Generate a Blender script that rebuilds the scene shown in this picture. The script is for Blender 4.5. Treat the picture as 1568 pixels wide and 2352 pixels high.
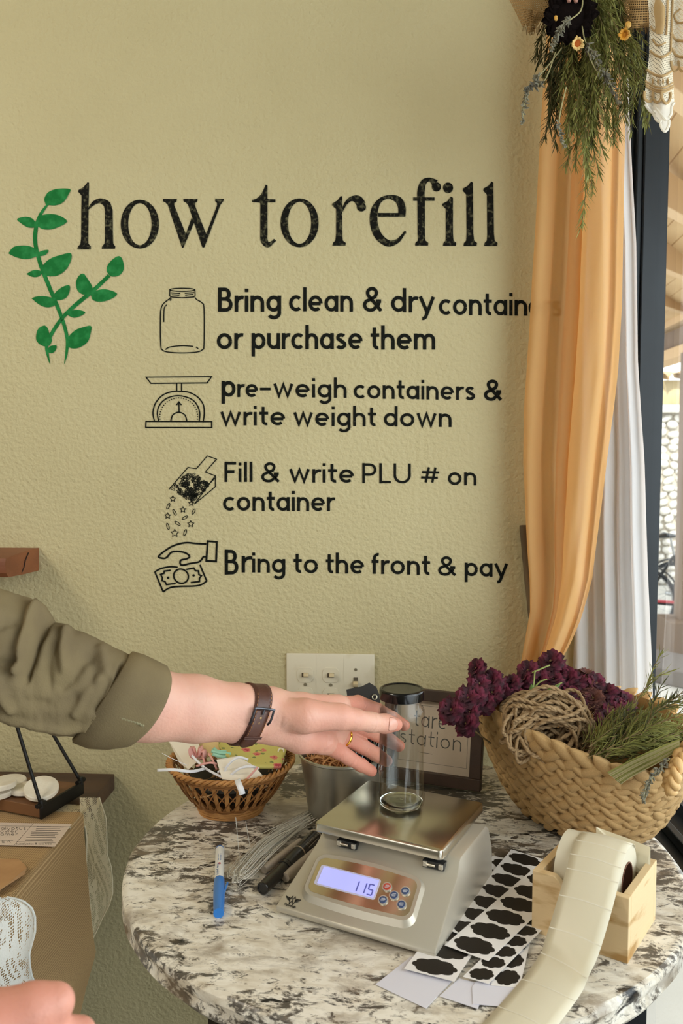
import bpy, math, random
import numpy as np
from mathutils import Vector, Matrix, noise
for o in list(bpy.data.objects): bpy.data.objects.remove(o)
SC = bpy.context.scene; COL = SC.collection
rnd = random.Random(7)
pi = math.pi; R = math.radians

# ---------------- camera ----------------
FPX = 1950.0; CAM = Vector((0, -1.53, 1.45)); T = 0.90
PITCH, YAW = R(4), R(3.3)
cd = bpy.data.cameras.new('camera'); cam = bpy.data.objects.new('camera', cd); COL.objects.link(cam)
cam.location = CAM; cam.rotation_euler = (pi/2-PITCH, 0, YAW)
cd.sensor_fit = 'VERTICAL'; cd.sensor_height = 36; cd.lens = FPX/2352*36; cd.clip_start = .02; cd.clip_end = 200
cd.dof.use_dof = True; cd.dof.focus_distance = 1.2; cd.dof.aperture_fstop = 10
SC.camera = cam
FW = Vector((-math.sin(YAW)*math.cos(PITCH), math.cos(YAW)*math.cos(PITCH), -math.sin(PITCH)))
RT = Vector((math.cos(YAW), math.sin(YAW), 0)); UP = RT.cross(FW)
# the measured place of a thing: where the sight line of a measured point meets a known surface
def ray(x, y): return FW+RT*((x-784)/FPX)-UP*((y-1176)/FPX)
def onZ(x, y, z): d = ray(x, y); return CAM+d*((z-CAM.z)/d.z)
def onY(x, y, Y=0.0): d = ray(x, y); return CAM+d*((Y-CAM.y)/d.y)
def atd(x, y, a): return CAM+ray(x, y)*a
def onP(x, y, p0, n): d = ray(x, y); return CAM+d*((p0-CAM).dot(n)/d.dot(n))

# ---------------- world, sun, lamps, exposure ----------------
w = bpy.data.worlds.new('sky'); SC.world = w; w.use_nodes = True
bg = w.node_tree.nodes['Background']; bg.inputs[0].default_value = (.90, .95, 1, 1); bg.inputs[1].default_value = 2.6
def lamp(name, kind, loc, rot, energy, color, size=1, sizey=None, angle=None):
    d = bpy.data.lights.new(name, kind); d.energy = energy; d.color = color
    if kind == 'AREA':
        d.size = size
        if sizey: d.shape = 'RECTANGLE'; d.size_y = sizey
    if kind == 'SUN': d.angle = angle
    o = bpy.data.objects.new(name, d); COL.objects.link(o); o.location = loc
    o.rotation_euler = rot if not isinstance(rot, Vector) else (rot-Vector(loc)).to_track_quat('-Z', 'Y').to_euler()
    return o
lamp('sun', 'SUN', (0, -4, 7), Vector((2, 4, 0)), 4.5, (1, .95, .86), angle=R(1))
lamp('shopfront_daylight', 'AREA', (-2.1, -3.2, 2.0), Vector((-.3, 0, 1.1)), 13, (1, .96, .9), 1.8, 1.2)
lamp('ceiling_lamp_light', 'AREA', (-1.7, -1.35, 2.62), Vector((-.2, -.15, .9)), 17, (1, .90, .74), .7, .4)
lamp('window_daylight', 'AREA', (1.15, -1.15, 1.6), Vector((.1, -.45, .9)), 12, (.88, .94, 1), 1.2, 1.2)
SC.view_settings.view_transform = 'Standard'; SC.view_settings.look = 'None'
SC.view_settings.gamma = 1; SC.view_settings.exposure = 0.26; SC.view_settings.use_curve_mapping = False

# ---------------- materials ----------------
def srgb(c):
    if isinstance(c, str): c = tuple(int(c[i:i+2], 16)/255 for i in (0, 2, 4))
    return tuple(v/12.92 if v <= .04045 else ((v+.055)/1.055)**2.4 for v in c[:3])+(1,)
def mat(name, col, rough=.6, metal=0, bump=None, vary=None, stretch=(1,1,1), trans=0, sss=0, spec=.5, coat=0, coords='Object', translucent=0, alpha=1):
    """bump=(scale, strength mm)   vary=(colour2, scale, lo, hi)"""
    m = bpy.data.materials.new(name); m.use_nodes = True; nt = m.node_tree; b = nt.nodes['Principled BSDF']
    b.inputs['Base Color'].default_value = srgb(col); b.inputs['Roughness'].default_value = rough
    b.inputs['Metallic'].default_value = metal; b.inputs['Specular IOR Level'].default_value = spec
    b.inputs['Transmission Weight'].default_value = trans; b.inputs['Coat Weight'].default_value = coat
    b.inputs['Coat Roughness'].default_value = .08; b.inputs['Alpha'].default_value = alpha
    if sss:
        b.inputs['Subsurface Weight'].default_value = sss; b.inputs['Subsurface Radius'].default_value = (.008, .003, .0015); b.inputs['Subsurface Scale'].default_value = .8
    def tc(scale):
        t = nt.nodes.new('ShaderNodeTexCoord'); mp = nt.nodes.new('ShaderNodeMapping'); mp.inputs['Scale'].default_value = stretch
        nt.links.new(t.outputs[coords], mp.inputs[0])
        n = nt.nodes.new('ShaderNodeTexNoise'); n.inputs['Scale'].default_value = scale; n.inputs['Detail'].default_value = 4
        nt.links.new(mp.outputs[0], n.inputs['Vector']); return n
    if bump:
        n = tc(bump[0]); bp = nt.nodes.new('ShaderNodeBump'); bp.inputs['Distance'].default_value = bump[1]/1000; bp.inputs['Strength'].default_value = 1
        nt.links.new(n.outputs[0], bp.inputs['Height']); nt.links.new(bp.outputs[0], b.inputs['Normal'])
    if vary:
        n = tc(vary[1]); cr = nt.nodes.new('ShaderNodeValToRGB'); e = cr.color_ramp.elements
        e[0].position, e[1].position = vary[2], vary[3]; e[0].color = srgb(col); e[1].color = srgb(vary[0])
        nt.links.new(n.outputs[0], cr.inputs[0]); nt.links.new(cr.outputs[0], b.inputs['Base Color'])
    if translucent:
        tr = nt.nodes.new('ShaderNodeBsdfTranslucent'); mx = nt.nodes.new('ShaderNodeMixShader'); mx.inputs[0].default_value = translucent
        tr.inputs[0].default_value = srgb(col)
        if vary: nt.links.new(cr.outputs[0], tr.inputs[0])
        nt.links.new(b.outputs[0], mx.inputs[1]); nt.links.new(tr.outputs[0], mx.inputs[2])
        nt.links.new(mx.outputs[0], nt.nodes['Material Output'].inputs[0])
    return m

# ---------------- mesh helpers ----------------
class MB:
    def __init__(s): s.v = []; s.f = []; s.m = []; s.mi = 0
    def add(s, vs, fs):
        o = len(s.v); s.v += [tuple(v) for v in vs]; s.f += [tuple(i+o for i in f) for f in fs]; s.m += [s.mi]*len(fs); return s
    def box(s, c, size, M=None, taper=1.0):
        c = Vector(c); hx, hy, hz = (k/2 for k in size); vs = []
        for z in (-1, 1):
            t = taper if z > 0 else 1
            for x, y in ((-1,-1),(1,-1),(1,1),(-1,1)):
                p = Vector((x*hx*t, y*hy*t, z*hz)); vs.append(c+(M@p if M else p))
        return s.add(vs, [(3,2,1,0),(4,5,6,7),(0,1,5,4),(1,2,6,5),(2,3,7,6),(3,0,4,7)])
    def tube(s, pts, rad, n=8, cap=True, flat=1.0, closed=False, ref=None):
        pts = [Vector(p) for p in pts]; k = len(pts); rad = rad if hasattr(rad, '__len__') else [rad]*k
        rings = []; prev = None
        for i, p in enumerate(pts):
            if closed: t = pts[(i+1) % k]-pts[i-1]
            else: t = pts[min(i+1, k-1)]-pts[max(i-1, 0)]
            if t.length < 1e-9: t = Vector((0,0,1))
            t.normalize()
            if prev is None:
                a = Vector(ref) if ref is not None else (Vector((0,0,1)) if abs(t.z) < .9 else Vector((1,0,0)))
                u = (a-t*a.dot(t)).normalized()
            else:
                u = prev-t*prev.dot(t); u = u.normalized() if u.length > 1e-6 else prev
            prev = u; v = t.cross(u)
            rings.append([p+u*(math.cos(q)*rad[i]*flat)+v*(math.sin(q)*rad[i]) for q in [2*pi*j/n for j in range(n)]])
        vs = [q for r_ in rings for q in r_]; fs = []
        for i in range(k if closed else k-1):
            a = i*n; b = ((i+1) % k)*n
            for j in range(n): fs.append((a+j, a+(j+1) % n, b+(j+1) % n, b+j))
        if cap and not closed: fs.append(tuple(range(n-1, -1, -1))); fs.append(tuple((k-1)*n+j for j in range(n)))
        return s.add(vs, fs)
    def lathe(s, prof, c=(0,0,0), n=48, M=None, capb=True, capt=True, sx=1, sy=1):
        c = Vector(c); vs = []; fs = []; k = len(prof)
        for r_, z in prof:
            for j in range(n):
                p = Vector((r_*sx*math.cos(2*pi*j/n), r_*sy*math.sin(2*pi*j/n), z)); vs.append(c+(M@p if M else p))
        for i in range(k-1):
            for j in range(n): fs.append((i*n+j, i*n+(j+1) % n, (i+1)*n+(j+1) % n, (i+1)*n+j))
        if capb: fs.append(tuple(range(n-1, -1, -1)))
        if capt: fs.append(tuple((k-1)*n+j for j in range(n)))
        return s.add(vs, fs)
    def prism(s, poly, fn, h0, h1):
        """poly in 2D, fn(x, y, h) -> 3D"""
        n = len(poly); vs = [fn(x, y, h0) for x, y in poly]+[fn(x, y, h1) for x, y in poly]
        fs = [tuple(range(n-1, -1, -1)), tuple(range(n, 2*n))]+[(i, (i+1) % n, (i+1) % n+n, i+n) for i in range(n)]
        return s.add(vs, fs)
    def grid(s, fn, nu, nv, cu=False):
        vs = [fn(i/(nu if cu else nu-1), j/(nv-1)) for j in range(nv) for i in range(nu)]; fs = []
        for j in range(nv-1):
            for i in range(nu if cu else nu-1): fs.append((j*nu+i, j*nu+(i+1) % nu, (j+1)*nu+(i+1) % nu, (j+1)*nu+i))
        return s.add(vs, fs)
    def build(s, name, mats, parent=None, smooth=True, bevel=0, thick=0, sub=0, angle=40, loc=None):
        me = bpy.data.meshes.new(name)
        vs = s.v if loc is None else [tuple(Vector(v)-Vector(loc)) for v in s.v]
        me.from_pydata(vs, [], s.f)
        for m in (mats if isinstance(mats, (list, tuple)) else [mats]): me.materials.append(m)
        me.polygons.foreach_set('material_index', s.m)
        import bmesh
        bm = bmesh.new(); bm.from_mesh(me); bmesh.ops.recalc_face_normals(bm, faces=bm.faces)
        if bevel: bmesh.ops.bevel(bm, geom=[e for e in bm.edges if len(e.link_faces) == 2 and e.calc_face_angle(0) > R(30)], offset=bevel, segments=2, affect='EDGES', profile=.5, clamp_overlap=True)
        bm.to_mesh(me); bm.free()
        if smooth:
            me.polygons.foreach_set('use_smooth', [True]*len(me.polygons)); me.set_sharp_from_angle(angle=R(angle))
        o = bpy.data.objects.new(name, me); COL.objects.link(o)
        if loc is not None: o.location = loc
        if parent is not None:
            o.parent = parent
            if loc is None: o.matrix_parent_inverse = mwi(parent)
        if thick: md = o.modifiers.new('thickness', 'SOLIDIFY'); md.thickness = thick; md.offset = 0
        if sub: md = o.modifiers.new('smooth', 'SUBSURF'); md.levels = md.render_levels = sub
        return o
def mwm(o):
    M = o.matrix_basis.copy()
    return mwm(o.parent)@o.matrix_parent_inverse@M if o.parent else M
def mwi(o): return mwm(o).inverted()
def tag(o, label=None, cat=None, group=None, kind=None):
    for k, v in (('label', label), ('category', cat), ('group', group), ('kind', kind)):
        if v: o[k] = v
    return o
def empty(name, loc, rz=0, label=None, cat=None, group=None):
    o = bpy.data.objects.new(name, None); COL.objects.link(o); o.location = loc; o.rotation_euler = (0, 0, rz); o.empty_display_size = .02
    return tag(o, label, cat, group)
def part(name, me, parent, M=None):
    """a child that shares mesh data; M is in the parent's space"""
    o = bpy.data.objects.new(name, me); COL.objects.link(o); o.parent = parent
    if M is not None: o.matrix_basis = M
    return o
def arc(cx, cy, rx, ry, a0, a1, n=14): return [(cx+rx*math.cos(R(a0+(a1-a0)*i/n)), cy+ry*math.sin(R(a0+(a1-a0)*i/n))) for i in range(n+1)]
def spline(P, n=8):
    P = [Vector(p) for p in P]; out = []
    for i in range(len(P)-1):
        a, b, c, d = P[max(i-1, 0)], P[i], P[i+1], P[min(i+2, len(P)-1)]
        for k in range(n):
            t = k/n; out.append(.5*((2*b)+(c-a)*t+(2*a-5*b+4*c-d)*t*t+(3*b-3*c+d-a)*t**3))
    return out+[P[-1]]
def interp(tab, x):
    if x <= tab[0][0]: return tab[0][1]
    for (a, b), (c, d) in zip(tab, tab[1:]):
        if x <= c: t = (x-a)/(c-a); t = t*t*(3-2*t) if len(tab) < 3 else t; return b+(d-b)*t
    return tab[-1][1]
def stroke(mb, pts, wd, fn, h=0, closed=False, capr=False):
    """ribbon along 2D points, as flat print; fn(x, y, h) -> 3D"""
    P = [Vector((p[0], p[1], 0)) for p in pts]
    Q = [P[0]]
    for p in P[1:]:
        if (p-Q[-1]).length > 1e-6: Q.append(p)
    P = Q; k = len(P); vs = []
    for i, p in enumerate(P):
        if closed: a = (p-P[i-1]).normalized(); b = (P[(i+1) % k]-p).normalized()
        else:
            a = (p-P[i-1]).normalized() if i else (P[1]-P[0]).normalized(); b = (P[i+1]-p).normalized() if i < k-1 else a
        t = (a+b); t = t.normalized() if t.length > 1e-4 else a
        n = Vector((-t.y, t.x, 0)); c = max(.5, abs(n.dot(Vector((-a.y, a.x, 0))))); ww = wd[i] if hasattr(wd, '__len__') else wd
        for s_ in (-1, 1): q = p+n*(s_*ww/2/c); vs.append(fn(q.x, q.y, h))
    fs = [(2*i, 2*i+1, 2*((i+1) % k)+1, 2*((i+1) % k)) for i in range(k if closed else k-1)]
    mb.add(vs, fs)
# ================= structure =================
WP = Vector((.4401, -.2413, .865)); WA = R(3.5)
WD = Vector((math.sin(WA), -math.cos(WA), 0)); WN = Vector((math.cos(WA), math.sin(WA), 0))   # window plane runs along WD, WN points outdoors
CORN = WP-WD*((0-WP.y)/-WD.y) if False else WP+WD*(WP.y/math.cos(WA)); CX = CORN.x
m_wall = mat('green_orange_peel_paint', 'c4b991', .62, bump=(125, 3.3), vary=('bcb087', 3, .3, .75), spec=.35)
nt = m_wall.node_tree
m_shop = mat('shop_wall_paint', '8f8a74', .8); m_ceil = mat('ceiling_paint', 'b9b3a0', .9); m_floor = mat('shop_floor', '655e54', .5, vary=('585148', 6, .3, .7))
def slab(name, c, size, m, M=None, bevel=0):
    o = MB().box(c, size, M).build(name, m, smooth=False, bevel=bevel); return tag(o, kind='structure')
slab('wall_back', ((CX-3.4)/2, .06, 1.35), (CX+3.4, .12, 2.7), m_wall)
slab('wall_left', (-3.46, -2.2, 1.35), (.12, 4.64, 2.7), m_shop)
slab('floor', (-1.2, -2.2, -.05), (4.7, 4.64, .1), m_floor)
slab('wall_front', (-1.2, -4.56, 1.35), (4.7, .12, 2.7), m_shop)
slab('ceiling', (-1.2, -2.2, 2.76), (4.7, 4.64, .12), m_ceil)
MW = Matrix.Rotation(WA, 3, 'Z')   # local x = WN, local -y = WD
m_frame = mat('black_anodised_aluminium', '15181b', .38, metal=.35, vary=('24292d', 5, .3, .8), spec=.4)
m_white = mat('low_wall_white', 'cfd0d0', .7, bump=(90, 1.2))
def wbox(a0, a1, n0, n1, z0, z1):      # along the window wall (metres from the corner), across it, up
    c = CORN+WD*((a0+a1)/2)+WN*((n0+n1)/2); c.z = (z0+z1)/2
    return c, (n1-n0, a1-a0, z1-z0)
JB = .06
slab('wall_right', *wbox(0, 3.5, .0, .10, 0, .10), m_white, MW)
win = tag(empty('window_1', CORN+Vector((0, 0, .8))), kind='structure')
b = MB()
b.box(*wbox(0, .040, -.03, .03, .10, 2.7), MW); b.box(*wbox(.040, JB-.006, -.022, .026, .10, 2.7), MW); b.box(*wbox(JB-.006, JB, -.012, .03, .10, 2.7), MW)
b.build('window_jamb', m_frame, win, smooth=False, bevel=.002)
b = MB(); b.box(*wbox(JB, 3.5, -.05, .08, .80, .845), MW); b.box(*wbox(JB, 3.5, .0, .012, .845, .862), MW); b.box(*wbox(JB, 3.5, .05, .07, .845, .868), MW)
b.build('window_track', m_frame, win, smooth=False, bevel=.0015)
b = MB(); b.box(*wbox(JB, 3.5, -.01, .10, 2.56, 2.7), MW); b.box(*wbox(1.9, 1.98, .0, .09, .80, 2.7), MW); b.build('window_head', m_frame, win, smooth=False)
# pane: clear plate glass that lets daylight through
m_pane = bpy.data.materials.new('window_glass'); m_pane.use_nodes = True; nt = m_pane.node_tree; nt.nodes.clear()
o_ = nt.nodes.new('ShaderNodeOutputMaterial'); mx = nt.nodes.new('ShaderNodeMixShader'); tb = nt.nodes.new('ShaderNodeBsdfTransparent'); gb = nt.nodes.new('ShaderNodeBsdfGlossy')
fr = nt.nodes.new('ShaderNodeFresnel'); fr.inputs[0].default_value = 1.45; gb.inputs['Roughness'].default_value = .0; tb.inputs[0].default_value = (.96, .98, .97, 1)
ge = nt.nodes.new('ShaderNodeNewGeometry'); mt = nt.nodes.new('ShaderNodeMath'); mt.operation = 'MULTIPLY_ADD'; mt.inputs[1].default_value = -1; mt.inputs[2].default_value = 1; mm = nt.nodes.new('ShaderNodeMath'); mm.operation = 'MULTIPLY'
nt.links.new(ge.outputs['Backfacing'], mt.inputs[0]); nt.links.new(fr.outputs[0], mm.inputs[0]); nt.links.new(mt.outputs[0], mm.inputs[1]); nt.links.new(mm.outputs[0], mx.inputs[0]); nt.links.new(tb.outputs[0], mx.inputs[1]); nt.links.new(gb.outputs[0], mx.inputs[2]); nt.links.new(mx.outputs[0], o_.inputs[0])
MB().box(*wbox(JB-.01, 1.92, .012, .018, .85, 2.6), MW).build('glass_pane', m_pane, win, smooth=False)
MB().box(*wbox(JB-.01, 1.92, .012, .018, .12, .81), MW).build('glass_pane', m_pane, win, smooth=False)
MB().box(*wbox(1.95, 3.5, .012, .018, .85, 2.6), MW).build('glass_pane', m_pane, win, smooth=False)

# ================= patio outdoors =================
m_pave = mat('patio_concrete', 'c9c6bf', .85, vary=('b6b2aa', 2, .3, .7), bump=(60, 1))
GZ = -.38
slab('patio_floor', (5.1, 4.5, GZ-.05), (9.2, 16, .1), m_pave)
m_sof = mat('patio_soffit_paint', 'c9ab80', .8, vary=('bd9d72', 3, .3, .7)); m_beam = mat('patio_beam_paint', 'c2a27a', .8); m_tim = mat('brown_timber', '7a6553', .75, vary=('66523f', 8, .3, .7), stretch=(1,1,.1))
patio = empty('patio_roof', (1.6, 3, 2.9), 0, 'tan boarded patio roof with slanting beams outside the window', 'roof')
b = MB(); b.box((0, 0, 0), (.128, 14, .03)); me0 = b.build('board', m_sof, None, smooth=False, bevel=.005).data; bpy.data.objects.remove(bpy.data.objects['board'])
def soz(x): return 3.12-.17*(x-.4)
for i in range(18):
    x = .62+i*.132; part('board', me0, patio, Matrix.Translation((x-1.6, 1, soz(x)-2.9))@Matrix.Rotation(R(9.6), 4, 'Y')@Matrix.Rotation(R(-3), 4, 'Z'))
b = MB(); b.box((0, 0, 0), (.10, 3.9, .16)); me0 = b.build('beam', m_beam, None, smooth=False, bevel=.004).data; bpy.data.objects.remove(bpy.data.objects['beam'])
for i in range(9):
    part('beam', me0, patio, Matrix.Translation((.08, -3.3+i*.92, soz(1.68)-2.9-.115))@Matrix.Rotation(R(-9.5*1.0), 4, Vector((-.8, .6, 0)).cross(Vector((0,0,1)))*-1)@Matrix.Rotation(R(-40), 4, 'Z'))
for z0, z1, w_ in ((2.34, 2.44, .22), (2.44, 2.62, .12), (2.66, 2.76, .2)):
    b = MB(); b.box((1.16, 1.0, (z0+z1)/2-2.9), (w_, 14, z1-z0)); o = b.build('edge_beam', m_beam if z0 != 2.44 else m_tim, None, smooth=False, bevel=.004); o.parent = patio
YP = 6.15
x0 = onY(1572, 1100, YP).x; x1 = x0+.26
pp = empty('patio_post', ((x0+x1)/2, YP+.1, GZ), 0, 'brown timber patio post on a wide base beyond the window glass', 'post')
def loc_box(nm, c, size, m, par, **k):
    b = MB(); b.box(c, size); o = b.build(nm, m, None, smooth=False, **k); o.parent = par; return o
loc_box('shaft', (0, 0, 1.4), (.26, .2, 2.65), m_tim, pp, bevel=.006)
loc_box('base_box', (0, 0, .15), (.50, .44, .36), m_tim, pp, bevel=.01)
m_kerb = mat('dark_kerb_stone', '6a625c', .8, bump=(40, 2))
kb = MB().prism([(x-2.0, y) for x, y in [(0.9, 5.9), (2.0, 5.35), (3.0, 4.4), (4.2, 3.8), (4.2, 4.4), (3.2, 4.9), (2.3, 5.9), (1.2, 6.4)]], lambda x, y, h: (x, y, h), 0, .13).build('patio_kerb', m_kerb, None, smooth=False, bevel=.01)
kb.location = (2.0, 0, GZ); tag(kb, 'low dark kerb curving over the pale patio floor', 'kerb')
# stone wall: every stone a piece
m_mort = mat('pale_mortar', 'b5ada0', .9, bump=(50, 3)); m_stone = mat('white_river_stone', 'e0dcd4', .75, vary=('c4bfb6', 4, .35, .75), bump=(30, 1.5)); m_stucco = mat('beige_stucco', 'c9b893', .85, vary=('b5a37d', 3, .4, .7)); m_tile = mat('clay_tile', 'c9ae84', .8, vary=('a98d65', 6, .3, .7))
YS = 10.3
sw = empty('stone_wall', (4.0, YS, GZ), 0, 'white river stone wall with a pale capping beyond the patio', 'wall')
zt = onY(1544, 947, YS).z-GZ
loc_box('mortar_core', (0, .2, zt/2), (4.4, .3, zt), m_mort, sw)
loc_box('cap', (0, .14, zt+.045), (4.5, .52, .10), m_stone, sw, bevel=.015)
b = MB(); b.lathe([(.02, -.98), (.55, -.75), (.9, -.3), (1, .1), (.8, .6), (.3, .93)], n=10); me0 = b.build('stone', m_stone, None).data; bpy.data.objects.remove(bpy.data.objects['stone'])
cx0 = onY(1545, 1000, YS).x-4.0; k = 0; rs = random.Random(3)
z = .06; row = 0
while z < zt-.05:
    x = cx0-.75+(row % 2)*.07
    while x < cx0+.72:
        wd = rs.uniform(.055, .095); hh = rs.uniform(.045, .062); x += wd
        M = Matrix.Translation((x+rs.uniform(-.01, .01), rs.uniform(.02, .05), z+rs.uniform(-.02, .02)))@Matrix.Rotation(rs.uniform(-.7, .7), 4, 'Y')@Matrix.Diagonal((wd*.98, .07, hh*.98, 1))@Matrix.Rotation(pi/2, 4, 'X')
        if k < 290: part('stone', me0, sw, M); k += 1
        x += wd
    z += .107; row += 1
hz = onY(1544, 873, 11.6).z-GZ
hw = empty('stucco_wall', (4.6, 11.6, GZ), 0, 'beige stucco wall topped by curved clay tiles behind the stone wall', 'wall')
loc_box('render_face', (0, .15, hz/2), (5, .3, hz), m_stucco, hw)
b = MB(); b.grid(lambda u, v: (.13*math.cos(pi*u), -.25+v*.6, .11*math.sin(pi*u)+.08*v), 9, 3); me0 = b.build('roof_tile', m_tile, None, thick=.0).data; bpy.data.objects.remove(bpy.data.objects['roof_tile'])
for i in range(16): part('roof_tile', me0, hw, Matrix.Translation((-2+i*.27, 0, hz-.02+.01*(i % 2))))
# bicycles
m_tyre = mat('black_rubber', '1c1d20', .7); m_blk = mat('black_paint', '1a1a1c', .35); m_red = mat('red_paint', 'b03a40', .35); m_alu = mat('grey_metal', '9a9a98', .35, metal=.8)
def bicycle(loc, rz, label, fr_m, sc=1):
    t = empty('bicycle', loc, rz, label, 'bicycle'); t.scale = (sc, sc, sc)
    def fin(b, nm, m, par=t): o = b.build(nm, m, None); o.parent = par; return o
    for x in (-.5, .5):
        b = MB(); b.tube([(x+.32*math.cos(a), 0, .34+.32*math.sin(a)) for a in np.linspace(0, 2*pi, 37)[:-1]], .022, 8, closed=True); wh = fin(b, 'wheel', m_tyre)
        b = MB(); [b.tube([(x, 0, .34), (x+.3*math.cos(a), 0, .34+.3*math.sin(a))], .002, 3) for a in np.linspace(0, 2*pi, 17)[:-1]]; b.tube([(x, -.05, .34), (x, .05, .34)], .025, 8); b.tube([(x+.3*math.cos(a), 0, .34+.3*math.sin(a)) for a in np.linspace(0, 2*pi, 37)[:-1]], .008, 6, closed=True); fin(b, 'spokes', m_alu)
        b = MB(); b.tube([(x+.37*math.cos(a), 0, .34+.37*math.sin(a)) for a in np.linspace(R(10), R(150), 16)], .024, 6, flat=.4); fin(b, 'mudguard', m_blk)
    b = MB(); A = (-.5, 0, .34); B = (-.08, 0, .30); S_ = (-.2, 0, .80); H = (.33, 0, .84); Fk = (.5, 0, .34)
    for p, q in ((A, B), (B, S_), (A, S_), (B, H), (S_, H), (H, Fk)): b.tube([p, q], .017, 8)
    fin(b, 'frame', fr_m)
    b = MB(); b.tube([(-.47, -.03, .36), (-.1, -.03, .33)], .016, 8); fin(b, 'chain_stay', m_red)['label'] = 'red chain stay'
    b = MB(); b.tube([S_, (-.24, 0, .98)], .013, 8); fin(b, 'seat_post', m_alu)
    b = MB(); b.tube([(-.38, 0, .99), (-.3, 0, 1.01), (-.18, 0, 1.0), (-.08, 0, .985)], [.03, .075, .04, .018], 10, flat=.4); fin(b, 'saddle', m_blk)
    b = MB(); b.tube([H, (.30, 0, 1.0)], .014, 8); b.tube(spline([(.22, -.28, 1.02), (.30, -.16, 1.05), (.32, 0, 1.0), (.30, .16, 1.05), (.22, .28, 1.02)], 4), .013, 8); fin(b, 'handlebar', m_blk)
    b = MB(); b.tube([(-.08+.09*math.cos(a), .03, .30+.09*math.sin(a)) for a in np.linspace(0, 2*pi, 19)[:-1]], .008, 5, closed=True); b.tube([(-.08, .05, .30), (0, .06, .16)], .01, 6); fin(b, 'chainring', m_alu)
c = onZ(1478, 1462, GZ)
bicycle(Vector((c.x+.50, c.y+.1, GZ)), R(4), 'black bicycle with a red chain stay parked by the stone wall, nearer one', m_blk)
bicycle(Vector((c.x+.9, c.y+.75, GZ)), R(20), 'second dark bicycle standing behind the nearer one', m_blk)
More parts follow.
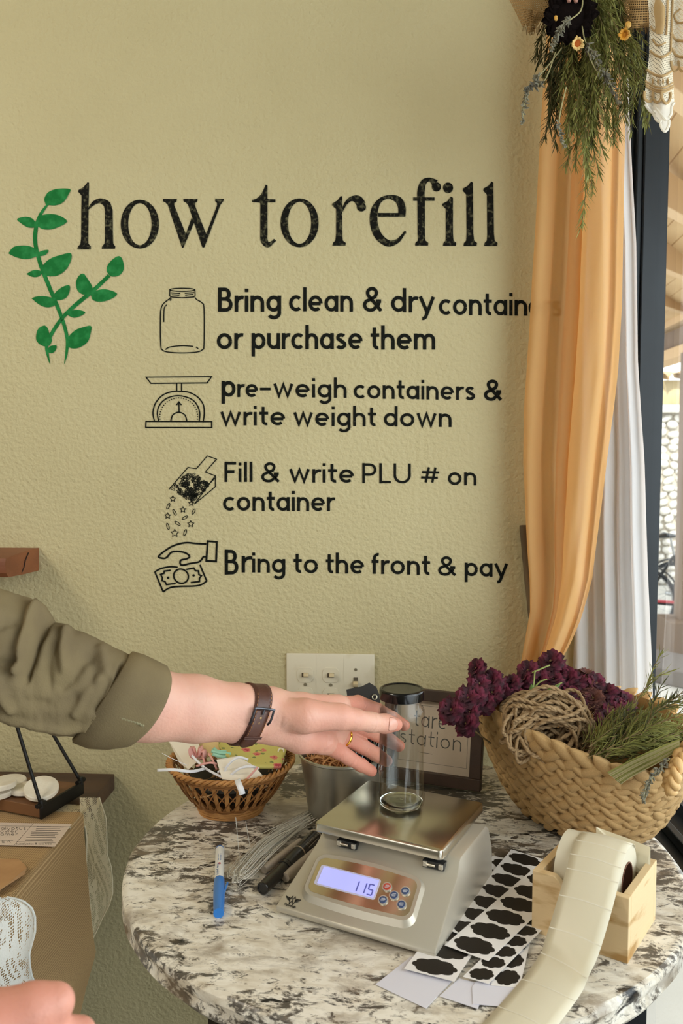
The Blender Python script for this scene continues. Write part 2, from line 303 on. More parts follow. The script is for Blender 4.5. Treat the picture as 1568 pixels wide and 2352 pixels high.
# ================= wall graphics =================
def wallf(x, y, h): p = onY(x, y, -.0009-h); return p
HS = .11
def font(ch):
    A = arc; a = HS
    def oo(cx, r=.37): return A(cx, .5, r, .39, 0, 360, 28)
    n_ = [[(.11, 0), (.11, 1)], [(.11, .5)]+A(.45, .55, .34, .34, 180, 0)+[(.79, 0)]]
    G = {
     'o': (1.0, [oo(.5, .39)]), 'c': (.86, [A(.5, .5, .39, .39, 48, 312, 24)]),
     'e': (1.0, [[(.13, .49), (.87, .49)], A(.5, .5, .39, .39, 0, 312, 26)]),
     'a': (.97, [oo(.48), [(.86, 0), (.86, 1)]]), 'd': (.97, [oo(.48), [(.86, 0), (.86, 1.5)]]),
     'b': (.97, [oo(.5), [(.11, 0), (.11, 1.5)]]), 'p': (.97, [oo(.5), [(.11, -.45), (.11, 1)]]), 'q': (.97, [oo(.48), [(.86, -.45), (.86, 1)]]),
     'g': (.97, [oo(.48), [(.86, 1)]+A(.49, -.05, .37, .31, 0, -145, 16)]),
     'n': (.9, n_), 'h': (.9, [[(.11, 0), (.11, 1.5)], n_[1]]), 'r': (.58, [[(.11, 0), (.11, 1)], [(.11, .45)]+A(.48, .5, .37, .39, 180, 72, 8)]),
     'm': (1.42, [[(.11, 0), (.11, 1)], [(.11, .5)]+A(.41, .59, .30, .30, 180, 0)+[(.71, 0)], [(.71, .5)]+A(1.01, .59, .30, .30, 180, 0)+[(1.31, 0)]]),
     'u': (.9, [[(.11, 1)]+A(.45, .45, .34, .34, 180, 360)+[(.79, .5)], [(.79, 0), (.79, 1)]]),
     'i': (.22, [[(.11, 0), (.11, 1)], [(.11, 1.22), (.11, 1.44)]]), 'l': (.22, [[(.11, 0), (.11, 1.5)]]),
     't': (.62, [[(.25, 1.38), (.25, .36)]+A(.47, .33, .22, .22, 180, 285, 8), [(0, .9), (.58, .9)]]),
     'f': (.58, [[(.2, 0), (.2, 1.1)]+A(.45, 1.12, .25, .28, 180, 75, 8), [(0, .89), (.5, .89)]]),
     's': (.76, [A(.38, .735, .23, .155, 28, 180, 10)+A(.38, .60, .23, .11, 195, 255, 4)[:0]+A(.40, .71, .25, .155, 185, 262, 6)+A(.37, .29, .27, .185, 82, -30, 10)+A(.36, .285, .27, .185, -40, -152, 9)]),
     'w': (1.36, [[(.08, 1), (.38, .08), (.68, .95), (.98, .08), (1.28, 1)]]),
     'v': (.94, [[(.06, 1), (.47, .05), (.88, 1)]]),
     'y': (.96, [[(.06, 1), (.50, .05)], [(.90, 1), (.42, -.22)]+A(.22, -.18, .2, .18, -20, -100, 5)]),
     '-': (.62, [[(0, .62), (.6, .62)]]),
     '&': (1.2, [[(1.12, .05), (.34, 1.0)]+A(.56, 1.18, .27, .26, 200, -20, 14)+[(.74, .92), (.28, .68)]+A(.47, .42, .36, .32, 130, 300, 14)+[(.95, .45), (1.03, .66)], [(.80, .66), (1.12, .66)]]),
     'B': (.95, [[(.11, 1.39), (.45, 1.39)]+A(.45, 1.09, .27, .3, 90, -90)+[(.11, .79)], [(.11, .79), (.5, .79)]+A(.5, .45, .34, .34, 90, -90)+[(.11, .11)], [(.11, 0), (.11, 1.5)]]),
     'F': (.82, [[(.11, 0), (.11, 1.5)], [(.11, 1.39), (.82, 1.39)], [(.11, .76), (.70, .76)]]),
     'P': (.98, [[(.11, 0), (.11, 1.5)], [(.11, 1.39), (.5, 1.39)]+A(.5, 1.02, .38, .37, 90, -90)+[(.11, .65)]]),
     'L': (.80, [[(.11, 1.5), (.11, .0)], [(.11, .11), (.80, .11)]]), 'U': (1.2, [[(.11, 1.5)]+A(.6, .6, .49, .49, 180, 360)+[(1.09, 1.5)]]),
     'E': (.8, [[(.11, 1.5), (.11, .0)], [(.11, .11), (.78, .11)], [(.11, .76), (.72, .76)], [(.11, 1.39), (.78, 1.39)]]), 'T': (.9, [[(0, 1.39), (.9, 1.39)], [(.45, 0), (.45, 1.39)]]),
     'V': (1.2, [[(.06, 1.5), (.6, .05), (1.14, 1.5)]]), 'A': (1.2, [[(.06, 0), (.6, 1.45), (1.14, 0)], [(.25, .45), (.95, .45)]]),
     'I': (.22, [[(.11, 0), (.11, 1.5)]]), 'N': (1.1, [[(.11, 0), (.11, 1.5), (.99, 0), (.99, 1.5)]]), 'M': (1.3, [[(.11, 0), (.11, 1.5), (.65, .5), (1.19, 1.5), (1.19, 0)]]), 'R': (1.0, [[(.11, 0), (.11, 1.5)], [(.11, 1.39), (.5, 1.39)]+A(.5, 1.04, .36, .35, 90, -90)+[(.11, .69)], [(.5, .69), (.95, 0)]]), 'K': (1.0, [[(.11, 0), (.11, 1.5)], [(.95, 1.5), (.11, .6)], [(.4, .85), (.98, 0)]]), 'X': (1, [[(.05, 0), (.95, 1.5)], [(.95, 0), (.05, 1.5)]]),
     '#': (1.25, [[(.38, .08), (.58, 1.38)], [(.78, .08), (.98, 1.38)], [(.10, .50), (1.12, .50)], [(.16, .96), (1.2, .96)]]),
     "'": (.15, [[(.07, 1.2), (.07, 1.5)]]),
    }
    return G[ch]
def word_layout(s, x0, x1, track=.16):
    x = 0; L = []
    for ch in s:
        if ch == ' ': x += .5; continue
        wd, st = font(ch); L.append((ch, x, st)); x += wd+track
        if ch in 'rtf': x -= .06
    tot = x-track; k = (x1-x0)/tot
    return L, k
def word(s, x0, x1, y0, y1, xh, parent, m, sw=.215, fn=wallf, track=.16, each=True, mb=None):
    """x, y in the 2D frame of fn, y downward; baseline from (x0,y0) to (x1,y1)"""
    L, k = word_layout(s, x0, x1, track)
    for ch, ox, st in L:
        b = mb if mb is not None else MB()
        for i, pl in enumerate(st):
            pts = [(x0+k*(ox+px), (y0+(y1-y0)*(k*(ox+px))/(x1-x0)-py*xh)) for px, py in pl]
            stroke(b, pts, sw*xh, fn, .00004*i)
        if mb is None: b.build('letter', m, parent, smooth=False)
m_vin = mat('black_vinyl', '0d0f08', .7, spec=.15, bump=(120, .6), vary=('35372f', 260, .62, .74))
m_vin2 = mat('scuffed_black_vinyl', '0c0c06', .7, spec=.15, bump=(110, .8), vary=('5c5942', 150, .52, .70))
m_grn = mat('green_vinyl', '136b30', .7, spec=.15, bump=(100, .7), vary=('2d8a4a', 60, .45, .75))
def sign(nm, cx, cy, label): return empty(nm, onY(cx, cy, -.0009), 0, label, 'lettering')
LN = [('wall_lettering', 'black wall lettering Bring clean & dry containers, below the large heading', [('Bring', 501, 645, 716, 716, 37, .225), ('clean', 664, 810, 715, 716, 37, .21), ('&', 833, 878, 716, 716, 37, .21), ('dry', 898, 997, 716, 719, 37, .21), ('contain', 1008, 1210, 723, 725, 36, .21), ('ers', 1214, 1290, 725, 727, 36, .21)]),
 ('wall_lettering', 'black wall lettering or purchase them, beside the jar drawing', [('or', 498, 556, 802, 802, 37, .215), ('purchase', 578, 832, 802, 802, 37, .215), ('them', 851, 999, 803, 803, 37, .215)]),
 ('wall_lettering', 'black wall lettering pre-weigh containers &, level with the scale dial drawing', [('p', 509, 540, 911, 911, 36, .22), ('re', 545, 592, 912, 912, 30, .215), ('-', 597, 622, 912, 912, 30, .2), ('weigh', 628, 796, 912, 914, 31, .215), ('containers', 812, 1091, 915, 919, 31, .215), ('&', 1111, 1153, 920, 920, 31, .24)]),
 ('wall_lettering', 'black wall lettering write weight down, under the pre-weigh line', [('write', 506, 655, 977, 977, 31, .215), ('weight', 674, 863, 978, 979, 31, .215), ('down', 881, 1037, 979, 981, 31, .215)]),
 ('wall_lettering', 'black wall lettering Fill & write PLU # on, beside the scoop drawing', [('Fill', 515, 580, 1107, 1107, 31, .21), ('&', 599, 643, 1108, 1108, 30, .21), ('write', 664, 813, 1108, 1109, 31, .215), ('PLU', 831, 944, 1110, 1111, 31, .19), ('#', 963, 1010, 1110, 1111, 27, .2), ('on', 1028, 1094, 1114, 1115, 30, .21)]),
 ('wall_lettering', 'black wall lettering container, alone on its line under Fill & write', [('container', 512, 767, 1173, 1174, 32, .215)]),
 ('wall_lettering', 'black wall lettering Bring to the front & pay, lowest line on the wall', [('B', 516, 547, 1320, 1320, 38.5, .2), ('r', 554, 576, 1315, 1315, 38, .2), ('ing', 579, 655, 1315, 1316, 32, .215), ('to', 674, 730, 1316, 1317, 32, .215), ('the', 748, 836, 1317, 1318, 32, .215), ('front', 853, 987, 1318, 1321, 32, .215), ('&', 1005, 1048, 1322, 1323, 29, .215), ('pay', 1067, 1165, 1323, 1326, 31, .215)])]
for nm, lb, ws in LN:
    e = sign(nm, (ws[0][1]+ws[-1][2])/2, ws[0][3], lb)
    for s, x0, x1, y0, y1, xh, sw in ws: word(s, x0, x1, y0, y1, xh, e, m_vin, sw)

# heading: serif letters drawn as outlines (zoom frame of each half)
def hA(p): return (p[0]/2.6133, 380+p[1]/2.6133)
def hB(p): return (560+p[0]/2.24, 380+p[1]/2.24)
def ring(mb, outer, inner, fn, h=0):
    n = len(outer); vs = [fn(x, y, h) for x, y in outer]+[fn(x, y, h) for x, y in inner]
    mb.add(vs, [(i, (i+1) % n, (i+1) % n+n, i+n) for i in range(n)])
def poly(mb, P, fn=wallf, h=0): mb.add([fn(x, y, h) for x, y in P], [tuple(range(len(P)))])
def ell(cx, cy, rx, ry, n=40): return [(cx+rx*math.cos(2*pi*i/n), cy+ry*math.sin(2*pi*i/n)) for i in range(n)]
hd = sign('wall_heading', 620, 500, 'large black serif heading how to refill on the green wall')
def L_(fn2, *polys, rings=()):
    b = MB()
    for i, P in enumerate(polys): poly(b, [fn2(p) for p in P], wallf, .00003*i)
    for o_, i_ in rings: ring(b, [fn2(p) for p in o_], [fn2(p) for p in i_], wallf)
    b.build('letter', m_vin2, hd, smooth=False)
def stem(xl, xr, top, bot, fl, w_=18, dx=0):   # bracketed foot serif
    h_ = 38; return [(xl, top), (xr, top), (xr+dx, bot-h_), (xr+dx+4, bot-24), (xr+dx+w_, bot-12), (xr+dx+w_, bot), (xl+dx-w_, bot), (xl+dx-w_, bot-12), (xl+dx-5, bot-24), (xl+dx-1, bot-h_)]
def bigstroke(pts, wd, n=8):
    """outline ribbon polygon list from a spline with varying width"""
    return pts, wd
def RB(fn2, items, polys=(), rings=()):
    b = MB()
    for i, P in enumerate(polys): poly(b, [fn2(p) for p in P], wallf, .00003*i)
    for o_, i_ in rings: ring(b, [fn2(p) for p in o_], [fn2(p) for p in i_], wallf)
    for i, (pts, wd) in enumerate(items):
        P = spline([(x, y, 0) for x, y in pts], 8); W = spline([(w_, 0, 0) for w_ in wd], 8); sc = abs(fn2((100, 0))[0]-fn2((0, 0))[0])/100
        stroke(b, [fn2((p.x, p.y)) for p in P], [max(.3, w_.x*sc) for w_ in W], wallf, .0001+.00003*i)
    b.build('letter', m_vin2, hd, smooth=False)
# h
RB(hA, [([(530, 262), (560, 228), (600, 212), (640, 232), (652, 275)], [6, 22, 30, 42, 46])], [
  [(526, 98), (534, 104), (531, 250), (529, 450), (531, 470), (546, 486), (543, 504), (464, 504), (466, 490), (482, 470), (486, 440), (489, 180), (470, 160), (470, 148), (500, 130), (518, 110)],
  [(629, 262), (676, 262), (678, 450), (680, 470), (692, 486), (690, 500), (610, 500), (612, 486), (626, 470), (629, 450)]])
RB(hA, [], [], [(ell(839, 352, 115, 147), ell(839, 352, 70, 126))])
# w
RB(hA, [], [[(977, 200), (1062, 200), (1060, 216), (1046, 226), (1046, 240), (1118, 420), (1100, 494), (1092, 494), (1006, 236), (992, 222), (978, 216)],
  [(1100, 200), (1186, 200), (1184, 216), (1170, 226), (1170, 240), (1240, 420), (1226, 492), (1214, 492), (1128, 236), (1114, 222), (1101, 216)],
  [(1100, 494), (1092, 494), (1094, 470), (1150, 312), (1164, 344)], [(1226, 492), (1214, 492), (1218, 460), (1302, 240), (1302, 226), (1290, 214), (1292, 198), (1344, 200), (1340, 214), (1322, 236)]])
# t
RB(hB, [([(102, 350), (104, 385), (122, 408), (150, 392), (160, 382)], [36, 36, 28, 14, 16])], [[(112, 98), (121, 104), (121, 360), (84, 360), (84, 192), (42, 188), (42, 176), (62, 172), (88, 150), (102, 122)], [(84, 172), (162, 174), (162, 190), (84, 190)]])
RB(hB, [], [], [(ell(286, 295, 98, 126), ell(286, 295, 60, 108))])
# r
RB(hB, [([(505, 236), (524, 196), (552, 172), (585, 176), (606, 205)], [8, 16, 24, 44, 46])], [[(498, 156), (506, 160), (506, 350), (509, 386), (524, 398), (522, 412), (455, 412), (458, 398), (470, 386), (474, 350), (474, 224), (454, 206), (454, 196), (480, 180)], ell(604, 214, 24, 23, 20)])
# e
RB(hB, [([(812, 256), (812, 215), (792, 176), (745, 162), (700, 180), (672, 230), (668, 295), (690, 360), (740, 400), (790, 388), (826, 346)], [38, 38, 36, 20, 22, 36, 40, 40, 34, 22, 10])], [[(690, 244), (832, 244), (830, 264), (690, 264)], ell(828, 344, 7, 7, 10)])
# f
RB(hB, [([(912, 190), (911, 130), (925, 86), (955, 72), (985, 92)], [38, 38, 30, 20, 42])], [[(892, 180), (931, 180), (931, 350), (934, 386), (949, 398), (947, 412), (880, 412), (882, 398), (895, 386), (893, 350)], [(870, 164), (980, 164), (980, 182), (870, 182)], ell(990, 110, 24, 24, 20)])
# i
RB(hB, [], [ell(1050, 115, 26, 28, 24), [(1064, 160), (1075, 166), (1075, 350), (1078, 386), (1092, 398), (1090, 413), (1023, 413), (1026, 398), (1037, 386), (1038, 350), (1038, 224), (1020, 206), (1022, 196), (1046, 184)]])
for dx in (0, 106):
    RB(hB, [], [[(1168+dx, 82), (1177+dx, 88), (1180+dx, 350), (1184+dx, 386), (1199+dx, 398), (1197+dx, 414), (1129+dx, 414), (1132+dx, 398), (1143+dx, 386), (1145+dx, 350), (1143+dx, 150), (1125+dx, 130), (1126+dx, 118), (1152+dx, 104)]])

# icons
def icon(nm, cx, cy, lb): return empty(nm, onY(cx, cy, -.0009), 0, lb, 'wall decal')
def lines(par, nm, sets, wd, m=m_vin, sm=True):
    b = MB()
    for i, s in enumerate(sets):
        closed = s[0] == 'c'; P = s[1:] if s[0] in ('c', 'o', 'k') else s
        k = [(p[0], p[1], 0) for p in P]
        if s[0] != 'k' and len(k) > 2 and sm and s[0] != 'c': Q = [(p.x, p.y) for p in spline(k, 6)]
        else: Q = [(p[0], p[1]) for p in k]
        stroke(b, Q, wd, wallf, .00003*(i % 5), closed=closed)
    return b.build(nm, m, par, smooth=False)
z1 = hA
ic = icon('jar_decal', 418, 737, 'thin black line drawing of a glass jar on the wall')
def q(L, f=z1): return [f(p) for p in L]
lines(ic, 'outline', [q([(1022, 792), (1018, 800), (985, 825), (966, 860), (962, 930), (964, 1075), (975, 1108), (1010, 1120), (1090, 1125), (1180, 1120), (1215, 1105), (1224, 1075), (1224, 860), (1212, 825), (1180, 805), (1170, 792)]), q([(992, 1105), (1020, 1090), (1090, 1082), (1160, 1086)]), q([(1176, 1090), (1190, 1100)])], 2.6)
lines(ic, 'rim', [['c']+[(418.6+29*math.cos(a), 665.5+3.6*math.sin(a)) for a in np.linspace(0, 2*pi, 33)[:-1]], ['k', (390, 666), (389.6, 679), (392, 682), (418, 684), (445, 682), (448, 679), (447.6, 666)], ['k', (392, 672.5), (414, 674)], ['k', (424, 673.5), (446, 672)], ['k', (394, 677), (412, 678)], ['k', (425, 678), (444, 676)]], 2.4)
lines(ic, 'highlight', [q([(1000, 836), (985, 860), (982, 940)]), q([(1028, 798), (1020, 812)])], 2.4)
z3 = lambda p: (320+p[0]/3.409, 840+p[1]/3.409)
ic = icon('kitchen_scale_decal', 410, 925, 'black line drawing of a dial kitchen scale on the wall')
lines(ic, 'pan', [['c']+q([(52, 90), (565, 86), (530, 134), (90, 138)], z3), ['k']+q([(292, 140), (292, 203)], z3), ['k']+q([(330, 140), (330, 203)], z3)], 3.0)
lines(ic, 'base', [['c']+q([(52, 436), (566, 438), (566, 484), (50, 484)], z3)], 3.2)
lines(ic, 'dial', [q([(118, 434), (106, 370), (125, 295), (180, 232), (250, 204), (312, 200), (380, 206), (450, 240), (498, 300), (508, 370), (500, 434)], z3), q([(152, 434), (140, 370), (160, 305), (215, 255), (305, 234), (400, 258), (450, 305), (472, 370), (468, 434)], z3)], 3.0)
b = MB()
for i in range(27):
    a = pi+R(8)-(pi+R(16))*i/26*1.0; a = R(188)-R(196)*i/26
    p = z3((308+148*math.cos(a), 398-146*math.sin(a))); poly(b, ell(p[0], p[1], 1.5, 1.5, 8))
b.build('dial_dots', m_vin, ic, smooth=False)
lines(ic, 'pointer', [q([(245, 434), (262, 385), (308, 364), (355, 385), (372, 434)], z3), ['k']+q([(311, 364), (309, 288)], z3), ['k']+q([(290, 308), (309, 284), (330, 308)], z3)], 3.0)
ic = icon('scoop_decal', 436, 1140, 'black line drawing of a scoop pouring sprinkles on the wall')
lines(ic, 'scoop', [['k']+q([(430, 1084), (595, 862), (516, 832), (604, 732), (532, 706), (446, 806), (380, 796), (232, 968)], z3), ['k']+q([(595, 862), (594, 948), (430, 1084)], z3), ['k']+q([(590, 880), (470, 1010)], z3)], 2.2)
def star(p, r): return ['c']+[(p[0]+(r if i % 2 == 0 else r*.5)*math.sin(2*pi*i/10), p[1]-(r if i % 2 == 0 else r*.5)*math.cos(2*pi*i/10)) for i in range(10)]
def pill(p, l, w_, a): return ['c']+[(p[0]+l*math.cos(t)*math.cos(a)-w_*math.sin(t)*math.sin(a), p[1]+l*math.cos(t)*math.sin(a)+w_*math.sin(t)*math.cos(a)) for t in np.linspace(0, 2*pi, 13)[:-1]]
rs = random.Random(5); S_ = []
for i in range(95):
    u, v = rs.random(), rs.random(); p = (250+u*150+v*160-u*v*20, 960-u*130+v*100-0*u)
    if p[0] > 545 or p[1] < 830: continue
    p = z3(p); S_.append(star(p, rs.uniform(4, 6)) if i % 5 == 0 else pill(p, 6.2, 2.2, rs.uniform(0, pi)))
lines(ic, 'sprinkle_heap', S_, 1.5)
sp = [pill(z3((226, 1100)), 7.5, 2.6, 2.0), pill(z3((275, 1148)), 7.5, 2.6, 1.1), star(z3((341, 1127)), 7), pill(z3((424, 1142)), 6.5, 2.6, 2.0), star(z3((221, 1175)), 7), pill(z3((356, 1190)), 7.5, 2.6, 2.6), pill(z3((298, 1234)), 7.5, 2.6, .6), star(z3((402, 1240)), 7.5), pill(z3((223, 1258)), 7.5, 2.6, 1.3), star(z3((277, 1311)), 9), pill(z3((358, 1306)), 7.5, 2.6, 1.9), star(z3((262, 1042)), 7), star(z3((405, 1078)), 6)]
for s in sp: lines(ic, 'sprinkle', [s], 1.7)
ic = icon('hand_money_decal', 430, 1300, 'bold black line drawing of a hand over a banknote on the wall')
lines(ic, 'hand', [q([(524, 1396), (440, 1392), (362, 1386), (270, 1408), (200, 1450), (150, 1494), (185, 1508), (215, 1500), (250, 1462), (300, 1454), (360, 1466), (392, 1492), (370, 1512), (330, 1520), (318, 1540), (334, 1562), (400, 1548), (460, 1538), (485, 1520), (500, 1498), (520, 1496)], z3)], 4.2)
lines(ic, 'cuff', [['c']+q([(535, 1374), (606, 1380), (600, 1532), (524, 1528)], z3)], 4.6)
lines(ic, 'banknote', [q([(300, 1578), (240, 1574), (170, 1588), (120, 1614)], z3), ['k']+q([(120, 1612), (186, 1770)], z3), q([(186, 1770), (240, 1738), (320, 1728), (420, 1726), (480, 1716), (528, 1686)], z3), ['k']+q([(528, 1688), (474, 1558)], z3), ['c']+[(p[0], p[1]) for p in [z3((326+66*math.cos(t)*.86-10*math.sin(t), 1648+54*math.sin(t)+14*math.cos(t))) for t in np.linspace(0, 2*pi, 29)[:-1]]],
   ['k']+q([(245, 1602), (195, 1608), (192, 1626), (166, 1634), (180, 1660), (178, 1684), (200, 1690), (212, 1714), (284, 1704)], z3), ['k']+q([(366, 1596), (425, 1584), (440, 1606), (462, 1606), (466, 1636), (486, 1644), (470, 1664), (470, 1690), (402, 1698)], z3)], 3.8)
b = MB(); [poly(b, ell(*z3(p), 3, 3, 12)) for p in ((225, 1660), (424, 1642))]; b.build('dots', m_vin, ic, smooth=False)
# green sprig decal
ic = icon('plant_decal', 150, 640, 'green vinyl decal of two crossing leafy sprigs on the wall')
def taper(par, nm, pts, wd):
    b = MB(); P = spline([(x, y, 0) for x, y in pts], 8); W = spline([(w_, 0, 0) for w_ in wd], 8)
    stroke(b, [hA((p.x, p.y)) for p in P], [max(.5, w_.x/2.6) for w_ in W], wallf, .0); b.build(nm, m_grn, par, smooth=False)
taper(ic, 'stem', [(285, 235), (240, 300), (215, 380), (212, 470), (245, 600), (300, 740), (365, 900), (402, 1030), (400, 1120), (386, 1190)], [12, 20, 24, 24, 24, 24, 22, 20, 16, 3])
taper(ic, 'stem', [(655, 660), (560, 750), (450, 840), (370, 920), (310, 1010), (280, 1080), (285, 1130), (299, 1190)], [22, 24, 24, 22, 22, 18, 16, 3])
LV = [[(275, 235), (266, 200), (290, 160), (345, 140), (420, 142), (410, 175), (380, 220), (330, 240)], [(218, 345), (250, 300), (310, 292), (360, 302), (402, 336), (350, 370), (290, 385), (240, 375)], [(218, 345), (190, 316), (150, 308), (102, 322), (130, 350), (170, 372), (215, 370)],
 [(50, 528), (80, 490), (130, 480), (180, 485), (222, 508), (216, 545), (160, 562), (100, 552)], [(222, 530), (250, 512), (292, 508), (275, 535), (245, 544), (225, 542)], [(255, 640), (258, 600), (300, 560), (360, 538), (422, 526), (428, 560), (400, 620), (345, 660), (280, 662)],
 [(158, 652), (190, 632), (225, 628), (256, 640), (235, 664), (200, 670)], [(322, 800), (330, 765), (370, 732), (415, 718), (418, 755), (395, 795), (350, 810)], [(188, 797), (230, 785), (290, 788), (330, 805), (328, 838), (285, 852), (235, 835)],
 [(640, 635), (645, 600), (680, 560), (718, 544), (740, 580), (742, 625), (715, 660), (665, 665)], [(545, 770), (500, 775), (465, 750), (456, 700), (475, 660), (502, 650), (525, 680), (553, 725), (553, 755)], [(545, 780), (570, 755), (630, 742), (702, 768), (670, 800), (610, 818), (560, 810)],
 [(400, 895), (430, 872), (470, 866), (512, 882), (480, 905), (440, 914)], [(268, 960), (285, 975), (300, 1020), (312, 1050), (290, 1085), (250, 1080), (218, 1050), (220, 1000), (240, 970)], [(338, 1078), (340, 1095), (325, 1120), (300, 1127), (286, 1110), (300, 1085)], [(400, 1070), (410, 1030), (450, 990), (500, 970), (545, 963), (545, 1000), (525, 1060), (470, 1095), (420, 1095)]]
for L in LV:
    b = MB(); P = [hA(p) for p in L]; P = [(p.x, p.y) for p in spline([(x, y, 0) for x, y in P+[P[0]]], 4)][:-1]; poly(b, P, wallf, .0001); b.build('leaf', m_grn, ic, smooth=False)
# ================= round granite table =================
TC = Vector((.016, -.391)); TR = .374
m_gr = bpy.data.materials.new('granite'); m_gr.use_nodes = True; nt = m_gr.node_tree; b_ = nt.nodes['Principled BSDF']; N = nt.nodes; Lk = nt.links.new
def nd(t, **k):
    n = N.new(t)
    for a, v in k.items(): setattr(n, a, v)
    return n
tc = nd('ShaderNodeTexCoord'); mp = nd('ShaderNodeMapping'); mp.inputs['Rotation'].default_value = (0, 0, R(18)); mp.inputs['Scale'].default_value = (1.3, 2.4, 2.2)
Lk(tc.outputs['Object'], mp.inputs[0])
def noi(sc, det, rough, dist, off=0):
    n = nd('ShaderNodeTexNoise'); n.inputs['Scale'].default_value = sc; n.inputs['Detail'].default_value = det; n.inputs['Roughness'].default_value = rough; n.inputs['Distortion'].default_value = dist
    m2 = nd('ShaderNodeMapping'); m2.inputs['Location'].default_value = (off, off*.7, 0); Lk(mp.outputs[0], m2.inputs[0]); Lk(m2.outputs[0], n.inputs['Vector']); return n
def ramp(src, stops):
    r = nd('ShaderNodeValToRGB'); e = r.color_ramp.elements
    while len(e) < len(stops): e.new(.5)
    for q, (p_, c) in zip(e, stops): q.position = p_; q.color = srgb(c) if isinstance(c, str) else (c, c, c, 1)
    Lk(src, r.inputs[0]); return r
def mixc(f, a, b2, mode='MIX'):
    m = nd('ShaderNodeMix', data_type='RGBA', blend_type=mode)
    if isinstance(f, float): m.inputs[0].default_value = f
    else: Lk(f, m.inputs[0])
    for s, i in ((a, 6), (b2, 7)):
        if isinstance(s, str): m.inputs[i].default_value = srgb(s)
        else: Lk(s, m.inputs[i])
    return m.outputs[2]
base = ramp(noi(22, 8, .6, .6).outputs[0], [(.22, 'b0a390'), (.38, 'd6ccba'), (.55, 'ebe5d8'), (.8, 'f5f1e8')])
zone = ramp(noi(3.2, 4, .6, .3, 2.2).outputs[0], [(.42, -.025), (.62, .17)])          # broad dark drifts
add = nd('ShaderNodeMath', operation='ADD'); Lk(noi(34, 12, .74, .5, 5).outputs[0], add.inputs[0]); Lk(zone.outputs[0], add.inputs[1])
fl = ramp(add.outputs[0], [(.57, 0.0), (.64, .92)]); c1 = mixc(fl.outputs[0], base.outputs[0], '352d26')
fl2 = ramp(noi(62, 9, .72, .4, 9).outputs[0], [(.60, 0.0), (.66, .9)]); c2 = mixc(fl2.outputs[0], c1, '6b5a48')
a3 = nd('ShaderNodeMath', operation='MULTIPLY'); 
fl3 = ramp(noi(15, 10, .68, .5, 13).outputs[0], [(.59, 0.0), (.64, 1.0)]); c3 = mixc(fl3.outputs[0], c2, '17181a')
fl4 = ramp(noi(9, 8, .66, .4, 21).outputs[0], [(.50, 0.0), (.64, .65)]); c4 = mixc(fl4.outputs[0], c3, '7d6c58')
Lk(c4, b_.inputs['Base Color']); b_.inputs['Roughness'].default_value = .30; b_.inputs['Specular IOR Level'].default_value = .4
bp = nd('ShaderNodeBump'); bp.inputs['Distance'].default_value = .0004; bp.inputs['Strength'].default_value = .5; Lk(noi(60, 3, .5, 0, 1).outputs[0], bp.inputs['Height']); Lk(bp.outputs[0], b_.inputs['Normal'])
tb_ = empty('round_table', (TC.x, TC.y, 0), 0, 'round speckled granite topped table on dark metal legs, standing by the green wall', 'table')
b = MB()
def tprof(u, v):
    prof = [(0, T-.037), (.9, T-.037), (.985, T-.034), (.992, T-.02), (.990, T-.006), (.984, T-.0015), (.975, T), (0, T)]
    return prof
N_ = 160; rs = random.Random(2)
prof = [(.0, T-.037), (.95, T-.037), (.982, T-.035), (.996, T-.028), (.992, T-.018), (.998, T-.009), (.994, T-.003), (.984, T-.0004), (.97, T), (.0, T)]
vs = []
for r_, z in prof:
    for j in range(N_):
        a = 2*pi*j/N_; wob = 1+(.006*noise.noise(Vector((math.cos(a)*6, math.sin(a)*6, z*60))) if .985 < r_ or (r_ > .98 and z < T-.01) else 0)
        vs.append((TC.x+TR*r_*wob*math.cos(a), TC.y+TR*r_*wob*math.sin(a), z))
k = len(prof); fs = [(i*N_+j, i*N_+(j+1) % N_, (i+1)*N_+(j+1) % N_, (i+1)*N_+j) for i in range(k-1) for j in range(N_)]
b.add(vs, fs); b.build('tabletop', m_gr, tb_, angle=30)
m_dk = mat('dark_steel', '1e1b19', .5, metal=.5)
for a in (R(222), R(318), R(42), R(138)):
    b = MB(); d = Vector((math.cos(a), math.sin(a), 0)); c0 = Vector((TC.x, TC.y, 0))
    b.box(c0+d*.27+Vector((0, 0, (T-.06)/2+.0)), (.045, .045, T-.06), Matrix.Rotation(a, 3, 'Z')); b.build('leg', m_dk, tb_, smooth=False, bevel=.003)
b = MB(); b.lathe([(.29, T-.06), (.29, T-.037)], (TC.x, TC.y, 0), 48, capt=True); b.build('apron', m_dk, tb_)

# ================= electronic scale =================
SA = R(-25)
m_sil = mat('silver_grey_plastic', 'c6bfb0', .36, metal=.45, spec=.5); m_sil2 = mat('silver_side_plastic', 'b9bdc0', .42, metal=.3); m_steel = mat('brushed_steel', 'd2ccbe', .24, metal=1, bump=(60, .02), stretch=(1, .05, 1)); m_dark = mat('dark_plastic', '2b2c2d', .4)
m_chr = mat('mirror_panel', 'd8cdb8', .16, metal=1)
FLp = onZ(632, 2092, T+.004); FRp = onZ(1000, 2199, T+.004)
SA = math.atan2(FRp.y-FLp.y, FRp.x-FLp.x); SW = (FRp-FLp).length; SD = .215
sc_ = empty('digital_scale', (FLp.x, FLp.y, T), SA, 'silver digital weighing scale with steel platform and blue display', 'scale')
def sbuild(b, nm, m, par=None, **k):
    o = b.build(nm, m, None, **k); o.parent = par or sc_; return o
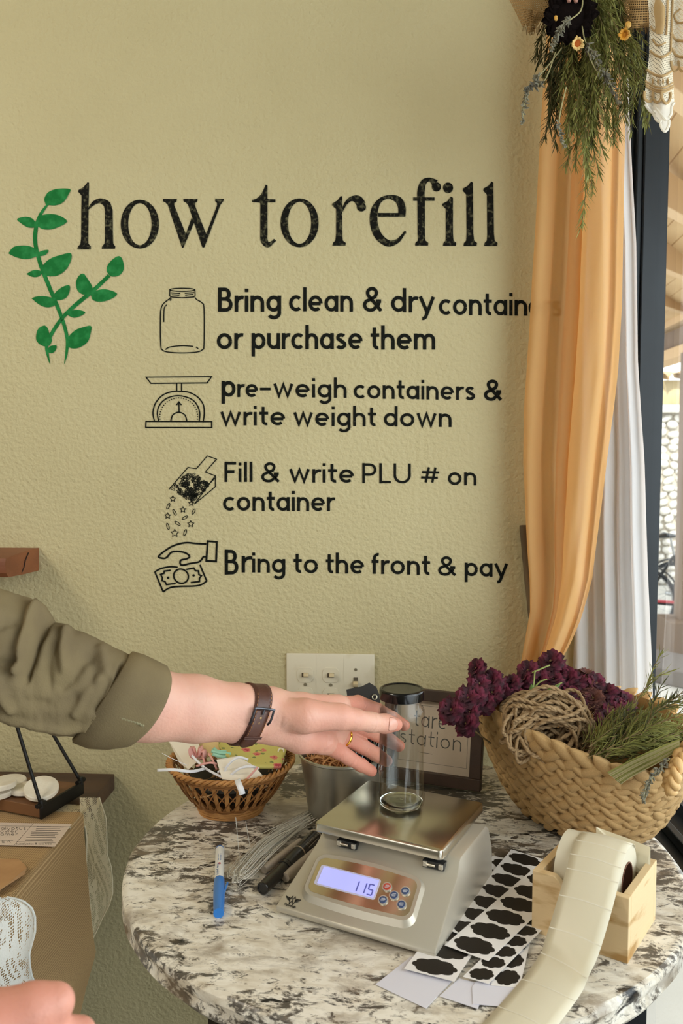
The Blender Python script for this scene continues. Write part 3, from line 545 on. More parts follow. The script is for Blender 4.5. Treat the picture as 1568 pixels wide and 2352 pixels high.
# side profile in (y, z): low lip, sloping control face, shoulder, flat top under the platform
PR = [(0, .003), (0, .009), (.004, .012), (.088, .051), (.094, .056), (.102, .064), (.108, .067), (.205, .067), (.213, .060), (.215, .035), (.205, .004)]
def hull(y, z, side):   # taper: narrower at the top
    return .010*max(0, (z-.01)/.06)+(.0 if y > .1 else 0)
b = MB(); n = len(PR)
for s_, sgn in ((0, 1), (SW, -1)): b.add([(s_+sgn*hull(y, z, 0), y, z) for y, z in PR], [tuple(range(n)) if sgn < 0 else tuple(range(n-1, -1, -1))])
b.f += [(i, (i+1) % n, (i+1) % n+n, i+n) for i in range(n)]; b.m += [0]*n
sbuild(b, 'body', m_sil, bevel=.0022, angle=35)
# control face frame: origin on the slope
sl = math.atan2(.039, .084); FO = Vector((0, .004, .012)); FU = Vector((0, math.cos(sl), math.sin(sl))); FN = Vector((0, -math.sin(sl), math.cos(sl))); LEN = math.hypot(.076, .0365)
def face(u, v, h): return Vector((u-.10*(v-.045), 0, 0))+FO+FU*v+FN*h      # metres across, up the slope, out
def rrect(x0, x1, y0, y1, r_, n=6, arch=0, archb=0):
    P = []
    for cx, cy, a0 in ((x1-r_, y1-r_, 0), (x0+r_, y1-r_, 90), (x0+r_, y0+r_, 180), (x1-r_, y0+r_, 270)): P += arc(cx, cy, r_, r_, a0, a0+90, n)
    out = []
    m_ = (x0+x1)/2; hw_ = (x1-x0)/2
    Q = []
    for i_, (a, c) in enumerate(zip(P, P[1:]+P[:1])):
        Q.append(a)
        kk = 12 if i_ % (n+1) == n else 1
        for i in range(1, kk): Q.append((a[0]+(c[0]-a[0])*i/kk, a[1]+(c[1]-a[1])*i/kk))
    for x, y in Q:
        e = 1-((x-m_)/hw_)**2; out.append((x, y+(arch*e if y > (y0+y1)/2 else -archb*e)))
    return out
def frust(b, A, B, h0, h1, cap=True):
    n = len(A); vs = [face(x, y, h0) for x, y in A]+[face(x, y, h1) for x, y in B]; fs = [(i, (i+1) % n, (i+1) % n+n, i+n) for i in range(n)]
    if cap: fs.append(tuple(range(n, 2*n)))
    b.add(vs, fs)
x0, x1, y0, y1 = .0195, .168, .0125, .079
b = MB(); frust(b, rrect(x0, x1, y0, y1, .014, arch=.006, archb=.004), rrect(x0+.004, x1-.004, y0+.006, y1-.003, .012, arch=.005, archb=.003), -.0005, .0055, cap=False)
frust(b, rrect(x0+.004, x1-.004, y0+.006, y1-.003, .012, arch=.005, archb=.003), rrect(x0+.008, x1-.008, y0+.010, y1-.007, .010, arch=.004, archb=.002), .0055, .0050)
sbuild(b, 'display_bezel', m_sil, angle=50)
b = MB(); A_ = rrect(x0+.0085, x1-.0085, y0+.0105, y1-.0075, .009, arch=.004, archb=.002); frust(b, A_, A_, .0048, .0054)
sbuild(b, 'control_panel', m_chr)
m_lcd = bpy.data.materials.new('lcd_glow'); m_lcd.use_nodes = True; p = m_lcd.node_tree.nodes['Principled BSDF']; p.inputs['Base Color'].default_value = srgb('9a9eea'); p.inputs['Emission Color'].default_value = srgb('b4b6fa'); p.inputs['Emission Strength'].default_value = .55; p.inputs['Roughness'].default_value = .12
m_seg = mat('lcd_segment', '6f75cf', .3); m_lbez = mat('lcd_bezel', 'd8d4ee', .2)
b = MB(); A_ = rrect(.0335, .1145, .033, .0615, .003); frust(b, A_, A_, .0054, .0058); lb = sbuild(b, 'lcd_frame', m_lbez)
b = MB(); A_ = rrect(.0375, .1120, .0350, .0595, .001); frust(b, A_, A_, .0058, .0061); lcd = sbuild(b, 'lcd', m_lcd)
def seg7(d, x, y, w_, h_, fn, b):
    S = {'0': 'abcdef', '1': 'bc', '5': 'afgcd', '6': 'afgedc', '9': 'abfgcd', '2': 'abged', '3': 'abgcd', '7': 'abc', '4': 'fgbc', '8': 'abcdefg'}[d]
    G = {'a': ((0, h_), (w_, h_)), 'b': ((w_, h_), (w_, h_/2)), 'c': ((w_, h_/2), (w_, 0)), 'd': ((0, 0), (w_, 0)), 'e': ((0, h_/2), (0, 0)), 'f': ((0, h_), (0, h_/2)), 'g': ((0, h_/2), (w_, h_/2))}
    for s in S: p_, q_ = G[s]; stroke(b, [(x+p_[0], y+p_[1]), (x+q_[0], y+q_[1])], .0018, fn)
b = MB(); f_ = lambda x, y, h: face(x, y, .0062)
for i, d in enumerate('115'): seg7(d, .083+i*.010, .0375, .006, .014, f_, b)
sbuild(b, 'digits', m_seg, smooth=False)
m_btnb = mat('blue_button', '3d5078', .35); m_btnr = mat('red_button', 'c04a38', .35); m_ringm = mat('button_ring', 'd9d6cf', .25, metal=.6); m_prn = mat('pale_print', 'ccd0d8', .6)
for nm, u, v, m_ in (('red', .1245, .0535, m_btnr), ('a', .1250, .0355, m_btnb), ('b', .1360, .0450, m_btnb), ('c', .1475, .0540, m_btnb), ('d', .1480, .0360, m_btnb)):
    b = MB(); rr = .0062
    for r0, h0, r1, h1 in ((rr, .0054, rr, .0066), (rr, .0066, rr*.84, .0068)):
        frust(b, ell(u, v, r0, r0, 28), ell(u, v, r1, r1, 28), h0, h1)
    o = sbuild(b, 'button', m_ringm); 
    if nm == 'red': o['label'] = 'red round power button'
    b = MB(); frust(b, ell(u, v, rr*.78, rr*.78, 24), ell(u, v, rr*.7, rr*.7, 24), .0068, .0074); cpp = sbuild(b, 'button_cap', m_, o)
    b = MB(); f2 = lambda x, y, h: face(x, y, .00745)
    for dy in (-.0016, 0, .0016): stroke(b, [(u-.003+abs(dy)*.5, v+dy-.0006), (u+.003-abs(dy)*.5, v+dy+.0004)], .0007, f2)
    sbuild(b, 'button_print', m_prn, o, smooth=False)
b = MB(); f3 = lambda x, y, h: face(x, y, .0056)
word('KD', .108, .114, 0, 0, 1, None, None, mb=MB(), fn=f3) if False else None
# winged logo and name
m_ink = mat('dark_ink', '1b1a18', .5)
b = MB(); lx, ly = .0135, .0015; f4 = lambda x, y, h: face(x, y, .0004+h)
for i, P in enumerate([[(-.0085, .0035), (-.004, .0035), (-.0028, -.0045), (0, .001), (.0028, -.0045), (.0075, .0035), (.0125, .0035)][:0] or [(-.005, .0045), (-.0025, -.005), (0, .0005), (.0025, -.005), (.005, .0045)], [(-.004, .0005), (-.0018, .006), (.0, .0015), (.0018, .006), (.004, .0005)], [(-.0105, .004), (-.005, .003)], [(-.009, .0022), (-.0045, .0015)], [(-.0075, .0005), (-.004, -.0002)], [(.0105, .004), (.005, .003)], [(.009, .0022), (.0045, .0015)], [(.0075, .0005), (.004, -.0002)]]):
    stroke(b, [(lx+x, ly+y+.006) for x, y in P], .0012, f4, .00004*i)
sbuild(b, 'logo', m_ink, smooth=False)
b = MB(); f5 = lambda x, y, h: face(x, -y, .0004+h); word('Mywei', lx-.008, lx+.003, .0005, .0005, .0022, None, None, .28, f5, mb=b); word('gh', lx+.0035, lx+.0075, .0005, .0005, .0022, None, None, .28, f5, mb=b)
sbuild(b, 'brand_print', m_ink, smooth=False)
# hinges in the shoulder
for u in (.050, .166):
    b = MB(); b.box((u, .0945, .0585), (.027, .011, .0085)); h_ = sbuild(b, 'hinge_recess', m_dark, smooth=False)
    b = MB(); b.box((u-.010, .0900, .0590), (.0055, .007, .006)); b.box((u+.010, .0900, .0590), (.0055, .007, .006)); sbuild(b, 'hinge_lug', m_sil, smooth=False, bevel=.0008)
    b = MB(); b.tube([(u-.008, .0880, .0590), (u+.003, .0880, .0590)], .0019, 10); sbuild(b, 'hinge_pin', m_steel)
b = MB(); b.box((SW/2-.002, .107, .0685), (.140, .008, .003)); sbuild(b, 'shadow_gap', m_dark, smooth=False)
# platform
PLZ = .080; px0, px1, py0, py1 = .008, SW-.004, .088, .263
pf0 = [onZ(722, 1887, T+PLZ), onZ(1012, 1957, T+PLZ), onZ(1110, 1845, T+PLZ)]
MS = Matrix.Rotation(-SA, 3, 'Z'); lp = [MS@(p-Vector((FLp.x, FLp.y, 0))) for p in pf0]
px0 = lp[0].x; px1 = (lp[1].x+lp[2].x)/2; py0 = (lp[0].y+lp[1].y)/2; py1 = lp[2].y+.004
def rr3(x0, x1, y0, y1, r_, n=5):
    P = []
    for cx, cy, a0 in ((x1-r_, y1-r_, 0), (x0+r_, y1-r_, 90), (x0+r_, y0+r_, 180), (x1-r_, y0+r_, 270)): P += arc(cx, cy, r_, r_, a0, a0+90, n)
    return P
b = MB(); Ls = [(0, -.0115), (0, -.003), (.0008, -.001), (.0026, 0), ]
vs = []; A_ = None; n = None
for ins, dz in Ls:
    P = rr3(px0+ins, px1-ins, py0+ins, py1-ins, .006-ins*.6); n = len(P); vs += [(x, y, PLZ+dz) for x, y in P]
fs = [(i*n+j, i*n+(j+1) % n, (i+1)*n+(j+1) % n, (i+1)*n+j) for i in range(len(Ls)-1) for j in range(n)]+[tuple((len(Ls)-1)*n+j for j in range(n)), tuple(range(n-1, -1, -1))]
b.add(vs, fs); sbuild(b, 'platform', m_steel, angle=30)
b = MB(); b.box(((px0+px1)/2, (py0+py1)/2, .064), (.12, .12, .01)); sbuild(b, 'load_cell_mount', m_dark, smooth=False)
for u in (.02, SW-.02):
    for v in (.02, .19):
        b = MB(); b.lathe([(.008, 0), (.008, .005)], (u, v, 0), 16); sbuild(b, 'foot', m_dark)

# ================= glass jar =================
m_glass = mat('clear_glass', 'f4f7f4', .0, trans=1, spec=.5); m_glass.node_tree.nodes['Principled BSDF'].inputs['IOR'].default_value = 1.45
m_lid = mat('black_gloss_lid', '0a0a0b', .16, spec=.5)
m_jarg = m_pane.copy(); m_jarg.name = 'thin_jar_glass'
for n_ in m_jarg.node_tree.nodes:
    if n_.type == 'FRESNEL': n_.inputs[0].default_value = 1.5
    if n_.type == 'BSDF_TRANSPARENT': n_.inputs[0].default_value = (.975, .985, .975, 1)
    if n_.type == 'BSDF_GLOSSY': n_.inputs['Roughness'].default_value = .03
jb = onZ(921, 1850, T+PLZ); J = Vector((jb.x, jb.y, T+PLZ+.0006))
jar = empty('glass_jar', J, 0, 'tall clear glass jar with black lid, standing on the steel scale platform', 'jar'); jar.scale = (1.02, 1.02, .985)
o_pr = [(0, .0015), (.018, .0008), (.026, .0), (.0293, .003), (.0305, .008), (.0305, .016), (.0295, .020), (.0292, .115), (.0305, .120), (.0305, .128), (.0295, .133), (.0262, .139), (.0258, .158)]
i_pr = [(.0246, .158), (.0246, .139), (.0281, .132), (.0292, .120), (.0280, .112), (.0282, .018), (.022, .0085), (.0, .0065)]
b = MB(); b.lathe(o_pr+i_pr, (0, 0, 0), 64, capb=False, capt=False); b.build('glass_body', m_jarg, None, angle=60).parent = jar
b = MB(); b.lathe([(0, .0020), (.018, .0012), (.0255, .0008), (.0278, .004), (.0280, .0070), (.022, .0085), (0, .0066)], n=48, capb=False, capt=False); b.build('thick_glass_base', m_glass, None, angle=60).parent = jar
b = MB(); b.lathe([(.0, .1585), (.024, .1585), (.0268, .148), (.0290, .1475), (.0292, .158), (.0288, .1605), (.0272, .1615), (.0255, .1615), (.0245, .1603), (.0, .1603)], n=64, capb=False, capt=False); b.build('lid', m_lid, None, angle=50).parent = jar
# ================= signed distance helpers =================
def cone_d(P, a, b, ra, rb):
    a = np.array(a); b = np.array(b); ab = b-a; L2 = ab@ab
    t = np.clip(((P-a)@ab)/L2, 0, 1); t = t
    return np.linalg.norm(P-a-t[:, None]*ab, axis=1)-(ra+(rb-ra)*t)
def smin(L, k):
    L = np.array(L); m = L.min(0); return m-k*np.log(np.exp(-(L-m)/k).sum(0))
def surface_nets(fn, lo, hi, h, org, B):
    """iso surface of fn over a box in the frame org + B (rows are axes)"""
    n = [int((hi[i]-lo[i])/h)+2 for i in range(3)]
    ax = [lo[i]+h*np.arange(n[i]) for i in range(3)]
    X = np.stack(np.meshgrid(*ax, indexing='ij'), -1).reshape(-1, 3); Wd = X@B+org
    F = np.concatenate([fn(Wd[i:i+200000]) for i in range(0, len(Wd), 200000)]).reshape(n)
    S = F < 0; c = np.zeros([n[0]-1, n[1]-1, n[2]-1], int)
    for i in (0, 1):
        for j in (0, 1):
            for k in (0, 1): c += S[i:n[0]-1+i, j:n[1]-1+j, k:n[2]-1+k]
    act = (c > 0) & (c < 8); idx = -np.ones(act.shape, int); cells = np.argwhere(act); idx[act] = np.arange(len(cells))
    acc = np.zeros((len(cells), 3)); cnt = np.zeros(len(cells)); corners = [(i, j, k) for i in (0, 1) for j in (0, 1) for k in (0, 1)]
    for a in corners:
        for d in range(3):
            if a[d]: continue
            b = list(a); b[d] = 1
            fa = F[cells[:, 0]+a[0], cells[:, 1]+a[1], cells[:, 2]+a[2]]; fb = F[cells[:, 0]+b[0], cells[:, 1]+b[1], cells[:, 2]+b[2]]
            m = (fa < 0) != (fb < 0); t = np.where(m, fa/np.where(m, fa-fb, 1), 0)
            p = np.tile(np.array(a, float), (len(cells), 1)); p[:, d] += t; acc[m] += p[m]; cnt[m] += 1
    V = (cells+acc/cnt[:, None])*h+np.array(lo); V = V@B+org; Q = []
    for d in range(3):
        sl0 = [slice(None)]*3; sl1 = [slice(None)]*3; sl0[d] = slice(0, -1); sl1[d] = slice(1, None)
        ch = S[tuple(sl0)] != S[tuple(sl1)]; E_ = np.argwhere(ch); e1, e2 = [(1, 2), (2, 0), (0, 1)][d]
        ok = (E_[:, e1] > 0) & (E_[:, e2] > 0) & (E_[:, e1] < n[e1]-1) & (E_[:, e2] < n[e2]-1); E_ = E_[ok]; q = []
        for o1, o2 in ((1, 1), (0, 1), (0, 0), (1, 0)):
            t = E_.copy(); t[:, e1] -= o1; t[:, e2] -= o2; q.append(idx[t[:, 0], t[:, 1], t[:, 2]])
        q = np.stack(q, 1); fl = S[tuple(sl0)][tuple(E_.T)]; q[~fl] = q[~fl][:, ::-1]; Q.append(q)
    return V, np.concatenate(Q)
def np_mesh(name, V, Q, m, parent=None):
    me = bpy.data.meshes.new(name); me.from_pydata(V.tolist(), [], Q.tolist()); me.materials.append(m); me.polygons.foreach_set('use_smooth', [True]*len(me.polygons))
    o = bpy.data.objects.new(name, me); COL.objects.link(o)
    if parent: o.parent = parent; o.matrix_parent_inverse = mwi(parent)
    return o
SH = 1.045   # arm scale about the sight lines
def W3(x, y, d): return np.array(atd(x, y, d*SH))
# ---- skin ----
m_skin = mat('fair_skin', 'dcac98', .45, bump=(300, .5), sss=.12, spec=.4, vary=('d49a86', 26, .35, .8))
nt = m_skin.node_tree; at = nt.nodes.new('ShaderNodeAttribute'); at.attribute_name = 'flush'; mx = nt.nodes.new('ShaderNodeMix'); mx.data_type = 'RGBA'; bs = nt.nodes['Principled BSDF']
src = bs.inputs['Base Color'].links[0].from_socket; nt.links.new(src, mx.inputs[6]); mx.inputs[7].default_value = srgb('c8705c'); nt.links.new(at.outputs['Fac'], mx.inputs[0]); nt.links.new(mx.outputs[2], bs.inputs['Base Color'])
G_arm = [((240, 1588, .872), (350, 1603, .900), .030, .0285), ((350, 1603, .900), (450, 1612, .930), .0285, .0275), ((450, 1612, .930), (545, 1622, .958), .0275, .0235), ((545, 1622, .958), (620, 1625, .980), .0235, .0205),
         ((240, 1634, .872), (350, 1636, .900), .031, .0290), ((350, 1636, .900), (450, 1643, .930), .0290, .0275), ((450, 1643, .930), (545, 1655, .958), .0275, .0230), ((545, 1655, .958), (620, 1662, .980), .0230, .0200)]
G_palm = [((610, 1626, .978), (690, 1626, 1.006), .0205, .0170), ((690, 1626, 1.006), (775, 1623, 1.040), .0170, .0140), ((620, 1645, .982), (780, 1655, 1.050), .020, .0145), ((620, 1655, .985), (765, 1686, 1.045), .019, .0145), ((620, 1662, .982), (690, 1690, 1.000), .019, .0195), ((690, 1690, 1.0), (742, 1704, 1.02), .0190, .0145), ((700, 1650, 1.02), (760, 1670, 1.045), .017, .015)]
G_thumb = [((625, 1640, .972), (700, 1645, .972), .0165, .0195), ((700, 1645, .972), (780, 1647, .985), .0195, .0150), ((780, 1647, .985), (815, 1653, .995), .0150, .0120), ((815, 1653, .995), (852, 1659, 1.012), .0120, .0112), ((852, 1659, 1.012), (885, 1662, 1.031), .0112, .0108), ((885, 1662, 1.029), (908, 1664, 1.0405), .0108, .0085)]
G_index = [((775, 1623, 1.040), (822, 1617, 1.078), .0125, .0108), ((822, 1617, 1.078), (868, 1633, 1.113), .0108, .0100), ((868, 1633, 1.113), (900, 1650, 1.127), .0098, .0090), ((900, 1650, 1.127), (928, 1666, 1.126), .0090, .0076)]
G_mid = [((780, 1655, 1.050), (828, 1668, 1.084), .0128, .0110), ((828, 1668, 1.084), (868, 1687, 1.112), .0108, .0100), ((868, 1687, 1.112), (895, 1701, 1.123), .0098, .0090), ((895, 1701, 1.123), (916, 1713, 1.125), .0090, .0078)]
G_ring = [((760, 1683, 1.042), (800, 1696, 1.068), .0128, .0108), ((800, 1696, 1.068), (832, 1714, 1.088), .0106, .0098), ((832, 1714, 1.088), (862, 1732, 1.111), .0096, .0090), ((862, 1732, 1.111), (888, 1748, 1.121), .0090, .0076)]
G_pinky = [((742, 1704, 1.02), (778, 1725, 1.045), .0125, .0100), ((778, 1725, 1.045), (803, 1742, 1.060), .0098, .0090), ((803, 1742, 1.060), (829, 1757, 1.075), .0088, .0083), ((829, 1757, 1.075), (853, 1771, 1.087), .0083, .0070)]
def grp(P, G, k): return smin([cone_d(P, W3(*a), W3(*b), ra*SH, rb*SH) for a, b, ra, rb in G], k)
def sdf_hand(P):
    base = smin([grp(P, G_arm, .004), grp(P, G_palm, .003)], .006)
    th = grp(P, G_thumb, .0022); fs = [grp(P, g, .0012) for g in (G_index, G_mid, G_ring, G_pinky)]
    f = smin(fs, .0008); d = smin([base, f], .0022); return smin([d, th], .0022)
p0 = W3(245, 1610, .872); p1 = W3(925, 1680, 1.13); e1 = (p1-p0)/np.linalg.norm(p1-p0); e3 = np.array([0, 0, 1.])-e1*e1[2]; e3 /= np.linalg.norm(e3); e2 = np.cross(e3, e1)
V, Q = surface_nets(sdf_hand, (-.005, -.085, -.085), (.50, .062, .062), .0017, p0, np.array([e1, e2, e3]))
eps = 4e-4
def grad(P, fn):
    return np.stack([(fn(P+np.eye(3)[i]*eps)-fn(P-np.eye(3)[i]*eps))/(2*eps) for i in range(3)], 1)
d = sdf_hand(V); g = grad(V, sdf_hand); g /= np.linalg.norm(g, axis=1)[:, None]+1e-9; V = V-g*d[:, None]
# creases: (point, along which pair, depth, width)
def crease(p, a, b, amp, sig, rad):
    global V
    p = W3(*p); a = W3(*a); b = W3(*b); ax = (b-a)/np.linalg.norm(b-a); s = (V-p)@ax; r_ = np.linalg.norm(V-p-s[:, None]*ax, axis=1)
    wt = np.exp(-(s/sig)**2)*(r_ < rad)*np.clip((rad-r_)/(.3*rad), 0, 1); V = V-g*(amp*wt)[:, None]
for G, rad in ((G_index, .016), (G_mid, .016), (G_ring, .0155), (G_pinky, .0145)):
    for i in (1, 2):
        a, b, _, _ = G[i]; crease(a, a, b, .0012, .0012, rad); crease(tuple(np.array(a)+(np.array(b)-np.array(a))*.10), a, b, .0007, .0009, rad)
for t in (-.16, 0, .15, .3): a, b, _, _ = G_thumb[4]; crease(tuple(np.array(a)+(np.array(b)-np.array(a))*t), a, b, .0009, .0009, .018)
def cut(pts, amp, sig):      # a skin fold following a path over the palm
    global V
    P = [W3(*p) for p in pts]
    dd = np.min([cone_d(V, P[i], P[i+1], 0, 0) for i in range(len(P)-1)], 0); V = V-g*(amp*np.exp(-(dd/sig)**2))[:, None]
cut([(668, 1668, .962), (685, 1684, .965), (720, 1688, .968), (760, 1684, .975), (785, 1680, .990)], .0022, .0030)
cut([(600, 1700, .958), (640, 1684, .957), (668, 1668, .957)], .0010, .0022)
cut([(640, 1600, .958), (648, 1640, .953), (640, 1690, .957)], .0007, .0020)
cut([(742, 1725, 1.005), (752, 1706, 1.005), (757, 1694, 1.01)], .0012, .0022)
cut([(770, 1722, 1.03), (780, 1708, 1.04), (786, 1696, 1.045)], .0012, .0018)
for i in range(9):          # fine stretch lines across the thenar
    x = 690+i*12; cut([(x, 1622, .955), (x+12, 1645, .953), (x+22, 1668, .957)], .0005, .0010)
person = empty('person', (W3(-60, 1500, .8)[0]-.25, W3(-60, 1500, .8)[1]-.1, 0), 0, 'person in an olive shirt reaching for the glass jar, only arm and hands in view', 'person')
hand = np_mesh('body', V, Q, m_skin, person)
# flush: rosier finger tips and knuckles
tips = [W3(*G[-1][1]) for G in (G_index, G_mid, G_ring, G_pinky)]+[W3(900, 1664, 1.040)]
fl = np.zeros(len(V))
for t in tips: fl = np.maximum(fl, .75*np.exp(-(np.linalg.norm(V-t, axis=1)/.022)**2))
for G in (G_index, G_mid, G_ring, G_pinky): fl = np.maximum(fl, np.where(grp(V, G, .001) < .0008, .5, 0))
fl = np.maximum(fl, .4*np.exp(-(np.linalg.norm(V-W3(730, 1715, 1.0), axis=1)/.03)**2)); fl = np.maximum(fl, .28*np.exp(-(np.linalg.norm(V-W3(770, 1650, .98), axis=1)/.04)**2))
atb = hand.data.attributes.new('flush', 'FLOAT', 'POINT'); atb.data.foreach_set('value', fl.astype(np.float32))
# nail of the thumb
def march(c, dr, fn=sdf_hand, t0=.0, t1=.09):
    ts = np.linspace(t0, t1, 160); P = c+ts[:, None]*dr; f = fn(P); i = np.argmax(f > 0); 
    if i == 0: return t0
    return ts[i-1]+(ts[i]-ts[i-1])*(-f[i-1])/(f[i]-f[i-1]+1e-12)
ta = W3(870, 1661, 1.0225); tb2 = W3(912, 1664.5, 1.0425); ax = (tb2-ta)/np.linalg.norm(tb2-ta); toc = np.array(CAM)-tb2; toc /= np.linalg.norm(toc); nrm = toc-ax*(toc@ax); nrm /= np.linalg.norm(nrm); sd = np.cross(ax, nrm)
nrm = nrm*math.cos(.1)+sd*math.sin(.1)*0+nrm*0; sd = np.cross(ax, nrm)
def nail(u, v):
    s = -.001+v*.0175; ww = .74*math.sqrt(max(.02, 1-max(0, (abs(v-.5)*2)**5)))
    a = (u-.5)*2*ww; dr = nrm*math.cos(a)+sd*math.sin(a)
    c = ta+ax*(.0065+s); return Vector(c+dr*(march(c, dr)+.0005-.0006*abs(a)))
m_nail = mat('nail', 'dba492', .3, spec=.5, coat=.15)
MB().grid(nail, 13, 13).build('thumbnail', m_nail, person, thick=.0004)
# ring
m_gold = mat('yellow_gold', 'd9a441', .16, metal=1)
a = W3(779, 1688, 1.053); b2 = W3(800, 1697, 1.068); ax = (b2-a)/np.linalg.norm(b2-a); u_ = np.cross(ax, [0, 0, 1]); u_ /= np.linalg.norm(u_); v_ = np.cross(ax, u_)
rc_ = a+ax*.011
ffr = lambda P: grp(P, G_ring, .0012)
b = MB(); pts = []
for q in np.linspace(0, 2*pi, 49)[:-1]:
    dr = u_*math.cos(q)+v_*math.sin(q); pts.append(Vector(rc_+dr*(march(rc_, dr, ffr)+.0006)))
b.tube(pts, .0021, 10, closed=True, flat=.55, ref=Vector(u_)); rg = b.build('gold_ring', m_gold, None, loc=Vector(rc_)); tag(rg, 'plain gold ring worn on the ring finger of the reaching hand', 'ring')
# ---- wristwatch ----
m_lea = mat('dark_brown_leather', '4a2a20', .45, bump=(300, .3), vary=('5a3629', 60, .4, .8)); m_gun = mat('gunmetal', '4a4b50', .3, metal=.9); m_thr = mat('gold_thread', 'c98a4a', .5)
wa = W3(545, 1638, .957); wb = W3(600, 1643, .975); wx = (wb-wa)/np.linalg.norm(wb-wa); wc = W3(569, 1638, .9655); wn = np.array(CAM)-wc; wn -= wx*(wn@wx); wn /= np.linalg.norm(wn); wu = np.array([0, 0, 1.])-wx*wx[2]; wu -= wn*(wu@wn); wu /= np.linalg.norm(wu)
warm = lambda P: smin([grp(P, G_arm, .004), grp(P, G_palm, .003)], .006)
def wsurf(phi, s, off):      # phi 0 = towards the camera, + = up the arm's side
    tilt = .12; c = wc+wx*(s+.006*math.sin(phi)); dr = wn*math.cos(phi)+wu*math.sin(phi); return Vector(c+dr*(march(c, dr, warm)+off))
watch = empty('wristwatch', Vector(wc), 0, 'brown leather strapped wristwatch with dark buckle on the reaching wrist', 'watch')
MB().grid(lambda u, v: wsurf(u*2*pi, (v-.5)*.0222, .0012), 48, 5, cu=True).build('strap', m_lea, watch, thick=.0022)
def tail(u, v):
    phi = .15-u*1.45; wd = .0196*(1 if u < .86 else math.sqrt(max(0.02, 1-((u-.86)/.145)**2))); return wsurf(phi, (v-.5)*wd-.0005, .0034+.0012*u)
MB().grid(tail, 26, 5).build('strap_tail', m_lea, watch, thick=.0022)
b = MB()
for s_ in (-1, 1):
    for i in range(16):
        ph = .75-i*.13
        if s_: b.tube([wsurf(ph, s_*.0090, .0032 if ph > .2 else .0052), wsurf(ph-.07, s_*.0090, .0032 if ph > .2 else .0052)], .0003, 4)
b.build('stitching', m_thr, watch)['kind'] = 'stuff'
b = MB(); P = [wsurf(.17, -.0125, .0062), wsurf(.17, .0125, .0062), wsurf(.0, .0135, .0066), wsurf(-.33, .0130, .0060), wsurf(-.36, .0120, .0040)]; b.tube(spline([wsurf(-.36, -.0125, .0042), wsurf(-.2, -.0132, .0062), wsurf(.12, -.0128, .0066), wsurf(.18, -.011, .0070), wsurf(.18, .011, .0070), wsurf(.12, .0128, .0066), wsurf(-.2, .0132, .0062), wsurf(-.36, .0125, .0042)], 5), .0014, 8); b.tube([wsurf(.17, 0, .0074), wsurf(-.02, 0, .0062)], .0011, 8)
b.build('buckle', m_gun, watch)
b = MB(); b.tube([wsurf(-.85, s, .0062) for s in np.linspace(-.0118, .0118, 9)], .0012, 6); b.tube([wsurf(-.80, s, .0062) for s in np.linspace(-.0118, .0118, 9)], .0006, 6); b.build('keeper_loop', m_lea, watch)
m_hole = mat('hole_brass', 'd8b06a', .4)
for ph in (-.13, -.32, -.50, -.66, -1.0):
    b = MB(); b.tube([wsurf(ph+.03*math.cos(q), .0011*math.sin(q), .0046) for q in np.linspace(0, 2*pi, 9)[:-1]], .0004, 4, closed=True); b.build('strap_hole', m_hole, watch)
b = MB(); cc = wsurf(pi, 0, .006); Mz = Matrix((Vector(wx), Vector(wu), Vector(-wn))).transposed(); b.lathe([(.0, -.004), (.018, -.004), (.0205, -.001), (.0205, .003), (.018, .0045), (0, .0045)], cc, 40, M=Mz, capb=False, capt=False); b.build('watch_case', m_gun, watch)

# ---- shirt sleeve ----
m_olv = mat('olive_cotton', '71634a', .85, bump=(700, .5), vary=('807152', 14, .35, .7), spec=.15)
ST = [(-140, 1330, -150, 1590, .775, .0), (-70, 1330, -80, 1612, .790, .0), (-10, 1349, -15, 1637, .803, 0), (35, 1366, 25, 1652, .813, 0), (72, 1381, 55, 1664, .822, 0), (92, 1388, 75, 1669, .826, 0), (108, 1412, 90, 1674, .830, 0), (120, 1434, 102, 1678, .833, 0), (150, 1439, 118, 1682, .838, 0), (170, 1446, 132, 1685, .842, 2), (200, 1460, 148, 1688, .848, 4), (235, 1479, 160, 1690, .855, 8), (262, 1492, 172, 1690, .861, 12), (285, 1502, 182, 1688, .865, 14), (299, 1509, 192, 1686, .868, 16)]
RID = [([(0, 1378), (25, 1400), (28, 1425)], 9, .004), ([(92, 1392), (94, 1430), (90, 1480), (78, 1515)], 10, .0075), ([(106, 1412), (112, 1452), (104, 1500), (95, 1540)], 11, -.0085), ([(-20, 1530), (40, 1505), (78, 1497)], 14, -.007), ([(10, 1440), (40, 1425), (62, 1420)], 9, -.003), ([(40, 1540), (48, 1585), (60, 1606)], 12, .005), ([(0, 1575), (30, 1560), (60, 1520)], 13, -.004),
       ([(158, 1446), (165, 1480), (176, 1520)], 10, .005), ([(170, 1560), (195, 1540), (215, 1500)], 13, -.004), ([(145, 1470), (140, 1520), (150, 1570)], 14, -.003), ([(238, 1486), (250, 1505), (262, 1530)], 9, .0035), ([(225, 1500), (240, 1530), (235, 1555)], 12, -.003), ([(200, 1620), (220, 1580), (245, 1545)], 12, .003), ([(240, 1610), (255, 1585), (270, 1550)], 10, -.0035), ([(-20, 1620), (50, 1636), (110, 1648), (180, 1662), (230, 1652), (268, 1628)], 9, .004), ([(-20, 1636), (50, 1652), (110, 1662), (180, 1674), (230, 1668)], 8, -.004), ([(100, 1590), (150, 1600), (200, 1585)], 16, -.002), ([(290, 1520), (280, 1570), (258, 1640)], 6, -.004)]
def segd(x, y, P):
    best = 1e9
    for (ax_, ay), (bx, by) in zip(P, P[1:]):
        dx, dy = bx-ax_, by-ay; t = max(0, min(1, ((x-ax_)*dx+(y-ay)*dy)/(dx*dx+dy*dy))); best = min(best, math.hypot(x-ax_-t*dx, y-ay-t*dy))
    return best
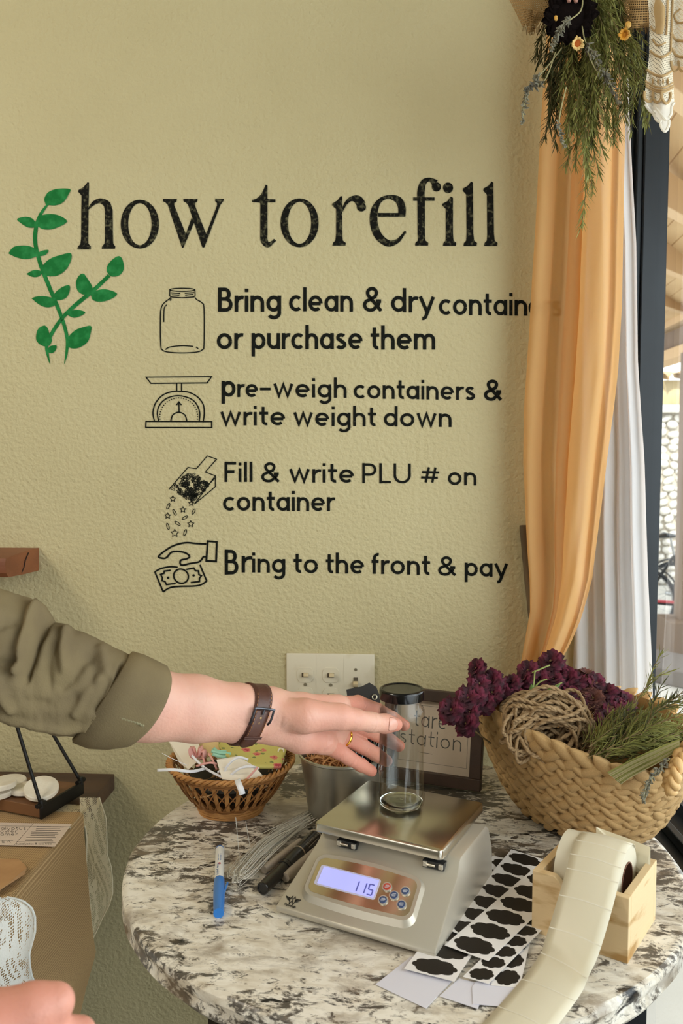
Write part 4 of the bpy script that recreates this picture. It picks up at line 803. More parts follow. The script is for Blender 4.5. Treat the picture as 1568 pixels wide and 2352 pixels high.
def ringpt(row, phi, extra=0, hd=None):
    tx, ty, bx, by, dp, bul = row; cx, cy = (tx+bx)/2, (ty+by)/2; hh = math.hypot(tx-bx, ty-by)/2/FPX*dp
    c, s = math.cos(phi), math.sin(phi); k = 1+extra/hh
    x = cx+(tx-bx)/2*c*k; y = cy+(ty-by)/2*c*k
    near = s; hd = hd or hh*.80; dd = dp-near*(hd+extra); x = x+(bul*max(0, near))
    # keep the outline where the sight line is: the offset to the side is at the ring's own depth
    P = CAM+(atd(x, y, dp)-CAM+FW*(dd-dp))*SH; return P, x, y
rows = []
for i in range(len(ST)-1):
    for k in range(6): t = k/6; rows.append([a+(b-a)*t for a, b in zip(ST[i], ST[i+1])])
rows.append(list(ST[-1]))
NPH = 120; vs = []
for r_ in rows:
    for j in range(NPH):
        ph = 2*pi*j/NPH; P, x, y = ringpt(r_, ph); dv = 0
        if math.sin(ph) > -.2:
            for L, wd, am in RID: dv += 1.45*am*math.exp(-(segd(x, y, L)/(wd*.85))**2)
            dv *= min(1, max(0, math.sin(ph)+.15)*2.2)
        dv += .0026*noise.noise(Vector((x/38, y/60, ph)))+.0007*noise.noise(Vector((x/12, y/18, 3)))
        P, _, _ = ringpt(r_, ph, dv) if dv else (P, 0, 0); vs.append(P)
nr = len(rows); fs = [(i*NPH+j, i*NPH+(j+1) % NPH, (i+1)*NPH+(j+1) % NPH, (i+1)*NPH+j) for i in range(nr-1) for j in range(NPH)]
b = MB().add(vs, fs); b.build('shirt_sleeve', m_olv, person, thick=.0012, angle=180)
# turned-back cuff: outer band, lip, inner band
CU = [(296, 1506, 168, 1694, .867, 18, .001), (299, 1504, 172, 1697, .8675, 20, .0035), (325, 1513, 205, 1709, .874, 30, .0040), (352, 1526, 245, 1711, .881, 40, .0040), (378, 1539, 284, 1706, .889, 48, .0036), (382, 1543, 290, 1702, .890, 48, .0015), (376, 1546, 284, 1698, .889, 46, -.0012), (330, 1530, 240, 1690, .878, 36, -.0022)]
vs = []
for r_ in CU:
    for j in range(NPH):
        ph = 2*pi*j/NPH; P, _, _ = ringpt(r_[:6], ph, r_[6]+.0006*noise.noise(Vector((r_[0]/30, ph*2, 7))), hd=.034); vs.append(P)
fs = [(i*NPH+j, i*NPH+(j+1) % NPH, (i+1)*NPH+(j+1) % NPH, (i+1)*NPH+j) for i in range(len(CU)-1) for j in range(NPH)]
MB().add(vs, fs).build('shirt_cuff', m_olv, person, thick=.001, angle=180)
b = MB(); P = []
for t in np.linspace(0, 1, 26):
    x = 262+(330-262)*t; y = 1637+(1668-1637)*t+5*math.sin(t*5)*(1-t); P.append(atd(x, y, (.836+.012*t)*SH)+Vector((0, 0, .0008*math.sin(t*60))))
b.tube(P, .0011, 5); b.build('frayed_seam', mat('frayed_thread', '8d8767', .9), person)
# ---- the other hand, close and low at the left ----
G2 = [((-160, 2470, .46), (-60, 2400, .47), .030, .026), ((-160, 2400, .46), (0, 2352, .475), .022, .016), ((0, 2352, .475), (75, 2318, .48), .0155, .0130), ((75, 2318, .48), (128, 2302, .485), .0125, .0105), ((-60, 2430, .47), (80, 2385, .48), .020, .0135), ((80, 2385, .48), (180, 2378, .495), .0125, .0105), ((-60, 2470, .48), (60, 2450, .50), .02, .013), ((60, 2450, .5), (180, 2440, .51), .012, .010)]
f2h = lambda P: grp(P, G2, .0028)
c0 = W3(20, 2380, .48); V2, Q2 = surface_nets(f2h, (-.075, -.05, -.05), (.06, .05, .045), .0018, c0, np.eye(3))
h2 = np_mesh('other_hand', V2, Q2, m_skin, person); at2 = h2.data.attributes.new('flush', 'FLOAT', 'POINT'); at2.data.foreach_set('value', np.full(len(V2), .45, np.float32)); h2['label'] = 'loosely closed hand at the lower left'
# ================= curtains =================
def fabric(name, col, tr, bump=(500, .2), vary=None, through=0):
    m = mat(name, col, .8, bump=bump, vary=vary, spec=.1, translucent=tr)
    if through:
        nt = m.node_tree; o_ = nt.nodes['Material Output']; sh = o_.inputs[0].links[0].from_socket; tp = nt.nodes.new('ShaderNodeBsdfTransparent'); mx = nt.nodes.new('ShaderNodeMixShader'); mx.inputs[0].default_value = through
        nt.links.new(sh, mx.inputs[1]); nt.links.new(tp.outputs[0], mx.inputs[2]); nt.links.new(mx.outputs[0], o_.inputs[0])
    return m
m_or = fabric('ochre_voile', 'f1c88c', .5, through=.12); m_wh = fabric('white_sheer', 'fdfdff', .4, through=.05)
def curtain(nm, A, B, n_off, Lt, Rt, path, rows, m, lab, extra=lambda f, y: 0, nsub=5):
    FD = 1.9 if nm == 'orange_curtain' else 1.3; d = (B-A); d.z = 0; n = Vector((d.y, -d.x, 0)).normalized()
    if n.dot(CAM-A) < 0: n = -n
    P = spline([(f, q, 0) for f, q in path], nsub); vs = []
    for y in rows:
        L, Rr = interp(Lt, y), interp(Rt, y)
        for p in P:
            q = onP(L+(Rr-L)*p.x, y, A+n*n_off, n); vs.append(q+n*(p.y*FD+extra(p.x, y)))
    k = len(P); b = MB().add(vs, [(i*k+j, i*k+j+1, (i+1)*k+j+1, (i+1)*k+j) for i in range(len(rows)-1) for j in range(k-1)])
    o = b.build(nm, m, None, angle=180); return tag(o, lab, 'curtain')
A1 = atd(1235, 1040, 1.49); B1 = atd(1440, 1040, 1.40)
LT = [(-400, 1262), (60, 1258), (300, 1242), (560, 1228), (800, 1212), (930, 1205), (1060, 1202), (1200, 1209), (1330, 1220), (1400, 1222), (1480, 1208), (1540, 1196), (1640, 1185), (1760, 1180)]
RTt = [(-400, 1448), (60, 1446), (300, 1437), (560, 1432), (700, 1430), (860, 1420), (1060, 1396), (1200, 1378), (1330, 1360), (1420, 1335), (1480, 1310), (1520, 1288), (1560, 1265), (1640, 1240), (1760, 1215)]
path = [(0, 0), (.05, .010), (.11, .013), (.17, .010), (.20, .0), (.16, -.010), (.14, -.018), (.20, -.024), (.28, -.020), (.35, -.006), (.42, .002), (.49, .004), (.53, .0), (.50, -.008), (.46, -.012), (.50, -.018), (.56, .006), (.60, .014), (.68, .019), (.78, .021), (.85, .020), (.88, .014), (.86, .004), (.84, -.004), (.88, -.008), (.94, -.002), (1.0, .002)]
def ex(f, y): return .0035*noise.noise(Vector((f*9+y*.0025, y/170, 2)))*min(1, max(0, (y-350)/500))+.0025*math.sin(f*22+y*.010)*min(1, max(0, (y-900)/400))
yr = list(np.arange(-400, 1613, 24))
curtain('orange_curtain', A1, B1, .036, LT, RTt, path, yr, m_or, 'ochre orange voile curtain gathered in folds at the window corner', ex)
A2 = atd(1290, 1040, 1.52); B2 = atd(1500, 1040, 1.395)
LW = [(-400, 1300), (900, 1290), (1200, 1262), (1900, 1250)]
RW = [(-400, 1446), (240, 1447), (400, 1455), (560, 1464), (840, 1468), (1060, 1483), (1300, 1490), (1500, 1499), (1600, 1502), (1900, 1508)]
pw = [(f/24, .006*math.sin(f*1.9)+.004*math.sin(f*.9+1)) for f in range(25)]
curtain('white_curtain', A2, B2, 0, LW, RW, pw, list(np.arange(-400, 1900, 30)), m_wh, 'white sheer curtain hanging behind the orange one against the window frame')
# driftwood stick
m_bark = mat('weathered_bark', '5e4f3a', .85, bump=(160, 1.5), vary=('75644a', 30, .4, .7), stretch=(1, 1, .25))
a = onY(1201, 1207, -.018); c = onY(1226, 1440, -.028)
b = MB(); b.tube(spline([a, onY(1205, 1260, -.016), onY(1212, 1330, -.014), onY(1219, 1400, -.012), onY(1228, 1480, -.010), onY(1240, 1640, -.010), onY(1246, 1760, -.010)], 4), [.0065, .007, .0065, .0062, .006, .0066, .0062]*3+[.006]*4, 10)
tag(b.build('driftwood_stick', m_bark, None), 'thin brown stick leaning on the wall behind the orange curtain', 'stick')

# ================= sprigs =================
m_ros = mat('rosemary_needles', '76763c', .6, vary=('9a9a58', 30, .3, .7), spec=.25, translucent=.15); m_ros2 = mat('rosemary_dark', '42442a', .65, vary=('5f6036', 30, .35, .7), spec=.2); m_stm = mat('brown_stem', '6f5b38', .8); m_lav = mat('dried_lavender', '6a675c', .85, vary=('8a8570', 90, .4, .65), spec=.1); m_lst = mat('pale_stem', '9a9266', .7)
def needles(b, pts, ln, dens, spread=.5, w_=.0009, rs=rnd, up=None):
    L = 0
    for i in range(len(pts)-1):
        a, c = Vector(pts[i]), Vector(pts[i+1]); sg = (c-a).length; t = (c-a).normalized(); k = max(1, int(sg*dens+rs.random()))
        for j in range(k):
            p = a.lerp(c, rs.random()); az = rs.uniform(0, 2*pi); u = t.orthogonal().normalized(); v = t.cross(u); rd = u*math.cos(az)+v*math.sin(az)
            d = (t+rd*rs.uniform(.35, 1)*spread*1.6).normalized(); l = ln*rs.uniform(.6, 1.15); s = d.cross(rd).normalized()*w_; m_ = p+d*l*.5+t*l*.04; e = p+d*l+t*l*.12; q = t*w_*.6
            b.add([p+s*.5, p-s*.5, m_-s+q, m_+s+q, e, m_-q], [(0, 1, 2, 3), (3, 2, 4), (0, 3, 5), (1, 5, 2), (3, 4, 5), (2, 5, 4)])
def sprig(nm, pts, m, parent=None, ln=.014, dens=900, spread=.5, bare=.12, rad=.0011, twigs=0, rs=rnd):
    P = spline(pts, 5); b = MB(); b.mi = 1; b.tube(P, [rad*(1-.6*i/(len(P)-1)) for i in range(len(P))], 5); b.mi = 0; k0 = int(len(P)*bare)
    needles(b, P[k0:], ln, dens, spread, rs=rs)
    for _ in range(twigs):
        i = rs.randint(k0, len(P)-3); t = (P[i+1]-P[i]).normalized(); r_ = Vector((rs.uniform(-1, 1), rs.uniform(-1, 1), rs.uniform(-.6, .6))); d = (t+r_*.45).normalized(); l = rs.uniform(.03, .06)
        Q = [P[i], P[i]+d*l*.5, P[i]+(d+t*.5).normalized()*l]; b.mi = 1; b.tube(Q, rad*.5, 4); b.mi = 0; needles(b, Q, ln*.8, dens, spread, rs=rs)
    return b.build(nm, [m, m_stm], parent, smooth=False)
def lavender(nm, pts, parent=None, head=.45, w_=.0045, rs=rnd, m=m_lav):
    P = spline(pts, 6); b = MB(); b.mi = 1; b.tube(P, .0009, 5); b.mi = 0; k0 = int(len(P)*(1-head))
    for i in range(k0, len(P)-1):
        a, c = P[i], P[i+1]; t = (c-a).normalized()
        for j in range(7):
            p = a.lerp(c, rs.random()); r_ = Vector((rs.uniform(-1, 1), rs.uniform(-1, 1), rs.uniform(-1, 1))).normalized(); d = (r_+t*.7).normalized(); l = rs.uniform(.5, 1)*w_*(1.2 if i < len(P)-4 else .7)
            b.tube([p, p+d*l*.6, p+d*l], [.0006, .0013, .0004], 4)
    return b.build(nm, [m, m_lst], parent, smooth=False)
HB = empty('hanging_herb_bundle', atd(1345, -80, 1.15), 0, 'hanging bundle of dried rosemary, lavender and flowers in front of the orange curtain', 'dried flowers')
rs = random.Random(11)
SPG = [  # top x, tip x, tip y, depth, dark?, sideways
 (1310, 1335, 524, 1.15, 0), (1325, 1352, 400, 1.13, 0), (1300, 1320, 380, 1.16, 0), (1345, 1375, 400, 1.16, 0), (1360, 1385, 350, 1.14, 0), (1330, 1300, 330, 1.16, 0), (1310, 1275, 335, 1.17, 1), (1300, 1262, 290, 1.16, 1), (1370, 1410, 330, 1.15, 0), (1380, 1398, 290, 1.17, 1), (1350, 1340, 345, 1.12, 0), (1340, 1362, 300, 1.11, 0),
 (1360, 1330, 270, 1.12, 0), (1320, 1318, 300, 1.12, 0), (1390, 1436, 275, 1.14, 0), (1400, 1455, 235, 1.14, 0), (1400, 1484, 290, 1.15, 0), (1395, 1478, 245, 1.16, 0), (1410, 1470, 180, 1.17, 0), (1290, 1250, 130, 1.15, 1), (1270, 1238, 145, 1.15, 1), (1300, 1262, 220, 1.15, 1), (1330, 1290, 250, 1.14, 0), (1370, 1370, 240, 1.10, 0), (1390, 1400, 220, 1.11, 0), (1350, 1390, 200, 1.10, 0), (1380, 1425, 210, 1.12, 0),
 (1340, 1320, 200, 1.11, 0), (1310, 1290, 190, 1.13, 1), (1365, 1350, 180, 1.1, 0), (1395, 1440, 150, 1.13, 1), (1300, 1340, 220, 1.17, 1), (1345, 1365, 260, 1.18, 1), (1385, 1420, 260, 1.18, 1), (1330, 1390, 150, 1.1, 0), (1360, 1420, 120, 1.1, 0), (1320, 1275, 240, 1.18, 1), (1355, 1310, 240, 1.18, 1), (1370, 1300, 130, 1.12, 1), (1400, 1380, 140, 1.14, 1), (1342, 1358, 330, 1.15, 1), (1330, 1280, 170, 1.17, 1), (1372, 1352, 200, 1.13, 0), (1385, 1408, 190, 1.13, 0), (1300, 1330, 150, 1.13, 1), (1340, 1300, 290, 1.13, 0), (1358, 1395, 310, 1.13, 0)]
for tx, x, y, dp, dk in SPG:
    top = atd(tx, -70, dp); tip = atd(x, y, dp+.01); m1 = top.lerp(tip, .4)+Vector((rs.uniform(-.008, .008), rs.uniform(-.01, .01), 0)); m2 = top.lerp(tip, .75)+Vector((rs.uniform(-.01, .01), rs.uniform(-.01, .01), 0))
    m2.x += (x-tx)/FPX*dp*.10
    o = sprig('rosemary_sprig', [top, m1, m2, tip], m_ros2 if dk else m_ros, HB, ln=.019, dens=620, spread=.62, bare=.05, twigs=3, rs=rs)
for L, w_ in (([(1335, 40, 1.1), (1342, 90, 1.09), (1365, 130, 1.09), (1376, 158, 1.09)], .0095), ([(1350, 120, 1.09), (1368, 160, 1.09), (1395, 178, 1.09), (1420, 236, 1.09)], .0075), ([(1290, 110, 1.12), (1255, 155, 1.12), (1228, 185, 1.12), (1207, 222, 1.12), (1198, 286, 1.12)], .0065), ([(1275, 120, 1.12), (1258, 170, 1.12), (1243, 190, 1.12), (1205, 205, 1.12)], .008), ([(1338, -20, 1.08), (1333, 25, 1.08), (1295, 55, 1.08), (1280, 82, 1.08), (1266, 114, 1.08)], .007), ([(1300, 200, 1.09), (1290, 240, 1.09), (1283, 290, 1.09), (1296, 338, 1.09)], .0065)):
    lavender('lavender_sprig', [atd(*p) for p in L], HB, head=.62 if len(L) > 4 or L[0][0] in (1335, 1350) else .4, w_=w_, rs=rs)
# flowers in the bundle
m_sun = mat('dried_dark_sunflower', '120b09', .95, bump=(200, 2), spec=.1); m_yel = mat('dried_yellow_petal', 'd99a2c', .7, vary=('e8c070', 60, .4, .7)); m_orc = mat('orange_centre', 'b35a1c', .9, bump=(300, 1)); m_pch = mat('pale_petal', 'e2c07c', .7)
def facing(c, n=None): return (n or (CAM-Vector(c))).normalized().to_track_quat('Z', 'X').to_matrix()
def daisy(nm, c, r_, m1, m2, parent, n=16, cr=.45, seed=0, ctr=True, lift=.25, tilt=(0,0)):
    rs2 = random.Random(seed); Mf = facing(c, (CAM-Vector(c)).normalized()+Vector((tilt[0], 0, tilt[1]))); b = MB()
    for i in range(n):
        a = 2*pi*i/n+rs2.uniform(-.15, .15); l = r_*rs2.uniform(.85, 1.12)
        def pf(u, v):
            wv = (u-.5)*r_*.55*math.sin(pi*min(.97, .25+.72*v)); rr = r_*cr*.6+(l-r_*cr*.6)*v; q = Vector((rr*math.cos(a)-wv*math.sin(a), rr*math.sin(a)+wv*math.cos(a), r_*lift*math.sin(v*2.2)+abs(u-.5)*r_*.2+rs2.uniform(-.02, .02)*r_)); return Vector(c)+Mf@q
        b.grid(pf, 4, 5)
    o = b.build(nm, m1, parent, thick=.0004)
    if ctr: b = MB(); b.lathe([(r_*cr, 0), (r_*cr*.95, r_*.18), (r_*cr*.6, r_*.28), (0, r_*.3)], c, 20, M=Mf, capb=True, capt=False); b.build('flower_centre', m2, o)
    return o
daisy('dark_sunflower', atd(1308, 38, 1.10), .034, m_sun, m_sun, HB, 26, .6, 1)
daisy('yellow_flower', atd(1326, 100, 1.085), .0085, m_pch, m_orc, HB, 14, .62, 2, lift=.5)
daisy('orange_flower', atd(1434, 79, 1.09), .0080, m_yel, m_yel, HB, 14, .5, 3, lift=.9)
for p, r_ in (((1442, 57, 1.09), .0042), ((1276, 42, 1.10), .0042), ((1267, 30, 1.1), .003)):
    b = MB(); b.lathe([(0, -r_), (r_*.8, -r_*.5), (r_, 0), (r_*.7, r_*.7), (r_*.3, r_*.9), (0, r_*.8)], atd(*p), 14, M=facing(atd(*p))@Matrix.Rotation(.4, 3, 'X'), capb=False, capt=False); b.build('flower_bud', m_yel, HB)
m_pnk = mat('dried_pink_petal', 'a5786a', .8)
for i, p in enumerate([(1306, 5, 1.08), (1322, 6, 1.08), (1330, 0, 1.09)]):
    b = MB(); c_ = atd(*p); b.tube([c_+Vector((0, 0, .03)), c_+Vector((0, 0, .01)), c_], [.004, .0055, .002], 8); b.build('pink_bud', m_pnk, HB)
for L in ([(1400, -30, 1.1), (1418, 40, 1.1), (1432, 62, 1.1)], [(1286, -20, 1.1), (1284, 20, 1.1), (1292, 60, 1.1)]):
    b = MB(); b.tube(spline([atd(*p) for p in L], 5), .0012, 6); b.build('stem', m_ros, HB)

# ================= burlap and lace hung by the bundle =================
def weave_mat(nm, col, col2, sc, gap, rough=.9, rot=0, plain=0.0):
    """loose plain weave: threads with real holes between (alpha), procedural"""
    m = mat(nm, col, rough, spec=.1, translucent=.25); nt = m.node_tree; tc = nt.nodes.new('ShaderNodeTexCoord'); sp = nt.nodes.new('ShaderNodeSeparateXYZ'); nt.links.new(tc.outputs['UV'], sp.inputs[0])
    def sn(sock):
        a = nt.nodes.new('ShaderNodeMath'); a.operation = 'MULTIPLY'; a.inputs[1].default_value = sc; nt.links.new(sock, a.inputs[0])
        s = nt.nodes.new('ShaderNodeMath'); s.operation = 'SINE'; nt.links.new(a.outputs[0], s.inputs[0]); return s
    sx, sy = sn(sp.outputs[0]), sn(sp.outputs[1]); mx = nt.nodes.new('ShaderNodeMath'); mx.operation = 'MAXIMUM'; nt.links.new(sx.outputs[0], mx.inputs[0]); nt.links.new(sy.outputs[0], mx.inputs[1])
    gt = nt.nodes.new('ShaderNodeMath'); gt.operation = 'GREATER_THAN'; gt.inputs[1].default_value = gap; nt.links.new(mx.outputs[0], gt.inputs[0])
    bs = nt.nodes['Principled BSDF']; cr = nt.nodes.new('ShaderNodeValToRGB'); cr.color_ramp.elements[0].color = srgb(col2); cr.color_ramp.elements[1].color = srgb(col); cr.color_ramp.elements[0].position = .1; cr.color_ramp.elements[1].position = .8; nt.links.new(mx.outputs[0], cr.inputs[0]); nt.links.new(cr.outputs[0], bs.inputs['Base Color'])
    bp = nt.nodes.new('ShaderNodeBump'); bp.inputs['Distance'].default_value = .00022; nt.links.new(mx.outputs[0], bp.inputs['Height']); nt.links.new(bp.outputs[0], bs.inputs['Normal'])
    o_ = nt.nodes['Material Output']; sh = o_.inputs[0].links[0].from_socket; tp = nt.nodes.new('ShaderNodeBsdfTransparent'); ms = nt.nodes.new('ShaderNodeMixShader'); nt.links.new(gt.outputs[0], ms.inputs[0]); nt.links.new(tp.outputs[0], ms.inputs[1]); nt.links.new(sh, ms.inputs[2]); nt.links.new(ms.outputs[0], o_.inputs[0])
    return m
def add_uv(o, f):
    me = o.data; uv = me.uv_layers.new(name='UVMap')
    for l in me.loops: c = me.vertices[l.vertex_index].co; uv.data[l.index].uv = f(c)
m_bur = weave_mat('loose_burlap', 'b08f60', '6d5230', 1750, -.35)
def patch(nm, px, dp, m, wob=.004, parent=None, n=14, sc=1.0):
    """free-hanging cloth patch whose outline is the given quad (4 corners, in order)"""
    a, b_, c, d = [Vector((x, y, 0)) for x, y in px]
    def f(u, v):
        p = a.lerp(b_, u).lerp(d.lerp(c, u), v); return atd(p.x, p.y, dp+wob*math.sin(u*7+v*3)+wob*.6*noise.noise(Vector((u*4, v*4, dp*9))))
    g = MB().grid(f, n, n); o = g.build(nm, m, parent, angle=180); k = n
    uv = o.data.uv_layers.new(name='UVMap'); A_, B_, D_ = f(0, 0), f(1, 0), f(0, 1); W_, H_ = (B_-A_).length, (D_-A_).length
    for l in o.data.loops: i = l.vertex_index; uv.data[l.index].uv = ((i % k)/(k-1)*W_, (i//k)/(k-1)*H_)
    return o
br = empty('burlap_ribbon', atd(1300, -60, 1.14), 0, 'tan burlap ribbon with frayed ends tied behind the hanging herb bundle', 'ribbon')
patch('ribbon_tail', [(1150, -40), (1290, -40), (1248, 42), (1200, 62)], 1.13, m_bur, .004, br); patch('ribbon_tail', [(1200, 20), (1254, 28), (1226, 72), (1212, 76)], 1.128, m_bur, .002, br); patch('ribbon_tail', [(1400, -40), (1520, -40), (1500, 62), (1440, 66)], 1.14, m_bur, .006, br)
b = MB(); rs = random.Random(4)
for i in range(16): x = 1202+i*2.6; y = 62+rs.uniform(0, 8); b.tube([atd(x, y-8, 1.13), atd(x+rs.uniform(-3, 3), y+rs.uniform(4, 14), 1.13)], .0004, 3)
for i in range(16): x = 1448+i*3.2; y = 62; b.tube([atd(x, y-6, 1.14), atd(x+rs.uniform(-3, 3), y+rs.uniform(6, 22), 1.14)], .0004, 3)
b.build('frayed_threads', m_bur, br)['kind'] = 'stuff'
# lace: net ground with holes, embroidered cords and scalloped points
m_net = weave_mat('lace_net', 'f3ead6', 'e0d3b6', 2300, -.55); m_cord = mat('lace_cord', 'c7a877', .8, translucent=.25, bump=(700, .3)); m_lw = fabric('lace_white', 'f7f3ea', .5)
lace = empty('lace_valance', atd(1530, -60, 1.06), 0, 'cream lace valance with scalloped points hanging at the top of the window', 'valance')
def LP(x, y, o=0): return atd(x, y, 1.06+.006*math.sin((x-1480)/9)-.003*o)
def outl(nm, pts, m, parent=lace, o=0):
    P = [Vector((x, y, 0)) for x, y in pts]; b = MB(); n = len(P)//2
    # strip between left border (first half, downwards) and right border (second half, downwards)
    Lb, Rb = P[:n], P[n:]; vs = []; K = 10
    for a, c in zip(Lb, Rb):
        for k in range(K): q = a.lerp(c, k/(K-1)); vs.append(LP(q.x, q.y, o))
    b.add(vs, [(i*K+k, i*K+k+1, (i+1)*K+k+1, (i+1)*K+k) for i in range(n-1) for k in range(K-1)]); ob = b.build(nm, m, parent, angle=180)
    uv = ob.data.uv_layers.new(name='UVMap')
    for l in ob.data.loops: c = ob.data.vertices[l.vertex_index].co; uv.data[l.index].uv = (c.x+c.z*.5, c.z-c.x*.5)
    return ob
outl('lace_net', [(1480, -60), (1490, 30), (1491, 80), (1490, 130), (1484, 180), (1479, 232), (1490, 255), (1545, -60), (1548, 30), (1545, 80), (1541, 130), (1545, 180), (1548, 232), (1540, 250)], m_net)
outl('lace_point', [(1479, 228), (1484, 244), (1494, 256), (1505, 266), (1514, 276), (1518, 290), (1526, 300), (1548, 228), (1544, 240), (1541, 252), (1539, 262), (1537, 276), (1534, 290), (1528, 302)], m_lw, o=.3)
outl('lace_net', [(1538, -60), (1543, 30), (1541, 80), (1540, 120), (1539, 150), (1640, -60), (1640, 30), (1640, 80), (1640, 130), (1640, 160)], m_net, o=.5)
def cord(pts, r_=.0013): 
    b = MB(); b.tube([LP(x, y, 1) for x, y in [(p.x, p.y) for p in spline([(x, y, 0) for x, y in pts], 5)]], r_, 6); b.build('lace_cord', m_cord, lace)
for y, x0, x1 in ((126, 1492, 1539), (170, 1486, 1541), (196, 1482, 1545), (202, 1482, 1546), (207, 1483, 1545)): cord([(x0, y-10), (x0+(x1-x0)*.35, y+3), (x0+(x1-x0)*.7, y+4), (x1, y-6)], .0015 if y < 190 else .0011)
for x in (1490, 1509, 1530): cord([(x-10, 210), (x-10, 226), (x, 233+(x-1490)*.12), (x+9, 226), (x+9, 212)], .0017)
for x, y, r_ in ((1558, 88, 22), (1560, 125, 22)): cord([(x-18, y-14), (x-8, y+2), (x+10, y+6), (x+30, y)], .0016)
for x in (1550, 1566, 1582): cord([(x-9, 140), (x-7, 155), (x, 164), (x+8, 155), (x+8, 142)], .0014)
for x in (1498, 1510, 1522, 1533):
    b = MB(); b.tube([LP(x, 178, 1), LP(x+.5, 187, 1), LP(x+1, 195, 1)], [.0004, .0024, .0004], 8, flat=.5); b.build('lace_motif', m_cord, lace)
outl('lace_motif', [(1504, 0), (1500, 20), (1504, 50), (1505, 78), (1512, -6), (1526, 14), (1527, 50), (1522, 78)], m_cord, o=1.2)
for L in ([(1545, -20), (1543, 40), (1540, 120)], [(1534, -30), (1532, 40), (1530, 80)], [(1498, 90), (1510, 105), (1528, 98)], [(1494, 60), (1502, 72), (1508, 60)], [(1562, 20), (1548, 35), (1556, 52), (1574, 50)]): cord(L, .0012)
b = MB()
for L in ([(1482, 240), (1492, 254), (1503, 262)], [(1500, 262), (1508, 276), (1518, 280)], [(1516, 284), (1520, 296), (1528, 302), (1535, 290), (1536, 276)], [(1505, 248), (1516, 260), (1530, 276)], [(1548, 236), (1542, 246), (1541, 262), (1536, 270)]): b.tube([LP(p.x, p.y, .8) for p in spline([(x, y, 0) for x, y in L], 5)], .0017, 6)
b.build('lace_edging', m_lw, lace)['kind'] = 'stuff'
# ================= wall shelf and wooden side table (left) =================
m_oak = mat('rustic_red_wood', '8a5230', .55, vary=('6a3a20', 7, .35, .7), stretch=(.3, 1, 3), bump=(60, .5)); m_wal = mat('walnut_board', '5b4130', .5, vary=('42302a', 9, .35, .7), stretch=(.25, 2.2, 2), bump=(70, .3))
def prismX(outline, x0, x1, fnoise=0):   # outline in (y, z)
    pass
b = MB(); ys = [0, -.045, -.095, -.138]; n = 10; x0, x1 = -1.25, -.6505
prof = [(0, 1.232), (0, 1.274), (-.05, 1.2745), (-.10, 1.2735), (-.134, 1.271), (-.139, 1.262), (-.136, 1.246), (-.128, 1.238), (-.06, 1.234)]
vs = []
for i in range(14):
    x = x0+(x1-x0)*i/13
    for y, z in prof: vs.append((x+(.004*noise.noise(Vector((y*30, z*60, 0))) if i == 13 else 0), y+.004*noise.noise(Vector((x*12, z*40, 1)))*(y < -.1), z))
k = len(prof); b.add(vs, [(i*k+j, i*k+(j+1) % k, (i+1)*k+(j+1) % k, (i+1)*k+j) for i in range(13) for j in range(k)]+[tuple(range(k)), tuple(13*k+j for j in range(k-1, -1, -1))])
sh = b.build('wall_shelf', m_oak, None, angle=30, loc=(-.95, -.07, 1.25)); tag(sh, 'thick reddish live-edge wooden shelf block fixed on the green wall, upper left', 'shelf')
b = MB(); b.tube([Vector((-.650, -.045+.0, 1.270)), Vector((-.6495, -.060, 1.258)), Vector((-.6495, -.066, 1.247)), Vector((-.650, -.076, 1.238))], .0012, 5); b.build('crack', mat('dark_crack', '2c1a12', .9), sh)
st = empty('side_table', (-.95, -.45, 0), 0, 'dark walnut side table under the burlap and lace cloths', 'table')
b = MB(); b.box((-.957, -.43, .835), (.887, .85, .030)); b.build('tabletop', m_wal, st, smooth=False, bevel=.0015)
for x in (-1.30, -.66):
    for y in (-.14, -.78): b = MB(); b.box((x, y, .41), (.05, .05, .82)); b.build('leg', m_wal, st, smooth=False)
# burlap runner: on the table and falling over its right side
m_bur2 = weave_mat('burlap_cloth', 'dcbd8e', 'a5825a', 1900, -1.2)
XE = -.508
BB = [(1885, 190), (1900, 198), (1930, 199), (1960, 197), (2000, 197), (2053, 209), (2100, 214), (2145, 210), (2200, 194), (2267, 168), (2352, 140), (2460, 110)]
NX = Vector((1, 0, 0))
yl = onP(192, 1886, Vector((XE, 0, 0)), NX).y
def drape(s, t):        # s: 0..1 on the table from left to edge, 1..2 down the side; t: 0 back .. 1 front
    if s <= 1:
        x = -1.25+(XE-.006+1.25)*s; z = .8525+.0007*noise.noise(Vector((x*30, t*20, 0))); y = yl+.012*(1-s)-.62*t; return Vector((x, y, z))
    q = s-1
    if q < .12: a = q/.12*pi/2; return Vector((XE-.006+.006*math.sin(a), yl-.62*t, .8525-.006*(1-math.cos(a))))
    k = (q-.12)/.88; py = 1893+k*547; e = onP(interp(BB, py), py, Vector((XE, 0, 0)), NX)
    return Vector((XE+.012*math.sin(t*9+k*2)*k+.02*k, min(e.y, yl)-.60*t*(1-.1*k), .8465-(.8465-e.z if e.z < .8465 else 0)))
ns, ntt = 70, 50; vs = []; S_ = list(np.linspace(0, 1, 16))+list(np.linspace(1.01, 2, 54))
for s in S_:
    for j in range(ntt): vs.append(drape(s, j/(ntt-1)))
b = MB().add(vs, [(i*ntt+j, i*ntt+j+1, (i+1)*ntt+j+1, (i+1)*ntt+j) for i in range(len(S_)-1) for j in range(ntt-1)]); br_ = b.build('burlap_runner', m_bur2, None, angle=180, loc=(-.9, -.45, .853))
uv = br_.data.uv_layers.new(name='UVMap')
for l in br_.data.loops: i = l.vertex_index; uv.data[l.index].uv = ((-1.25+.73*S_[i//ntt] if S_[i//ntt] <= 1 else -.52+.42*(S_[i//ntt]-1)), (i % ntt)/(ntt-1)*.62)
